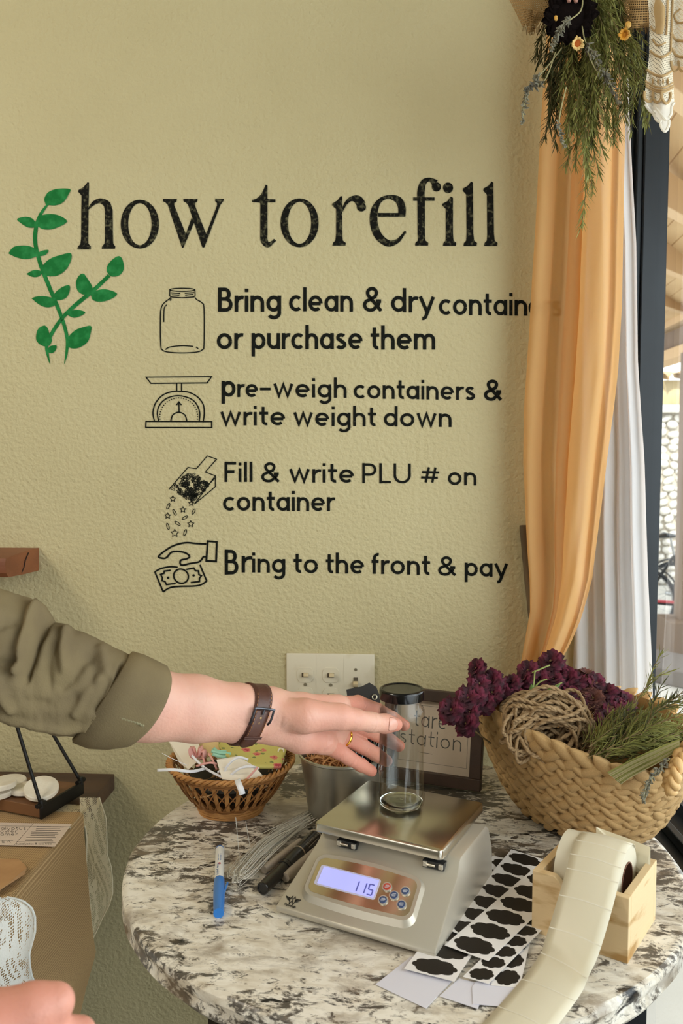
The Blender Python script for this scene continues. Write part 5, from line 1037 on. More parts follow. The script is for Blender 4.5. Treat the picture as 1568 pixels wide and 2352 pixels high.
tag(br_, 'brown burlap cloth lying on the side table and hanging over its edge', 'cloth')
# lace pieces
def lace_mat(nm, col, sc=330, hole=.36):
    m = mat(nm, col, .85, spec=.1, translucent=.15, bump=(500, .4)); nt = m.node_tree; tc = nt.nodes.new('ShaderNodeTexCoord')
    vo = nt.nodes.new('ShaderNodeTexVoronoi'); vo.inputs['Scale'].default_value = sc; vo.inputs['Randomness'].default_value = .25; nt.links.new(tc.outputs['Object'], vo.inputs['Vector'])
    lt = nt.nodes.new('ShaderNodeMath'); lt.operation = 'LESS_THAN'; lt.inputs[1].default_value = hole; nt.links.new(vo.outputs['Distance'], lt.inputs[0])
    no = nt.nodes.new('ShaderNodeTexNoise'); no.inputs['Scale'].default_value = 38; no.inputs['Detail'].default_value = 2; nt.links.new(tc.outputs['Object'], no.inputs['Vector']); g2 = nt.nodes.new('ShaderNodeMath'); g2.operation = 'GREATER_THAN'; g2.inputs[1].default_value = .43; nt.links.new(no.outputs[0], g2.inputs[0])
    mu = nt.nodes.new('ShaderNodeMath'); mu.operation = 'MULTIPLY'; nt.links.new(lt.outputs[0], mu.inputs[0]); nt.links.new(g2.outputs[0], mu.inputs[1])
    o_ = nt.nodes['Material Output']; s_ = o_.inputs[0].links[0].from_socket; tp = nt.nodes.new('ShaderNodeBsdfTransparent'); ms = nt.nodes.new('ShaderNodeMixShader'); nt.links.new(mu.outputs[0], ms.inputs[0]); nt.links.new(s_, ms.inputs[1]); nt.links.new(tp.outputs[0], ms.inputs[2]); nt.links.new(ms.outputs[0], o_.inputs[0]); return m
m_lc = lace_mat('cream_lace', 'ded0ae', 300, .42); m_lc2 = lace_mat('white_lace', 'e6e6e0', 260, .40)
lc = empty('lace_trim_cloth', (-.52, -.2, .853), 0, 'cream lace cloth edge hanging over the back corner of the side table', 'cloth')
OB = [(1828, 226), (1850, 231), (1880, 239), (1920, 240), (1960, 243), (1990, 255), (2020, 260), (2053, 261), (2080, 252), (2110, 234), (2140, 218), (2156, 209)]
def lf(u, v):
    py = 1832+v*322; a = interp(OB, py); c = interp(BB, max(py, 1886))-4; c = min(c, a-1); px = a+(c-a)*u; return onP(px, py, Vector((XE-.001, 0, 0)), NX)+NX*(.003*math.sin(u*5+v*7))
MB().grid(lf, 14, 40).build('hanging_edge', m_lc, lc, angle=180)
def lt_(u, v):
    x = -1.3+(XE+1.3)*u; y0 = -.142-.020*v*3; return Vector((x, -.150-.085*v-.004*math.sin(x*60)*v, .8514+.0005*math.sin(x*90)))
MB().grid(lt_, 60, 8).build('flat_edge', m_lc, lc, angle=180)
b = MB(); b.tube([lf(0, v)+NX*.0008 for v in np.linspace(0, 1, 60)], .0014, 5); b.tube([lf(1, v)+NX*.001 for v in np.linspace(.2, 1, 50)], .0012, 5); b.tube([lt_(u, 1)+Vector((0, 0, .0005)) for u in np.linspace(0, 1, 80)], .0012, 5); b.build('lace_border', mat('lace_thread', 'e3d8bb', .8), lc)
l2 = empty('white_lace_cloth', (-.6, -.6, .854), 0, 'white lace cloth draped over the front of the burlap, lower left', 'cloth')
O2 = [(2060, 8), (2063, 30), (2070, 52), (2085, 68), (2105, 73), (2140, 70), (2170, 60), (2190, 55), (2215, 57), (2240, 64), (2262, 76), (2300, 90), (2400, 100)]
XL = XE+.045
def l2f(u, v):
    py = 2061+v*300; a = interp(O2, py); px = a-(a+130)*u; return onP(px, py, Vector((XL, 0, 0)), NX)+NX*(.006*math.sin(u*6+v*4)+.003*math.sin(u*17))
MB().grid(l2f, 40, 40).build('hanging_fold', m_lc2, l2, angle=180); b = MB(); b.tube([l2f(0, v)+NX*.0008 for v in np.linspace(0, 1, 60)], .0015, 5); b.build('lace_border', mat('white_lace_thread', 'dfe0dc', .8), l2)
def l2t(u, v):
    P = l2f(u, 0); return Vector((P.x-.16*v, P.y, P.z+ (0 if v == 0 else 0)+(.8545-P.z)*min(1, v*3)))
MB().grid(l2t, 30, 8).build('top_fold', m_lc2, l2, angle=180)
# paper card with print
m_card = mat('blush_card', 'd9c6b6', .7); m_pr = mat('grey_print', '5c5752', .8); m_kraft = mat('kraft_paper', 'b98f62', .8, vary=('ac8257', 30, .4, .7), bump=(300, .1))
def flat(nm, px, z, m, par=None, th=.0004, loc=None, bevel=0):
    P = [onZ(x, y, z) for x, y in px]; b = MB(); n = len(P); b.add([(p.x, p.y, z) for p in P]+[(p.x, p.y, z+th) for p in P], [tuple(range(n-1, -1, -1)), tuple(range(n, 2*n))]+[(i, (i+1) % n, (i+1) % n+n, i+n) for i in range(n)])
    return b.build(nm, m, par, smooth=False, loc=loc, bevel=bevel)
zc = .8555
cd_ = empty('product_card', onZ(60, 1915, zc), 0, 'blush printed card for eucalyptus shower steamer lying on the burlap', 'card')
flat('card', [(-90, 1888), (165, 1893), (126, 1945), (-110, 1938)], zc, m_card, cd_)
def zf(x, y, h): p = onZ(x, y, zc+.0006); return p
fc = lambda x, y: (x/3.267, 1640+y/3.267)
b = MB()
for s, x0, x1, y, xh in (('calyptus', -8, 60, 1906, 5.0), ('ower', 0, 39, 1912, 4.6), ('amer', 0, 40, 1919, 4.6)): word(s, x0, x1, y, y, xh, None, None, .16, zf, mb=b)
word('VEA', -10, 25, 1936, 1936, 4.2, None, None, .16, zf, track=.5, mb=b); word('eucalyptus & tea tree', 36, 119, 1940, 1940, 2.8, None, None, .2, zf, mb=b)
stroke(b, [(75, 1893), (32, 1942)], .6, zf); stroke(b, [(-60, 1929), (30, 1931)], .6, zf); stroke(b, [(38, 1933), (128, 1936)], .6, zf); stroke(b, [(-60, 1896), (160, 1899)], .5, zf)
for i in range(9):
    y = 1899+i*4.0; stroke(b, [(78-i*4+6+(i % 3)*3, y), (146-i*3-(i % 2)*5, y+.8)], .9, zf)
b.build('print', m_pr, cd_, smooth=False)
en = []
EN = ['lowest', 'second from the bottom', 'third from the bottom', 'middle', 'third from the top', 'second from the top', 'topmost']
for i in range(7):
    dx, dy = (i-3)*1.6, (6-i)*2.4
    P = [(-120, 1978+dy), (30+dx, 1973+dy), (40+dx, 1976+dy), (56+dx*.5, 1989+dy), (59+dx*.5, 1994+dy), (10+dx*2, 2030+dy), (-6+dx, 2044+dy), (-120, 2044+dy)]
    o = flat('kraft_envelope', P, zc+.0002+i*.0011, m_kraft, None, .0009, loc=onZ(0, 2000, zc)); tag(o, 'brown kraft envelope on the burlap, '+EN[i]+' of its fanned stack', 'envelope', 'kraft envelopes stacked on the burlap')
# hanging board with black metal brackets and round bath bombs
m_brd = mat('warm_wood_board', '7d5636', .5, vary=('694427', 8, .35, .7), stretch=(.3, 2.5, 1), bump=(70, .2)); m_bmet = mat('black_metal', '161514', .45, metal=.4)
hbd = empty('hanging_tray', onZ(60, 1820, .858), 0, 'wooden tray board with black metal bracket and slanting rods on the side table', 'tray')
zt_ = .876; F1 = onZ(93, 1853, zt_); B1_ = onZ(184, 1799, zt_); F0 = onZ(-160, 1806, zt_); B0 = onZ(-120, 1764, zt_)
b = MB(); b.add([(p.x, p.y, .857) for p in (F0, F1, B1_, B0)]+[(p.x, p.y, zt_) for p in (F0, F1, B1_, B0)], [(3,2,1,0),(4,5,6,7),(0,1,5,4),(1,2,6,5),(2,3,7,6),(3,0,4,7)]); b.build('board', m_brd, hbd, smooth=False, bevel=.001)
ex_ = (F1-F0).normalized(); ey_ = (B1_-F1).normalized()
b = MB(); a_ = F1+ex_*.0022-ey_*.003; c_ = B1_+ex_*.0022+ey_*.004
for z0, z1, t in ((.8565, .8785, .002),): b.add([(p+ex_*s).to_tuple()[:2]+(z,) for z in (z0, z1) for p, s in ((a_, -t), (a_, t), (c_, t), (c_, -t))], [(3,2,1,0),(4,5,6,7),(0,1,5,4),(1,2,6,5),(2,3,7,6),(3,0,4,7)])
b.build('end_bar', m_bmet, hbd, smooth=False)
apex = atd(-47, 1415, 1.42)
for p_, tgt in ((F1, (35, 1655)), (B1_, (112, 1670))):
    q = Vector((p_.x, p_.y, .880))+ex_*.001; dpt = (q-CAM).dot(FW); t_ = atd(tgt[0], tgt[1], dpt+.01); b = MB(); e = q+(t_-q)*2.1; b.tube([q, e], .0030, 10); b.build('rod', m_bmet, hbd)
    b = MB(); b.tube([q-ey_*.010, q+ey_*.010], .0040, 10); b.tube([q-Vector((0, 0, .006)), q+Vector((0, 0, .008))], .0044, 10); b.build('rod_socket', m_bmet, hbd)
m_bomb = mat('white_bath_bomb', 'ebe4d4', .9, bump=(220, .8), vary=('ddd2bd', 40, .45, .75))
prof = [(0, 0), (.020, 0), (.0262, .0004), (.0276, .0015), (.0280, .0075), (.0270, .0095), (.022, .0102), (.012, .0106), (0, .0106)]
b = MB(); b.lathe(prof, n=36, capb=False, capt=False); o0 = b.build('bath_bomb', m_bomb, None, angle=25)
for i, (x, y, z, tx, ty, lb) in enumerate([(95, 1817, .888, -.34, .16, 'round white bath bomb leaning at the right end of the tray'), (62, 1818, .877, -.05, .05, 'round cream bath bomb lying flat under the leaning one'), (22, 1803, .877, 0, 0, 'round white bath bomb at the back of the tray'), (-8, 1826, .877, .0, .0, 'round white bath bomb cut off by the left picture edge, lower one'), (-2, 1808, .8915, .03, -.06, 'round white bath bomb stacked on top at the left picture edge')]):
    o = o0 if i == 0 else o0.copy()
    if i: COL.objects.link(o)
    o.location = onZ(x, y, z); o.location.z = z; o.rotation_euler = (tx+ (.0), ty, i*1.1 if i not in (0,) else 0); tag(o, lb, 'bath bomb', 'white bath bombs on the tray')
    if i == 0: o.rotation_euler = (.30, .12, 0)
# ================= switch plate =================
m_pl = mat('yellowed_switch_plastic', 'd9d0b8', .45, vary=('c2b592', 22, .55, .85)); m_tg = mat('ivory_toggle', 'cbb993', .4); m_scr = mat('screw_metal', 'b0a890', .35, metal=.7); m_slot = mat('dark_slot', '5a5142', .7)
sx0, sx1 = onY(658, 1500).x, onY(860, 1500).x; sz1 = onY(750, 1500).z; sz0 = sz1-.114; zm = (sz0+sz1)/2
sp_ = empty('switch_plate', ((sx0+sx1)/2, 0, zm), 0, 'three-gang ivory light switch plate on the green wall behind the hand', 'light switch')
b = MB(); b.box(((sx0+sx1)/2, -.0030, zm), (sx1-sx0, .0056, .114)); b.build('plate', m_pl, sp_, smooth=True, bevel=.0018, angle=30)
for x in (sx0+.0535, sx0+.1035): b = MB(); b.box((x+.0000+(.0235 if x > sx0+.09 else .0235)-.022, -.0059, zm), (.0004, .0003, .110)); b.build('plate_joint', m_slot if 0 else m_pl, sp_, smooth=False)
gx = [onY(701.5, 1548).x, onY(760, 1548).x]
def toggle(x, z, tilt=1, oct_=True):
    if oct_:
        b = MB(); P = [(x+.0165*math.cos(a)*min(1, .94/abs(math.cos(a)) if abs(math.cos(a)) > .94 else 1), z+.0170*max(-.80, min(.80, math.sin(a)))) for a in np.linspace(0, 2*pi, 41)[:-1]]
        b.prism(P, lambda a, c, h: (a, -.0058-h, c), 0, .0012); fr_ = b.build('switch_body', m_pl, sp_, smooth=False, bevel=.0004)
    else: fr_ = sp_
    b = MB(); b.box((x, -.0072, z), (.0125 if oct_ else .008, .0006, .0080 if oct_ else .020)); b.build('slot', m_slot, fr_ , smooth=False)
    b = MB(); b.box((x+(.002 if oct_ else 0), -.0115, z+.001*tilt), (.0092, .010, .0066), Matrix.Rotation(R(-20*tilt), 3, 'X')); b.build('toggle', m_tg, fr_, smooth=False, bevel=.0012)
for x in gx:
    toggle(x, onY(701, 1548).z); toggle(x, onY(701, 1594).z)
    b = MB(); b.tube([(x, -.0058, onY(701, 1570).z), (x, -.0072, onY(701, 1570).z)], .0030, 12); b.build('screw', m_scr, sp_)
gx3 = onY(817, 1560).x; toggle(gx3, onY(817, 1566).z, -1, False)
for y in (1536, 1596): b = MB(); b.tube([(gx3, -.0058, onY(817, y).z), (gx3, -.0070, onY(817, y).z)], .0028, 12); b.build('screw', m_scr, sp_)

# ================= small wicker bowl =================
m_wk = mat('honey_wicker', 'c28c50', .55, vary=('9c6a36', 35, .35, .7), bump=(200, .4)); m_wk2 = mat('honey_wicker_dark', '8f5f31', .6, bump=(200, .4))
wl, wr = onZ(392, 1738, T+.078), onZ(676, 1735, T+.078); wc0 = onZ(531, 1847, T); WB = Vector((wc0.x, wc0.y, T)); wR = (wr-wl).length/2*.98; wr0 = .052; wh = .078
WB = Vector(((wl.x+wr.x)/2, -.262, T))
bowl = empty('wicker_bowl', WB, 0, 'round open-weave honey wicker bowl holding ribbons and papers on the granite', 'basket')
def wprof(t): return wr0+(wR-wr0)*(t**.75)
def wp(a, t, off=0): r_ = wprof(t)+off; return WB+Vector((r_*math.cos(a), r_*math.sin(a), .014+(wh-.014)*t))
for k in range(4): b = MB(); b.tube([WB+Vector(((wr0-.004+.002*k)*math.cos(a), (wr0-.004+.002*k)*math.sin(a), .0025+.0042*k+.001*math.sin(a*3+k))) for a in np.linspace(0, 2*pi, 49)[:-1]], .0026, 6, closed=True); b.build('base_coil', m_wk, bowl)
NS = 30
for i in range(NS):
    a = 2*pi*i/NS; b = MB(); b.tube([wp(a, t) for t in np.linspace(0, 1, 8)], .0036, 6, flat=.22, ref=Vector((math.cos(a), math.sin(a), 0))); b.build('stake', m_wk, bowl)
for sgn in (1, -1):
    for i in range(NS):
        a = 2*pi*(i+.5)/NS; b = MB(); b.tube([wp(a+sgn*t*.42, .12+t*.72, .0018*sgn) for t in np.linspace(0, 1, 7)], .0012, 4); b.build('cross_strand', m_wk2, bowl)
for tz, r_ in ((.04, .0018), (.10, .0016), (.84, .0020), (.90, .0018)): b = MB(); b.tube([wp(a, tz, .0015*math.sin(a*NS/2)) for a in np.linspace(0, 2*pi, 121)[:-1]], r_, 5, closed=True); b.build('weaver', m_wk2, bowl)
for ph in range(3): b = MB(); b.tube([wp(a, .98+.045*math.sin(a*20+ph*2.1), .0034*math.cos(a*20+ph*2.1)) for a in np.linspace(0, 2*pi, 241)[:-1]], .0023, 6, closed=True); b.build('rim_braid', m_wk, bowl)
b = MB(); b.lathe([(0, .006), (wr0, .006)], WB, 32, capb=False, capt=False); b.build('base_mat', m_wk2, bowl)
# contents
m_wcard = mat('cream_card', 'ece3d2', .7); m_flo = bpy.data.materials.new('rose_print_fabric'); 
m_flo = mat('rose_print_fabric', 'bdb465', .8, bump=(500, .1)); nt = m_flo.node_tree; tc = nt.nodes.new('ShaderNodeTexCoord'); 
def blob(sc, thr, c, src, seed):
    mp2 = nt.nodes.new('ShaderNodeMapping'); mp2.inputs['Location'].default_value = (seed, seed*.3, 0); nt.links.new(tc.outputs['Object'], mp2.inputs[0]); v = nt.nodes.new('ShaderNodeTexVoronoi'); v.inputs['Scale'].default_value = sc; nt.links.new(mp2.outputs[0], v.inputs['Vector'])
    n2 = nt.nodes.new('ShaderNodeTexNoise'); n2.inputs['Scale'].default_value = sc*5; nt.links.new(mp2.outputs[0], n2.inputs['Vector']); ad = nt.nodes.new('ShaderNodeMath'); ad.operation = 'MULTIPLY_ADD'; ad.inputs[1].default_value = .35; nt.links.new(n2.outputs[0], ad.inputs[0]); nt.links.new(v.outputs['Distance'], ad.inputs[2])
    lt = nt.nodes.new('ShaderNodeMath'); lt.operation = 'LESS_THAN'; lt.inputs[1].default_value = thr; nt.links.new(ad.outputs[0], lt.inputs[0]); mx = nt.nodes.new('ShaderNodeMix'); mx.data_type = 'RGBA'; mx.inputs[7].default_value = srgb(c); nt.links.new(lt.outputs[0], mx.inputs[0])
    if isinstance(src, str): mx.inputs[6].default_value = srgb(src)
    else: nt.links.new(src, mx.inputs[6])
    return mx.outputs[2]
s_ = blob(70, .40, '76824a', 'c9bf6c', 3); s_ = blob(44, .48, 'd07a6a', s_, 0); s_ = blob(44, .36, 'b23a4a', s_, 0); nt.links.new(s_, nt.nodes['Principled BSDF'].inputs['Base Color'])
def card(nm, px, dps, m, lb=None, cat=None, grp=None, th=.0012, par=None):
    P = [atd(x, y, d) for (x, y), d in zip(px, dps)]; n = (P[1]-P[0]).cross(P[-1]-P[0]).normalized()*th/2; k = len(P); c = sum(P, Vector())/k
    b = MB(); b.add([p-n for p in P]+[p+n for p in P], [tuple(range(k-1, -1, -1)), tuple(range(k, 2*k))]+[(i, (i+1) % k, (i+1) % k+k, i+k) for i in range(k)]); o = b.build(nm, m, par, smooth=False, loc=None if par else c)
    return tag(o, lb, cat, grp)
card('gift_tag', [(383, 1694), (446, 1690), (470, 1735), (432, 1768), (412, 1752)], [1.33, 1.33, 1.28, 1.27, 1.29], m_wcard, 'large cream card standing at the left of the wicker bowl', 'card')
card('kraft_card', [(449, 1694), (500, 1692), (505, 1728), (474, 1740)], [1.335, 1.335, 1.30, 1.30], mat('tan_card', 'd9bd86', .7), 'tan card behind the cream card in the wicker bowl', 'card')
card('cream_card', [(497, 1745), (545, 1737), (585, 1760), (608, 1787), (560, 1795), (510, 1790)], [1.25, 1.25, 1.25, 1.24, 1.225, 1.23], m_wcard, 'cream card under white ribbons at the front of the wicker bowl', 'card')
fp = empty('floral_pouch', atd(570, 1725, 1.28), 0, 'yellow-green fabric pouch printed with red roses in the wicker bowl', 'pouch')
P4 = [Vector((487, 1712, 0)), Vector((660, 1708, 0)), Vector((640, 1760, 0)), Vector((600, 1772, 0))]
def pf(u, v):
    top = Vector((490, 1700, 0)).lerp(Vector((665, 1700, 0)), u); bot = Vector((520, 1735, 0)).lerp(Vector((645, 1762, 0)), u)+Vector((0, 12*math.sin(pi*u), 0)); p = top.lerp(bot, v); return atd(p.x, p.y, 1.345-.085*v-.008*math.sin(pi*u)+.002*math.sin(u*9+v*6))
MB().grid(pf, 18, 14).build('pouch_fabric', m_flo, fp, thick=.004, angle=60)
b = MB(); c_ = pf(.93, .42)+Vector((0, -.004, .002)); Mf = facing(c_); b.tube([c_+Mf@Vector((.0042*math.cos(a), .0042*math.sin(a), 0)) for a in np.linspace(0, 2*pi, 17)[:-1]], .0011, 6, closed=True); b.build('eyelet', m_wcard, fp)
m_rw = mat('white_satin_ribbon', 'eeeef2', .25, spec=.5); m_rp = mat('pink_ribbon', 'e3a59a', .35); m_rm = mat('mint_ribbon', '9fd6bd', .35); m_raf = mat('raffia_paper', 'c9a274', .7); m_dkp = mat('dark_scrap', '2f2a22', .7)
def ribbon(px, wd, m, lb, cat='ribbon', grp=None, nm='ribbon', tw=0):
    P = spline([atd(*p) for p in px], 6); b = MB(); n = len(P); vs = []
    for i, p in enumerate(P):
        t = (P[min(i+1, n-1)]-P[max(i-1, 0)]).normalized(); s = t.cross((CAM-p).normalized()).normalized(); a = tw*i/n; s = s*math.cos(a)+(CAM-p).normalized()*math.sin(a); vs += [p-s*wd/2, p+s*wd/2]
    b.add(vs, [(2*i, 2*i+1, 2*i+3, 2*i+2) for i in range(n-1)]); o = b.build(nm, m, None, loc=P[0], thick=.0003, angle=180); return tag(o, lb, cat, grp)
ribbon([(361, 1769, 1.22), (400, 1768, 1.21), (440, 1772, 1.22), (470, 1765, 1.25)], .0042, m_rw, 'white ribbon sticking out left over the wicker bowl rim')
ribbon([(545, 1790, 1.205), (548, 1800, 1.195), (553, 1812, 1.19), (557, 1825, 1.19)], .0085, m_rw, 'white ribbon end hanging over the front of the wicker bowl')
ribbon([(372, 1730, 1.26), (395, 1742, 1.25), (430, 1758, 1.25)], .0008, m_rw, 'thin white thread ribbon at the left rim of the bowl')
for i, L in enumerate([[(515, 1785, 1.24), (520, 1762, 1.235), (545, 1740, 1.235), (570, 1745, 1.24)], [(520, 1790, 1.235), (545, 1768, 1.23), (570, 1760, 1.23), (595, 1765, 1.235)], [(500, 1775, 1.24), (515, 1765, 1.24), (525, 1788, 1.23)], [(440, 1735, 1.27), (460, 1755, 1.26), (480, 1770, 1.25), (520, 1790, 1.23)]]): ribbon(L, .0035, m_rw, 'loose white ribbon curl in the wicker bowl, '+('arched highest over the cream card', 'curving low across the cream card', 'short one at the front of the card', 'long one running from the left card')[i], grp='white ribbon curls in the wicker bowl')
for i, L in enumerate([[(450, 1760, 1.25), (480, 1752, 1.245), (500, 1755, 1.25)], [(478, 1730, 1.27), (488, 1745, 1.255), (498, 1768, 1.25)], [(566, 1790, 1.225), (580, 1775, 1.225), (592, 1762, 1.23)], [(456, 1725, 1.28), (466, 1740, 1.27), (470, 1755, 1.26)]]): ribbon(L, .0030, m_rp, 'short pink ribbon piece in the wicker bowl, '+('lying flat at the left', 'standing beside the mint ribbons', 'at the right of the cream card', 'nearest the pink bow')[i], grp='pink ribbon pieces in the wicker bowl')
for i, L in enumerate([[(485, 1725, 1.27), (505, 1730, 1.265), (530, 1732, 1.265)], [(488, 1732, 1.265), (508, 1738, 1.26), (528, 1738, 1.26)], [(490, 1718, 1.28), (500, 1726, 1.27), (520, 1727, 1.27)]]): ribbon(L, .0048, m_rm, 'mint green ribbon piece in the wicker bowl, '+('middle', 'lowest', 'uppermost')[i]+' of three', grp='mint ribbon pieces in the wicker bowl')
bw = empty('ribbon_bow', atd(452, 1735, 1.275), 0, 'sheer pink bow on the cream card in the wicker bowl', 'bow'); c_ = atd(452, 1738, 1.275)
for sx_, sy_ in ((1, .4), (-.6, 1), (.5, 1.1)): b = MB(); b.tube([c_+RT*(.012*sx_*math.sin(a))+UP*(.010*sy_*math.sin(a)+.006*math.sin(2*a)) for a in np.linspace(0, pi, 12)], [.002+.005*math.sin(a) for a in np.linspace(0, pi, 12)], 8, flat=.4); b.build('bow_loop', m_rp, bw)
rs = random.Random(9)
b = MB()
for i in range(60):
    a0 = rs.uniform(0, 2*pi); r_ = rs.uniform(.01, .075); c_ = WB+Vector((r_*math.cos(a0), r_*math.sin(a0), wh*.55+rs.uniform(0, .015))); q = rs.uniform(.008, .016); u_ = Vector((rs.uniform(-1, 1), rs.uniform(-1, 1), rs.uniform(-.2, .2))).normalized(); v_ = Vector((0, 0, 1)).cross(u_).normalized()
    b.tube([c_+u_*q*math.cos(t)+v_*q*.5*math.sin(t)+Vector((0, 0, .003*t)) for t in np.linspace(0, rs.uniform(2, 5), 9)], .0011, 4)
o = b.build('shredded_paper', m_raf, None, loc=WB+Vector((0, 0, wh*.6))); tag(o, 'tan shredded paper filling the wicker bowl under the cards', 'shredded paper', kind='stuff')
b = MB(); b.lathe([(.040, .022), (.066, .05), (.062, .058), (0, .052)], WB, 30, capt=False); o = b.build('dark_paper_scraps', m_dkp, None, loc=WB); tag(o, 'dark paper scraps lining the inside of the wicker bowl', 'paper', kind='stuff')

# ================= galvanised bucket =================
m_galv = mat('galvanised_metal', 'b0ada2', .30, metal=.9, vary=('c6c2b5', 14, .35, .7), bump=(30, .2)); m_rub = mat('tan_rubber', 'c08a58', .6); m_gb = mat('black_gloss_plastic', '0d0e10', .15, coat=.4)
bk = onZ(787, 1877, T); BK = Vector((bk.x, bk.y, T)); bucket = empty('metal_bucket', BK, 0, 'galvanised metal bucket of rubber bands standing behind the scale', 'bucket')
b = MB(); b.lathe([(0, .001), (.049, .001), (.051, .004), (.064, .097), (.0665, .099), (.0665, .102), (.064, .1025), (.0625, .100), (.0615, .096), (.048, .006), (0, .005)], n=64, capb=False, capt=False); b.build('pail', m_galv, None, angle=40).parent = bucket
for i in range(70):
    c_ = BK+Vector((rs.uniform(-.040, .02), rs.uniform(-.035, .03), .070+rs.uniform(0, .020))); q = rs.uniform(.016, .026); n_ = Vector((rs.uniform(-.5, .5), rs.uniform(-.5, .5), 1)).normalized(); u_ = n_.orthogonal().normalized(); v_ = n_.cross(u_); ph = rs.uniform(0, 6); e = rs.uniform(.35, .8)
    cc, ss = math.cos(ph), math.sin(ph); uu = u_*cc+v_*ss; vv = v_*cc-u_*ss
    if (Vector((c_.x-BK.x, c_.y-BK.y)).length+q) > .057: q = .057-Vector((c_.x-BK.x, c_.y-BK.y)).length
    if q < .006: continue
    b = MB(); b.tube([c_+uu*q*math.cos(t)+vv*q*e*math.sin(t)+n_*.003*math.sin(3*t+ph) for t in np.linspace(0, 2*pi, 21)[:-1]], .0012, 5, closed=True); o = b.build('rubber_band', m_rub, None, loc=c_); tag(o, 'tan rubber band in the tangle inside the metal bucket', 'rubber band', 'rubber bands in the metal bucket')
# black tags and glossy pens standing in the bucket
def standing(px, dps, m, nm, lb, cat, th=.003, grp=None): return card(nm, px, dps, m, lb, cat, grp, th)
m_chalk = mat('black_chalkboard', '2b2825', .6)
ctag = standing([(795, 1584), (830, 1577), (848, 1568), (864, 1578), (873, 1600), (870, 1690), (812, 1700)], [1.285]*7, m_chalk, 'chalkboard_tag', 'black clipped-corner chalkboard tag standing in the bucket above the hand', 'tag', .002)
b = MB(); c_ = atd(860, 1601, 1.281); Mf = facing(c_); b.tube([c_+Mf@Vector((.0035*math.cos(a), .0035*math.sin(a), 0)) for a in np.linspace(0, 2*pi, 17)[:-1]], .0009, 6, closed=True); b.build('eyelet', m_scr, ctag)
for i, (x0, y0, x1, y1) in enumerate([(822, 1690, 805, 1775), (838, 1690, 822, 1775), (852, 1695, 840, 1775), (868, 1700, 858, 1775), (845, 1712, 812, 1776), (880, 1705, 872, 1770)]):
    a, c = atd(x0, y0, 1.255+.006*(i % 3)), atd(x1, y1, 1.235+.006*(i % 3)); b = MB(); b.tube([a, a.lerp(c, .5), c], [.0050, .0054, .0054], 12); b.tube([a+(a-c).normalized()*.004, a], [.003, .0045], 12); o = b.build('black_marker', m_gb, None, loc=c, angle=50); tag(o, 'glossy black marker standing in the bucket, '+{822: 'first', 838: 'third', 852: 'fourth', 868: 'fifth', 845: 'second', 880: 'sixth'}[x0]+' from the left', 'marker', 'glossy black markers in the bucket')

# ================= framed sign =================
m_fr = mat('stained_wood_frame', '4c3626', .55, vary=('33241a', 14, .35, .7), stretch=(1, 1, 1), bump=(120, .4)); m_pap = mat('blush_sign_paper', 'd8c3b0', .8); m_glz = m_pane
Fa, Fb = onZ(880, 1784, T), onZ(1106, 1818, T); fx = (Fb-Fa).normalized(); FWd = (Fb-Fa).length; FHt = .153; ti = R(10); fz = Vector((-fx.y*math.sin(ti), fx.x*math.sin(ti), math.cos(ti))); fn_ = fx.cross(fz)   # fn_ points to the viewer
if fn_.dot(CAM-Fa) < 0: fn_ = -fn_
fr_ = empty('framed_sign', Vector((Fa.x, Fa.y, T)), 0, 'dark wood framed tare station sign leaning behind the jar and basket', 'sign')
def FP(u, v, h): return Vector((Fa.x, Fa.y, T+.002))+fx*u+fz*v+fn_*h
bw_ = .019
for u0, u1, v0, v1 in ((0, FWd, 0, bw_), (0, FWd, FHt-bw_, FHt), (0, bw_, bw_, FHt-bw_), (FWd-bw_, FWd, bw_, FHt-bw_)):
    b = MB(); b.add([FP(u, v, h) for h in (0, .016) for u, v in ((u0, v0), (u1, v0), (u1, v1), (u0, v1))], [(3,2,1,0),(4,5,6,7),(0,1,5,4),(1,2,6,5),(2,3,7,6),(3,0,4,7)]); b.build('frame_rail', m_fr, fr_, smooth=False, bevel=.0012)
b = MB(); b.add([FP(u, v, h) for h in (.004, .005) for u, v in ((bw_*.8, bw_*.8), (FWd-bw_*.8, bw_*.8), (FWd-bw_*.8, FHt-bw_*.8), (bw_*.8, FHt-bw_*.8))], [(3,2,1,0),(4,5,6,7),(0,1,5,4),(1,2,6,5),(2,3,7,6),(3,0,4,7)]); b.build('paper', m_pap, fr_, smooth=False)
b = MB(); b.add([FP(u, v, .0100) for u, v in ((bw_, bw_), (FWd-bw_, bw_), (FWd-bw_, FHt-bw_), (bw_, FHt-bw_))], [(0, 1, 2, 3)]); b.build('glazing', m_glz, fr_, smooth=False, thick=.0)
m_sp = mat('sign_print', '5d5a57', .8); ff = lambda x, y, h: FP(x, -y, .0052+h*.2)
b = MB(); word('tare', .050, .108, -.089, -.089, .0195, None, None, .10, ff, mb=b); word('station', .026, .134, -.058, -.058, .0185, None, None, .10, ff, mb=b)
stroke(b, [(.06, -.048), (.085, -.0475)], .0007, ff)
stroke(b, [(.026, -.032), (FWd-.026, -.032), (FWd-.026, -FHt+.028), (.026, -FHt+.028)], .0005, ff, closed=True); b.build('print', m_sp, fr_, smooth=False)
b = MB(); b.add([FP(u, v, h) for h in (-.003, 0) for u, v in ((.05, .01), (.10, .01), (.10, .12), (.05, .12))], [(3,2,1,0),(4,5,6,7),(0,1,5,4),(1,2,6,5),(2,3,7,6),(3,0,4,7)]); b.build('easel_back', m_fr, fr_, smooth=False)

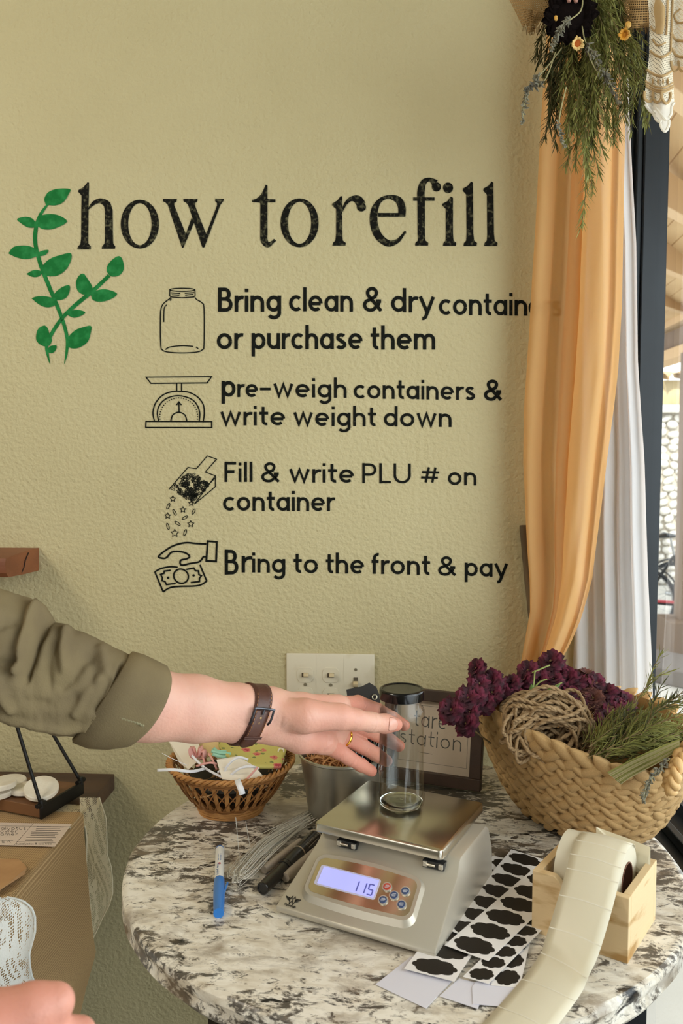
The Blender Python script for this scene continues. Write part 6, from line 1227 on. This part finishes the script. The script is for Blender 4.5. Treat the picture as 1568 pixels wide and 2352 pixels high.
# ================= pens, wires =================
def lying(a_px, b_px, r_, nm, lb, cat, segs, z=None, group=None):
    """segs: (name, t0, t1, radius scale list, material)"""
    a, c = onZ(*a_px, T+r_), onZ(*b_px, T+r_); e = empty(nm, Vector((a.x, a.y, T)), 0, lb, cat, group)
    if z: a.z += z[0]; c.z += z[1]
    for nm2, t0, t1, rr, m_ in segs:
        n = len(rr); b = MB(); b.tube([a.lerp(c, t0+(t1-t0)*i/(n-1)) for i in range(n)], [r_*k for k in rr], 20); b.build(nm2, m_, e, angle=40)
    return e, a, c
m_blu = mat('blue_plastic', '2d78c8', .3, coat=.3); m_pw = mat('white_pen_plastic', 'e3e3e0', .35); m_redp = mat('red_print', 'c8402f', .5)
pn, a, c = lying((505, 1946), (502, 2098), .0060, 'blue_marker', 'white pen-shaped marker with bright blue cap lying on the granite', 'marker', [('end_plug', 0, .05, [.55, .9, 1], m_blu), ('barrel', .05, .56, [.95, 1, 1, 1, 1, 1.05], m_pw), ('cap', .54, 1.0, [1.12, 1.2, 1.18, 1.12, 1.05], m_blu)])
b = MB(); d_ = (c-a).normalized(); s_ = d_.cross(Vector((0, 0, 1))).normalized(); b.box(a.lerp(c, .72)+Vector((.0068, 0, .002)), (.0022, .042, .003)); b.build('clip', m_blu, pn, smooth=False, bevel=.0006)
tf = lambda x, y, h: a+d_*x+s_*(y*1.0)*1.0+Vector((0, 0, .00585+.0002))
def tf(x, y, h):
    q = y/.0060; return a+d_*x+s_*(.0061*math.sin(q))+Vector((0, 0, .0062*math.cos(q)))
b = MB(); word('fine point', .058, .088, .0035, .0035, .0022, None, None, .3, tf, mb=b); word('marker', .030, .054, .0012, .0012, .0030, None, None, .3, tf, mb=b) if 0 else None
for i in range(5): stroke(b, [(.032+i*.004, -.002), (.032+i*.004, .0022)], .0022, tf)
b.build('barrel_print', mat('blue_print', '2b5f9e', .5), pn, smooth=False)
b = MB(); poly(b, ell(.0585, .0, .0024, .0018, 14), tf); b.build('red_dot', m_redp, pn, smooth=False)
m_bmk = mat('black_marker_plastic', '121211', .3, coat=.3); m_band = mat('pale_band', 'b9ab95', .4); m_gmk = mat('grey_marker_plastic', 'a59a8c', .45)
mk, a, c = lying((603, 2041), (734, 1912), .0100, 'black_marker', 'thick black permanent marker lying against the scale', 'marker', [('cap', 0, .34, [.80, .84, .84, .86], m_bmk), ('collar', .33, .37, [.95, .95], m_bmk), ('barrel', .37, 1.0, [1.0, 1.02, 1.02, 1.0], m_bmk)])
d_ = (c-a).normalized(); s_ = d_.cross(Vector((0, 0, 1))).normalized()
for t in (.585, .90): b = MB(); b.tube([a.lerp(c, t), a.lerp(c, t+.012)], .0105, 24); b.build('band', m_band, mk)
b = MB(); b.lathe([(0, -.0002), (.0055, -.0002), (.006, .001), (.0075, .001), (.008, 0)], a, 20, M=(-d_).to_track_quat('Z', 'X').to_matrix(), capb=False, capt=False); b.build('end_disc', m_bmk, mk)
def mf(x, y, h): q = y/.0102; return a+d_*x+s_*(.0106*math.sin(q))+Vector((0, 0, .0106*math.cos(q)))
b = MB(); word('INK I PERMANENT', .112, .158, .0085, .0085, .0022, None, None, .2, mf, mb=b); stroke(b, [(.114, .0115), (.145, .0115)], .0009, mf); b.build('barrel_print', mat('silver_print', 'a8a498', .5), mk, smooth=False)
lying((606, 1998), (690, 1935), .0062, 'grey_marker', 'pale grey marker lying left of the thick black marker', 'marker', [('cap', 0, .3, [.8, .95, 1], m_gmk), ('barrel', .3, 1, [1, 1, 1], m_gmk)])
lying((655, 2016), (735, 1950), .0072, 'grey_marker', 'pale grey marker wedged between the black marker and the scale', 'marker', [('cap', 0, .3, [.8, .95, 1], m_gmk), ('barrel', .3, 1, [1, 1, 1], m_gmk)])
m_wire = mat('galvanised_wire', 'd6d3c8', .3, metal=.2)
wr_ = empty('wire_bundle', onZ(620, 1960, T), 0, 'bundle of thin looped metal wires lying beside the markers', 'wires')
rs = random.Random(21)
for i in range(34):
    z = T+.002+rs.uniform(0, .014); off = rs.uniform(-30, 26); wdt = rs.uniform(3, 9); e0 = rs.uniform(-14, 22)
    ax0, ay0 = 553+e0+off*.38, 2006-e0*.8+off*.62; L_ = rs.uniform(.75, 1.0); bx0, by0 = ax0+170*L_+rs.uniform(-8, 8)-off*.2, ay0-142*L_-off*.35+rs.uniform(-6, 6)
    mx_, my_ = (ax0+bx0)/2-rs.uniform(0, 12), (ay0+by0)/2-rs.uniform(0, 12); P = [(bx0, by0), (mx_-wdt, my_-wdt), (ax0, ay0-wdt*1.2), (ax0-wdt, ay0+1), (ax0+wdt*.4, ay0+wdt*1.1), (mx_+wdt, my_+wdt), (bx0+3, by0+3)]
    b = MB(); b.tube(spline([onZ(x, y, z) for x, y in P], 5), .00056, 4); b.build('wire', m_wire, wr_)
for x0, y0, x1, y1 in ((541, 1877, 550, 1975), (564, 1886, 576, 1958)): b = MB(); p = onZ(x1, y1, T+.004); b.tube([atd(x0, y0, (p-CAM).dot(FW)-.01), p, onZ(x1+3, y1+25, T+.003)], .0004, 4); b.build('wire', m_wire, wr_)

# ================= label sheets =================
m_shw = mat('white_backing_paper', 'eae7e6', .6); m_clb = mat('black_chalk_label', '17130f', .55); m_wx = mat('white_waxed_paper', 'dcdbe6', .5)
c7 = lambda x, y: (860+x/2.2147, 1880+y/2.2147)
def cloud(cx, cy, a_, b2): return [(cx+a_*math.cos(t)*(.86+.17*abs(math.sin(4*t+.8))**.55)*(1-.10*abs(math.sin(t))**3), cy+b2*math.sin(t)*(.84+.20*abs(math.sin(4*t+.8))**.55)*(1+.1*math.sin(t)*math.cos(t))) for t in np.linspace(0, 2*pi, 73)[:-1]]
def sheet(nm, lb, BL, BR, TL, z, n, first=.5, rows=None, seed=0):
    P0, P1, P2 = onZ(*c7(*BL), z), onZ(*c7(*BR), z), onZ(*c7(*TL), z); Wv, Lv = P1-P0, P2-P0; e = empty(nm, P0, 0, lb, 'label sheet')
    def S(u, v, h): p = P0+Wv*u+Lv*v; p.z = z+h+.0012*math.sin(u*3+v*5+seed)*0; return p
    b = MB(); b.add([S(u, v, h) for h in (0, .0003) for u, v in ((0, 0), (1, 0), (1, 1), (0, 1))], [(3,2,1,0),(4,5,6,7),(0,1,5,4),(1,2,6,5),(2,3,7,6),(3,0,4,7)]); b.build('backing', m_shw, e, smooth=False)
    for i in range(n):
        b = MB(); b.prism(cloud(.5, (i+first)/n, .43, .43/n), S, .00035, .00055); b.build('label', m_clb, e, smooth=False)
    return e
for i, (P, lb) in enumerate([([(5, 845), (190, 700), (420, 800), (320, 905), (262, 968)], 'blank white paper sheet at the front left under the black labels'), ([(330, 905), (430, 815), (565, 850), (525, 970)], 'blank white paper sheet between the two others below the labels'), ([(495, 862), (515, 830), (770, 845), (700, 952), (640, 957), (500, 945)], 'blank white paper sheet next to the hanging label strip')]):
    o = flat('blank_sheet', [c7(*p) for p in P], T+.0008+.0007*i, m_wx, None, .0005, loc=onZ(*c7(*P[0]), T)); tag(o, lb, 'paper')
sheet('cloud_label_sheet', 'sheet of black cloud labels lowest in the pile, nearest the wooden box', (590, 850), (738, 862), (735, 330), T+.0030, 7)
sheet('cloud_label_sheet', 'sheet of black cloud labels running under the scale edge, lowest corner in front', (148, 765), (405, 830), (600, 190), T+.0042, 9)
sheet('cloud_label_sheet', 'sheet of black cloud labels whose corner shows between the front two sheets', (448, 805), (580, 842), (830, 440), T+.0052, 7)
sheet('cloud_label_sheet', 'sheet of black cloud labels reaching farthest back beside the scale', (355, 560), (560, 640), (695, 158), T+.0060, 7)
sheet('cloud_label_sheet', 'topmost sheet of large black cloud labels leaning on the wooden box', (355, 645), (578, 726), (800, 262), T+.0068, 6)

# ================= wooden box and label roll =================
m_osb = mat('pale_pine_board', 'dcc094', .7, vary=('b08850', 30, .50, .66), stretch=(.5, .5, 2), bump=(60, .5)); m_rl = mat('translucent_label_paper', 'f3ecd6', .35, translucent=.3, spec=.4); m_core = mat('brown_card_core', '6b4634', .85); m_lin = mat('label_gap', 'f8f3e4', .4, translucent=.3)
O0, O1, O2 = onZ(1220, 2139, T), onZ(1441, 2215, T), onZ(1527, 2120, T); bx = (O1-O0).normalized(); by = Vector((-bx.y, bx.x, 0)); BWd = (O1-O0).length; BD = (O2-O1).length; BH = .073; th = .009
box = empty('wooden_box', O0, math.atan2(bx.y, bx.x), 'small pale pine box with a notched front holding the label roll', 'box')
def pbox(c, size, m, nm, par, **k): b = MB(); b.box(c, size); o = b.build(nm, m, None, smooth=False, **k); o.parent = par; return o
b = MB(); nl, nr_ = .034, BWd-.036
Pf = [(0, 0), (BWd, 0), (BWd, BH), (nr_, BH)]+[(nr_-.003, BH-.012), (nr_-.006, .030), (nr_-.012, .022), (nl+.012, .022), (nl+.006, .028), (nl+.003, BH-.014), (nl-.002, BH-.005), (nl-.008, BH)]+[(0, BH)]
b.prism(Pf, lambda x, y, h: (x, h, y), 0, th); o = b.build('front_panel', m_osb, None, smooth=False, bevel=.0008); o.parent = box
pbox((BWd/2, BD-th/2, BH/2), (BWd, th, BH), m_osb, 'back_panel', box, bevel=.0008); pbox((th/2, BD/2, BH/2), (th, BD-2*th, BH), m_osb, 'side_panel', box, bevel=.0008); pbox((BWd-th/2, BD/2, BH/2), (th, BD-2*th, BH), m_osb, 'side_panel', box, bevel=.0008); pbox((BWd/2, BD/2, .004), (BWd-2*th, BD-2*th, .008), m_osb, 'bottom', box)
RC = Vector((BWd/2, .054, .066)); RR_ = .038; RWd = .072
roll = empty('label_roll', O0, math.atan2(bx.y, bx.x), 'roll of translucent blank labels in the wooden box, strip trailing to the front', 'label roll')
Mx = Matrix.Rotation(pi/2, 3, 'Y')
b = MB(); b.lathe([(.0195, -RWd/2), (RR_, -RWd/2), (RR_+.0003, 0), (RR_, RWd/2), (.0195, RWd/2)], RC, 56, M=Mx, capb=False, capt=False); b.build('wound_labels', m_rl, None, angle=40).parent = roll
b = MB(); b.lathe([(.0180, -RWd/2-.001), (.0196, -RWd/2-.001), (.0196, RWd/2+.001), (.0180, RWd/2+.001)], RC, 40, M=Mx, capb=False, capt=False); b.f += [(3*40+j, 3*40+(j+1) % 40, (j+1) % 40, j) for j in range(40)]; b.m += [0]*40; b.build('core', m_core, None, angle=40).parent = roll
# strip: leaves the roll at the top, drops through the notch, runs over the table towards the viewer
Minv = Matrix.Rotation(-math.atan2(bx.y, bx.x), 3, 'Z')
def loc_(p): return Minv@(Vector(p)-O0)
SX = .010; cl = [RC+Vector((SX-.002, .030, RR_*.66)), RC+Vector((SX, .012, RR_+.0005)), RC+Vector((SX, -.012, RR_+.0008)), RC+Vector((SX+.001, -.034, RR_*.78)), Vector((BWd/2+SX+.003, .002, .0835))]
e1_, e2_, e3_ = loc_(onZ(1278, 2245, T+.008)), loc_(onZ(1222, 2318, T+.0045)), loc_(onZ(1160, 2390, T+.003)); PT_ = cl[-1]
cl += [PT_.lerp(e1_, .34)+Vector((.003, -.002, .001)), PT_.lerp(e1_, .70)+Vector((.003, -.001, -.002)), e1_, e2_, e3_]
PL = spline(cl, 8); vs = []; n = len(PL)
for i, p in enumerate(PL):
    t = (PL[min(i+1, n-1)]-PL[max(i-1, 0)]); t.z = 0; t = t.normalized() if t.length > 1e-5 else Vector((0, -1, 0)); s = Vector((-t.y, t.x, 0)); s = s if s.x > 0 else -s; wv = .029
    s = Vector((1, 0, 0)).lerp(s, max(0, min(1, (i-32)/24))).normalized()
    for k in range(-3, 4): vs.append(p+s*wv*k/3+Vector((0, 0, .0012*math.cos(k*.8))))
b = MB().add(vs, [(i*7+k, i*7+k+1, (i+1)*7+k+1, (i+1)*7+k) for i in range(n-1) for k in range(6)]); o = b.build('trailing_strip', m_rl, None, thick=.0003, angle=180); o.parent = roll
sk = 0
for i in range(10, n-2, 7):
    P_ = [Vector(vs[i*7+k])+Vector((0, -.0002, .0004)) for k in range(7)]; b = MB(); q = (Vector(vs[(i+1)*7])-Vector(vs[i*7])).normalized()*.0012; b.add(P_+[p+q for p in P_], [(k, k+1, k+8, k+7) for k in range(6)]); o2 = b.build('label_gap', m_lin, None, smooth=False); o2.parent = roll
o = None
Pk = [(1368, 1899), (1378, 1903), (1440, 1925), (1493, 1946), (1493, 1992), (1482, 2010), (1372, 1975)]
card('label_strip_end', Pk, [1.035, 1.034, 1.01, .99, .985, .985, 1.03], m_rl, 'upright piece of translucent label strip standing behind the roll', 'label strip', th=.0005)
# ================= large seagrass basket =================
KC = Vector((.285, -.267, T+.006)); KPS, KA, KB, KAB, KBB, KH0, KH1 = .495, .134, .183, .065, .099, .125, .034
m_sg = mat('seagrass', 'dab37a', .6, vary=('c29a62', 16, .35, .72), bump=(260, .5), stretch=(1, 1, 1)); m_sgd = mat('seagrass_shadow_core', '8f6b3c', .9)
ke = Vector((math.cos(KPS), math.sin(KPS), 0)); kn = Vector((-ke.y, ke.x, 0))
def KP(th, t, off=0):
    s = max(0, t)**.6; a = KAB+(KA-KAB)*s+off; b_ = KBB+(KB-KBB)*s+off; h = (KH0+KH1*abs(math.cos(th))**2.5)*t; return KC+ke*(a*math.cos(th))+kn*(b_*math.sin(th))+Vector((0, 0, h+.003))
bas = empty('seagrass_basket', KC, 0, 'large braided seagrass basket at the wall holding twine, dried roses and rosemary', 'basket')
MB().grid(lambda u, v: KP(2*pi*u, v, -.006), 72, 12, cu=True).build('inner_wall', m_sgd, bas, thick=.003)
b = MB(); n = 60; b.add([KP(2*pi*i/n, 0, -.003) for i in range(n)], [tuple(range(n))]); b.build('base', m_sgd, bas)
# one plaited strand: a fat leaf-like lobe
def lobe(seed):
    b = MB(); rs2 = random.Random(seed); prof = [(-1, .10), (-.75, .55), (-.35, .95), (.1, 1.0), (.5, .82), (.82, .45), (1, .12)]
    vs = []; k = 8
    for x, r_ in prof:
        for j in range(k): a = 2*pi*j/k; g = 1+(.10 if j % 2 else -.06); vs.append((x, r_*g*math.cos(a)+.12*x*x, r_*g*math.sin(a)))
    b.add(vs, [(i*k+j, i*k+(j+1) % k, (i+1)*k+(j+1) % k, (i+1)*k+j) for i in range(len(prof)-1) for j in range(k)]+[tuple(range(k)), tuple((len(prof)-1)*k+j for j in range(k))]); return b
LOB = []
for s in range(3): o = lobe(s).build('strand', m_sg, None, angle=180); LOB.append(o.data); bpy.data.objects.remove(o)
NR = 8; rs = random.Random(8); items = []
for r_ in range(NR):
    t = (r_+.55)/NR; n = 400; ring_ = [KP(2*pi*i/n, t) for i in range(n)]; per = sum((ring_[i]-ring_[i-1]).length for i in range(n)); cnt = int(per/(.0235 if r_ < NR-1 else .026)); top = r_ == NR-1
    for i in range(cnt):
        for sub in (0, 1):
            th_ = 2*pi*(i+.5*sub)/cnt; dt = (.22 if sub else -.22)/NR; p = KP(th_, t+dt, .001); e = 1e-3; tn = (KP(th_+e, t)-KP(th_-e, t)).normalized(); up_ = (KP(th_, min(1, t+.02))-KP(th_, t-.02)).normalized(); nr2 = tn.cross(up_).normalized()
            if nr2.dot(p-KC) < 0: nr2 = -nr2
            sl_ = (-.62 if sub else .62)+rs.uniform(-.12, .12); ax = (tn*math.cos(sl_)+up_*math.sin(sl_)).normalized(); bx_ = nr2.cross(ax).normalized(); sc1 = (.0215 if not top else .0245)*rs.uniform(.92, 1.1); sc2 = (.0076 if not top else .0092)*rs.uniform(.9, 1.12)
            M = Matrix.Identity(4); M.col[0][:3] = ax*sc1; M.col[1][:3] = bx_*sc2; M.col[2][:3] = (nr2+ax*.16)*.0078; M.translation = p+nr2*rs.uniform(-.0005, .001)
            vis = nr2.dot((CAM-p).normalized()); x_ = (p-CAM).dot(RT)/(p-CAM).dot(FW)*FPX+784; inside = vis < -.05
            items.append((-(vis if x_ < 1600 else -1), M, rs.randrange(3)))
items.sort(key=lambda q: q[0]); MI = mwi(bas)
for _, M, k in items[:290]: part('strand', LOB[k], bas, MI@M)
b = MB()
for _, M, k in items[290:]:
    me = LOB[k]; b.add([M@v.co for v in me.vertices], [tuple(p.vertices) for p in me.polygons])
b.build('woven_back', m_sg, bas, angle=180)['kind'] = 'stuff'
# handles: three-strand plaits
def plait(pts, r_=.0065, nm='handle'):
    P = spline(pts, 10); L = 0; b = MB()
    for ph in range(3):
        Q = []; 
        for i, p in enumerate(P):
            t = (P[min(i+1, len(P)-1)]-P[max(i-1, 0)]).normalized(); u = t.orthogonal().normalized() if i == 0 else (u-t*u.dot(t)).normalized(); v = t.cross(u); a = i*.38+ph*2*pi/3; Q.append(p+u*(r_*.9*math.cos(a))+v*(r_*.55*math.sin(2*a)))
        b.tube(Q, [r_*.62*(1+.25*math.sin(i*.76+ph)) for i in range(len(Q))], 8)
    return b.build(nm, m_sg, bas, angle=180)
plait([atd(1590, 1700, 1.08), atd(1566, 1738, 1.06), atd(1549, 1765, 1.045), atd(1540, 1795, 1.04), atd(1537, 1815, 1.05)], .0078)
plait([atd(1112, 1628, 1.24), atd(1128, 1612, 1.26), atd(1150, 1625, 1.27), atd(1165, 1650, 1.27)], .0085)

# ================= twine =================
m_jute = mat('jute_twine', 'a58a66', .9, bump=(420, 1.2), vary=('8a6f4c', 120, .4, .7), stretch=(1, 1, 1))
tw = empty('jute_twine_skein', atd(1258, 1665, 1.2), 0, 'loose skein of brown jute twine lying in the seagrass basket', 'twine'); rs = random.Random(31); b = MB()
Cq = atd(1255, 1672, 1.20)
for i in range(64):
    k = i/64; fold = rs.uniform(-.5, .5); A_ = RT*rs.uniform(.035, .056)+UP*rs.uniform(-.015, .018); B_ = UP*rs.uniform(.018, .042)+FW*rs.uniform(-.02, .02)+RT*rs.uniform(-.02, .02); c_ = Cq+RT*rs.uniform(-.014, .014)+UP*rs.uniform(-.012, .012)+FW*rs.uniform(-.026, .022)
    P = []
    for t in np.linspace(0, 2*pi, 26)[:-1]: P.append(c_+A_*math.cos(t)+B_*math.sin(t)+FW*(.008*math.sin(2*t+fold*6))+UP*(.006*math.sin(3*t+i)))
    # two-ply twist
    for ph in (0, pi):
        Q = []
        PP = spline(P+[P[0]], 3)[:-1]
        for j, p in enumerate(PP): a = j*1.15+ph; Q.append(p+UP*(.0014*math.cos(a))+FW*(.0014*math.sin(a)))
        b.tube(Q, .0021, 5, closed=True)
b.build('twine_loops', m_jute, tw, angle=180)
b = MB(); rsx = random.Random(3)
for i in range(500):
    p = Cq+RT*rsx.uniform(-.058, .062)+UP*rsx.uniform(-.045, .052)-FW*rsx.uniform(.0, .035); d = Vector((rsx.uniform(-1, 1), rsx.uniform(-1, 1), rsx.uniform(-1, 1)))*.005; b.tube([p, p+d], .00016, 3, cap=False)
b.build('loose_fibres', m_jute, tw)['kind'] = 'stuff'

# ================= dried roses =================
m_rose = mat('dried_burgundy_rose', '38141f', .8, vary=('7a2440', 60, .42, .7), bump=(250, .6), translucent=.12); m_rose2 = mat('dried_brown_rose', '4a2420', .8, vary=('7a4c40', 60, .4, .75), bump=(250, .6)); m_gst = mat('green_stem', '8a9450', .6); m_glf = mat('green_leaf', '5f7a3c', .5, translucent=.15)
def bloom(seed, m):
    rs2 = random.Random(seed); b = MB()
    for L in range(4):
        cnt = (4, 6, 7, 8)[L]; op = (.25, .55, .9, 1.25)[L]; sz = (.010, .013, .015, .016)[L]
        for i in range(cnt):
            az = 2*pi*(i+rs2.uniform(-.3, .3))/cnt+L*.7; ti_ = op+rs2.uniform(-.2, .2); sd_ = rs2.uniform(0, 99)
            def pf(u, v):
                w2 = (u-.5)*sz*1.25*math.sin(pi*(.22+.58*v)); r2 = .0022+sz*v*math.sin(ti_+v*.35); z2 = sz*v*math.cos(ti_+v*.55); cr_ = .0038*noise.noise(Vector((u*3, v*3, sd_)))+.0015*math.sin(u*9+sd_)*v
                q = Vector((r2*math.cos(az)-w2*math.sin(az), r2*math.sin(az)+w2*math.cos(az), z2)); return q+Vector((math.cos(az), math.sin(az), .5))*(cr_-abs(u-.5)*.004)
            b.grid(pf, 5, 5)
    return b.build('bloom', m, None, angle=180, smooth=True)
BL = [bloom(s, m_rose if s < 4 else m_rose2) for s in range(6)]; BLm = [o.data for o in BL]
for o in BL: bpy.data.objects.remove(o)
b = MB(); b.tube([(0, 0, .001), (.002, 0, -.03), (.006, .002, -.06)], [.0016, .0011, .0010], 6); o = b.build('stem', m_stm, None); STm = o.data; bpy.data.objects.remove(o)
ORD = 'first second third fourth fifth sixth seventh eighth ninth tenth eleventh twelfth thirteenth fourteenth fifteenth sixteenth seventeenth eighteenth nineteenth twentieth twenty-first twenty-second twenty-third twenty-fourth twenty-fifth'.split()
RS = [(1035, 1630, 1.215, 1.25), (1070, 1662, 1.20, 1.15), (1074, 1602, 1.22, 1.2), (1100, 1570, 1.235, 1.1), (1093, 1535, 1.24, .95), (1127, 1562, 1.24, 1.15), (1058, 1625, 1.225, 1.0), (1152, 1588, 1.25, 1.05), (1172, 1568, 1.26, 1.0), (1187, 1600, 1.25, .9), (1110, 1612, 1.225, 1.15), (1092, 1600, 1.22, 1.0), (1212, 1540, 1.29, 1.1), (1237, 1560, 1.285, 1.1), (1202, 1562, 1.28, 1.0), (1264, 1518, 1.30, 1.25), (1283, 1545, 1.295, 1.15), (1303, 1556, 1.29, 1.1), (1255, 1582, 1.28, 1.0), (1327, 1562, 1.29, 1.05), (1346, 1576, 1.285, 1.05), (1370, 1568, 1.285, 1.0), (1392, 1588, 1.28, 1.1), (1332, 1600, 1.275, 1.0), (1362, 1604, 1.27, 1.05), (1412, 1600, 1.28, 1.0), (1404, 1632, 1.26, 1.15), (1438, 1614, 1.27, 1.1), (1384, 1628, 1.265, 1.0), (1292, 1582, 1.28, 1.0), (1225, 1590, 1.28, .9), (1130, 1590, 1.23, 1.0), (1270, 1560, 1.28, 1.0), (1310, 1590, 1.275, .9), (1170, 1605, 1.25, .9), (1420, 1620, 1.265, .9), (1345, 1550, 1.3, .9), (1078, 1635, 1.21, .9), (1390, 1650, 1.25, 1.0)]
rs = random.Random(12)
for i, (x, y, d, s) in enumerate(RS):
    c_ = atd(x, y, d); e = empty('dried_rose', c_, 0, None, None); s *= .98
    out = ((c_-(KC+Vector((0, 0, .1)))).normalized()*.5+(CAM-c_).normalized()*.9+Vector((rs.uniform(-.5, .5), rs.uniform(-.5, .5), rs.uniform(0, .7)))).normalized()
    e.rotation_mode = 'QUATERNION'; e.rotation_quaternion = out.to_track_quat('Z', 'X'); e.scale = (s, s, s)
    part('bloom', BLm[rs.randrange(4) if i % 4 else 4+rs.randrange(2)] if x > 1300 else BLm[rs.randrange(4)], e); part('stem', STm, e)
    g = 'over left rim of seagrass basket' if x < 1200 else 'along back rim of seagrass basket'
    k_ = sorted(q[0] for q in RS if (q[0] < 1200) == (x < 1200)).index(x); tag(e, ('dark burgundy dried rose '+g+', '+ORD[k_]+' from left'), 'dried rose', 'dried roses '+g)
gl = empty('green_rose_stem', atd(1225, 1590, 1.25), 0, 'green rose stem with leaves lying among the dried roses', 'stem')
for L in ([(1228, 1540, 1.26), (1226, 1565, 1.25), (1222, 1600, 1.24)], [(1222, 1545, 1.26), (1245, 1535, 1.265), (1262, 1528, 1.27)], [(1226, 1580, 1.25), (1240, 1566, 1.25), (1256, 1560, 1.25)], [(1228, 1600, 1.24), (1262, 1582, 1.25), (1290, 1568, 1.26)]): b = MB(); b.tube(spline([atd(*p) for p in L], 4), .0012, 6); b.build('stem', m_gst, gl)
def leaf(a, c, wd, par, m=m_glf, bend=.004):
    a, c = atd(*a), atd(*c); t = (c-a); s = t.cross(CAM-a).normalized()*wd; nn = (CAM-a).normalized()
    MB().grid(lambda u, v: a+t*v+s*((u-.5)*2*math.sin(pi*min(.98, .04+.96*v))**.8)+nn*(bend*math.sin(pi*v)-abs(u-.5)*.004), 5, 9).build('leaf', m, par, thick=.0004, angle=180)
leaf((1224, 1610, 1.235), (1220, 1572, 1.24), .0055, gl); leaf((1240, 1604, 1.235), (1286, 1572, 1.25), .0045, gl); leaf((1232, 1612, 1.23), (1170, 1612, 1.235), .0045, gl)

# ================= rosemary in the basket =================
rs = random.Random(44)
def bsp(pts, **k):
    o = sprig('rosemary_branch', [atd(*p) for p in pts], m_ros if rs.random() < .75 else m_ros2, None, **k); c_ = Vector(atd(*pts[0])); me = o.data
    me.transform(Matrix.Translation(-c_)); o.location = c_; return o
for i in range(34):
    q = rs.random(); x0 = rs.uniform(1335, 1440); y0 = 1745+(x0-1335)*.28-rs.uniform(0, 45); L = rs.uniform(90, 170); a = R(rs.uniform(14, 42)); d0 = rs.uniform(1.10, 1.20)
    x1 = x0+L*math.cos(a); y1 = y0-L*math.sin(a)
    o = bsp([(x0, y0, d0), (x0+(x1-x0)*.5, y0+(y1-y0)*.5-8, d0+.01), (x1, y1, d0+.03)], ln=.022, dens=430, spread=.85, bare=.02, twigs=3, rs=rs); tag(o, 'green rosemary branch in the pile filling the right of the seagrass basket', 'rosemary', 'rosemary branches in the seagrass basket')
o = bsp([(1400, 1690, 1.17), (1440, 1640, 1.19), (1475, 1590, 1.20), (1500, 1558, 1.20), (1528, 1546, 1.2)], ln=.020, dens=260, spread=.6, bare=.3, twigs=2, rs=rs); tag(o, 'single rosemary branch rising above the basket against the white curtain', 'rosemary')
for pts in ([(1470, 1690, 1.1), (1510, 1630, 1.1), (1560, 1600, 1.1), (1600, 1590, 1.1)], [(1440, 1670, 1.12), (1490, 1640, 1.12), (1550, 1615, 1.12), (1600, 1620, 1.12)], [(1430, 1700, 1.1), (1500, 1665, 1.1), (1580, 1640, 1.1)]):
    o = bsp(pts, ln=.022, dens=420, spread=.85, bare=.05, twigs=4, rs=rs); tag(o, 'arching rosemary branch over the right rim of the seagrass basket, '+{1470: 'highest of three', 1440: 'middle of three', 1430: 'lowest of three'}[pts[0][0]], 'rosemary', 'arching rosemary branches at the right rim')
lv = empty('lavender_bunch', atd(1470, 1755, 1.07), 0, 'bunch of pale dried lavender stems with one head over the basket rim', 'lavender')
for i in range(11):
    dy = i*4.6-26+rs.uniform(-3, 3); b = MB(); b.tube(spline([atd(1395+i*3, 1790+dy*.55, 1.085), atd(1450, 1768+dy*.8, 1.08), atd(1510, 1738+dy*.7, 1.075), atd(1560, 1712+dy*.5, 1.07)], 4), .0010, 5); b.build('stem', m_lst if i % 3 else m_ros, lv)
lavender('flower_head', [atd(1538, 1742, 1.05), atd(1515, 1765, 1.045), atd(1495, 1790, 1.035), atd(1482, 1815, 1.03), atd(1478, 1842, 1.03)], lv, head=.95, w_=.0062, rs=rs)
# (end)
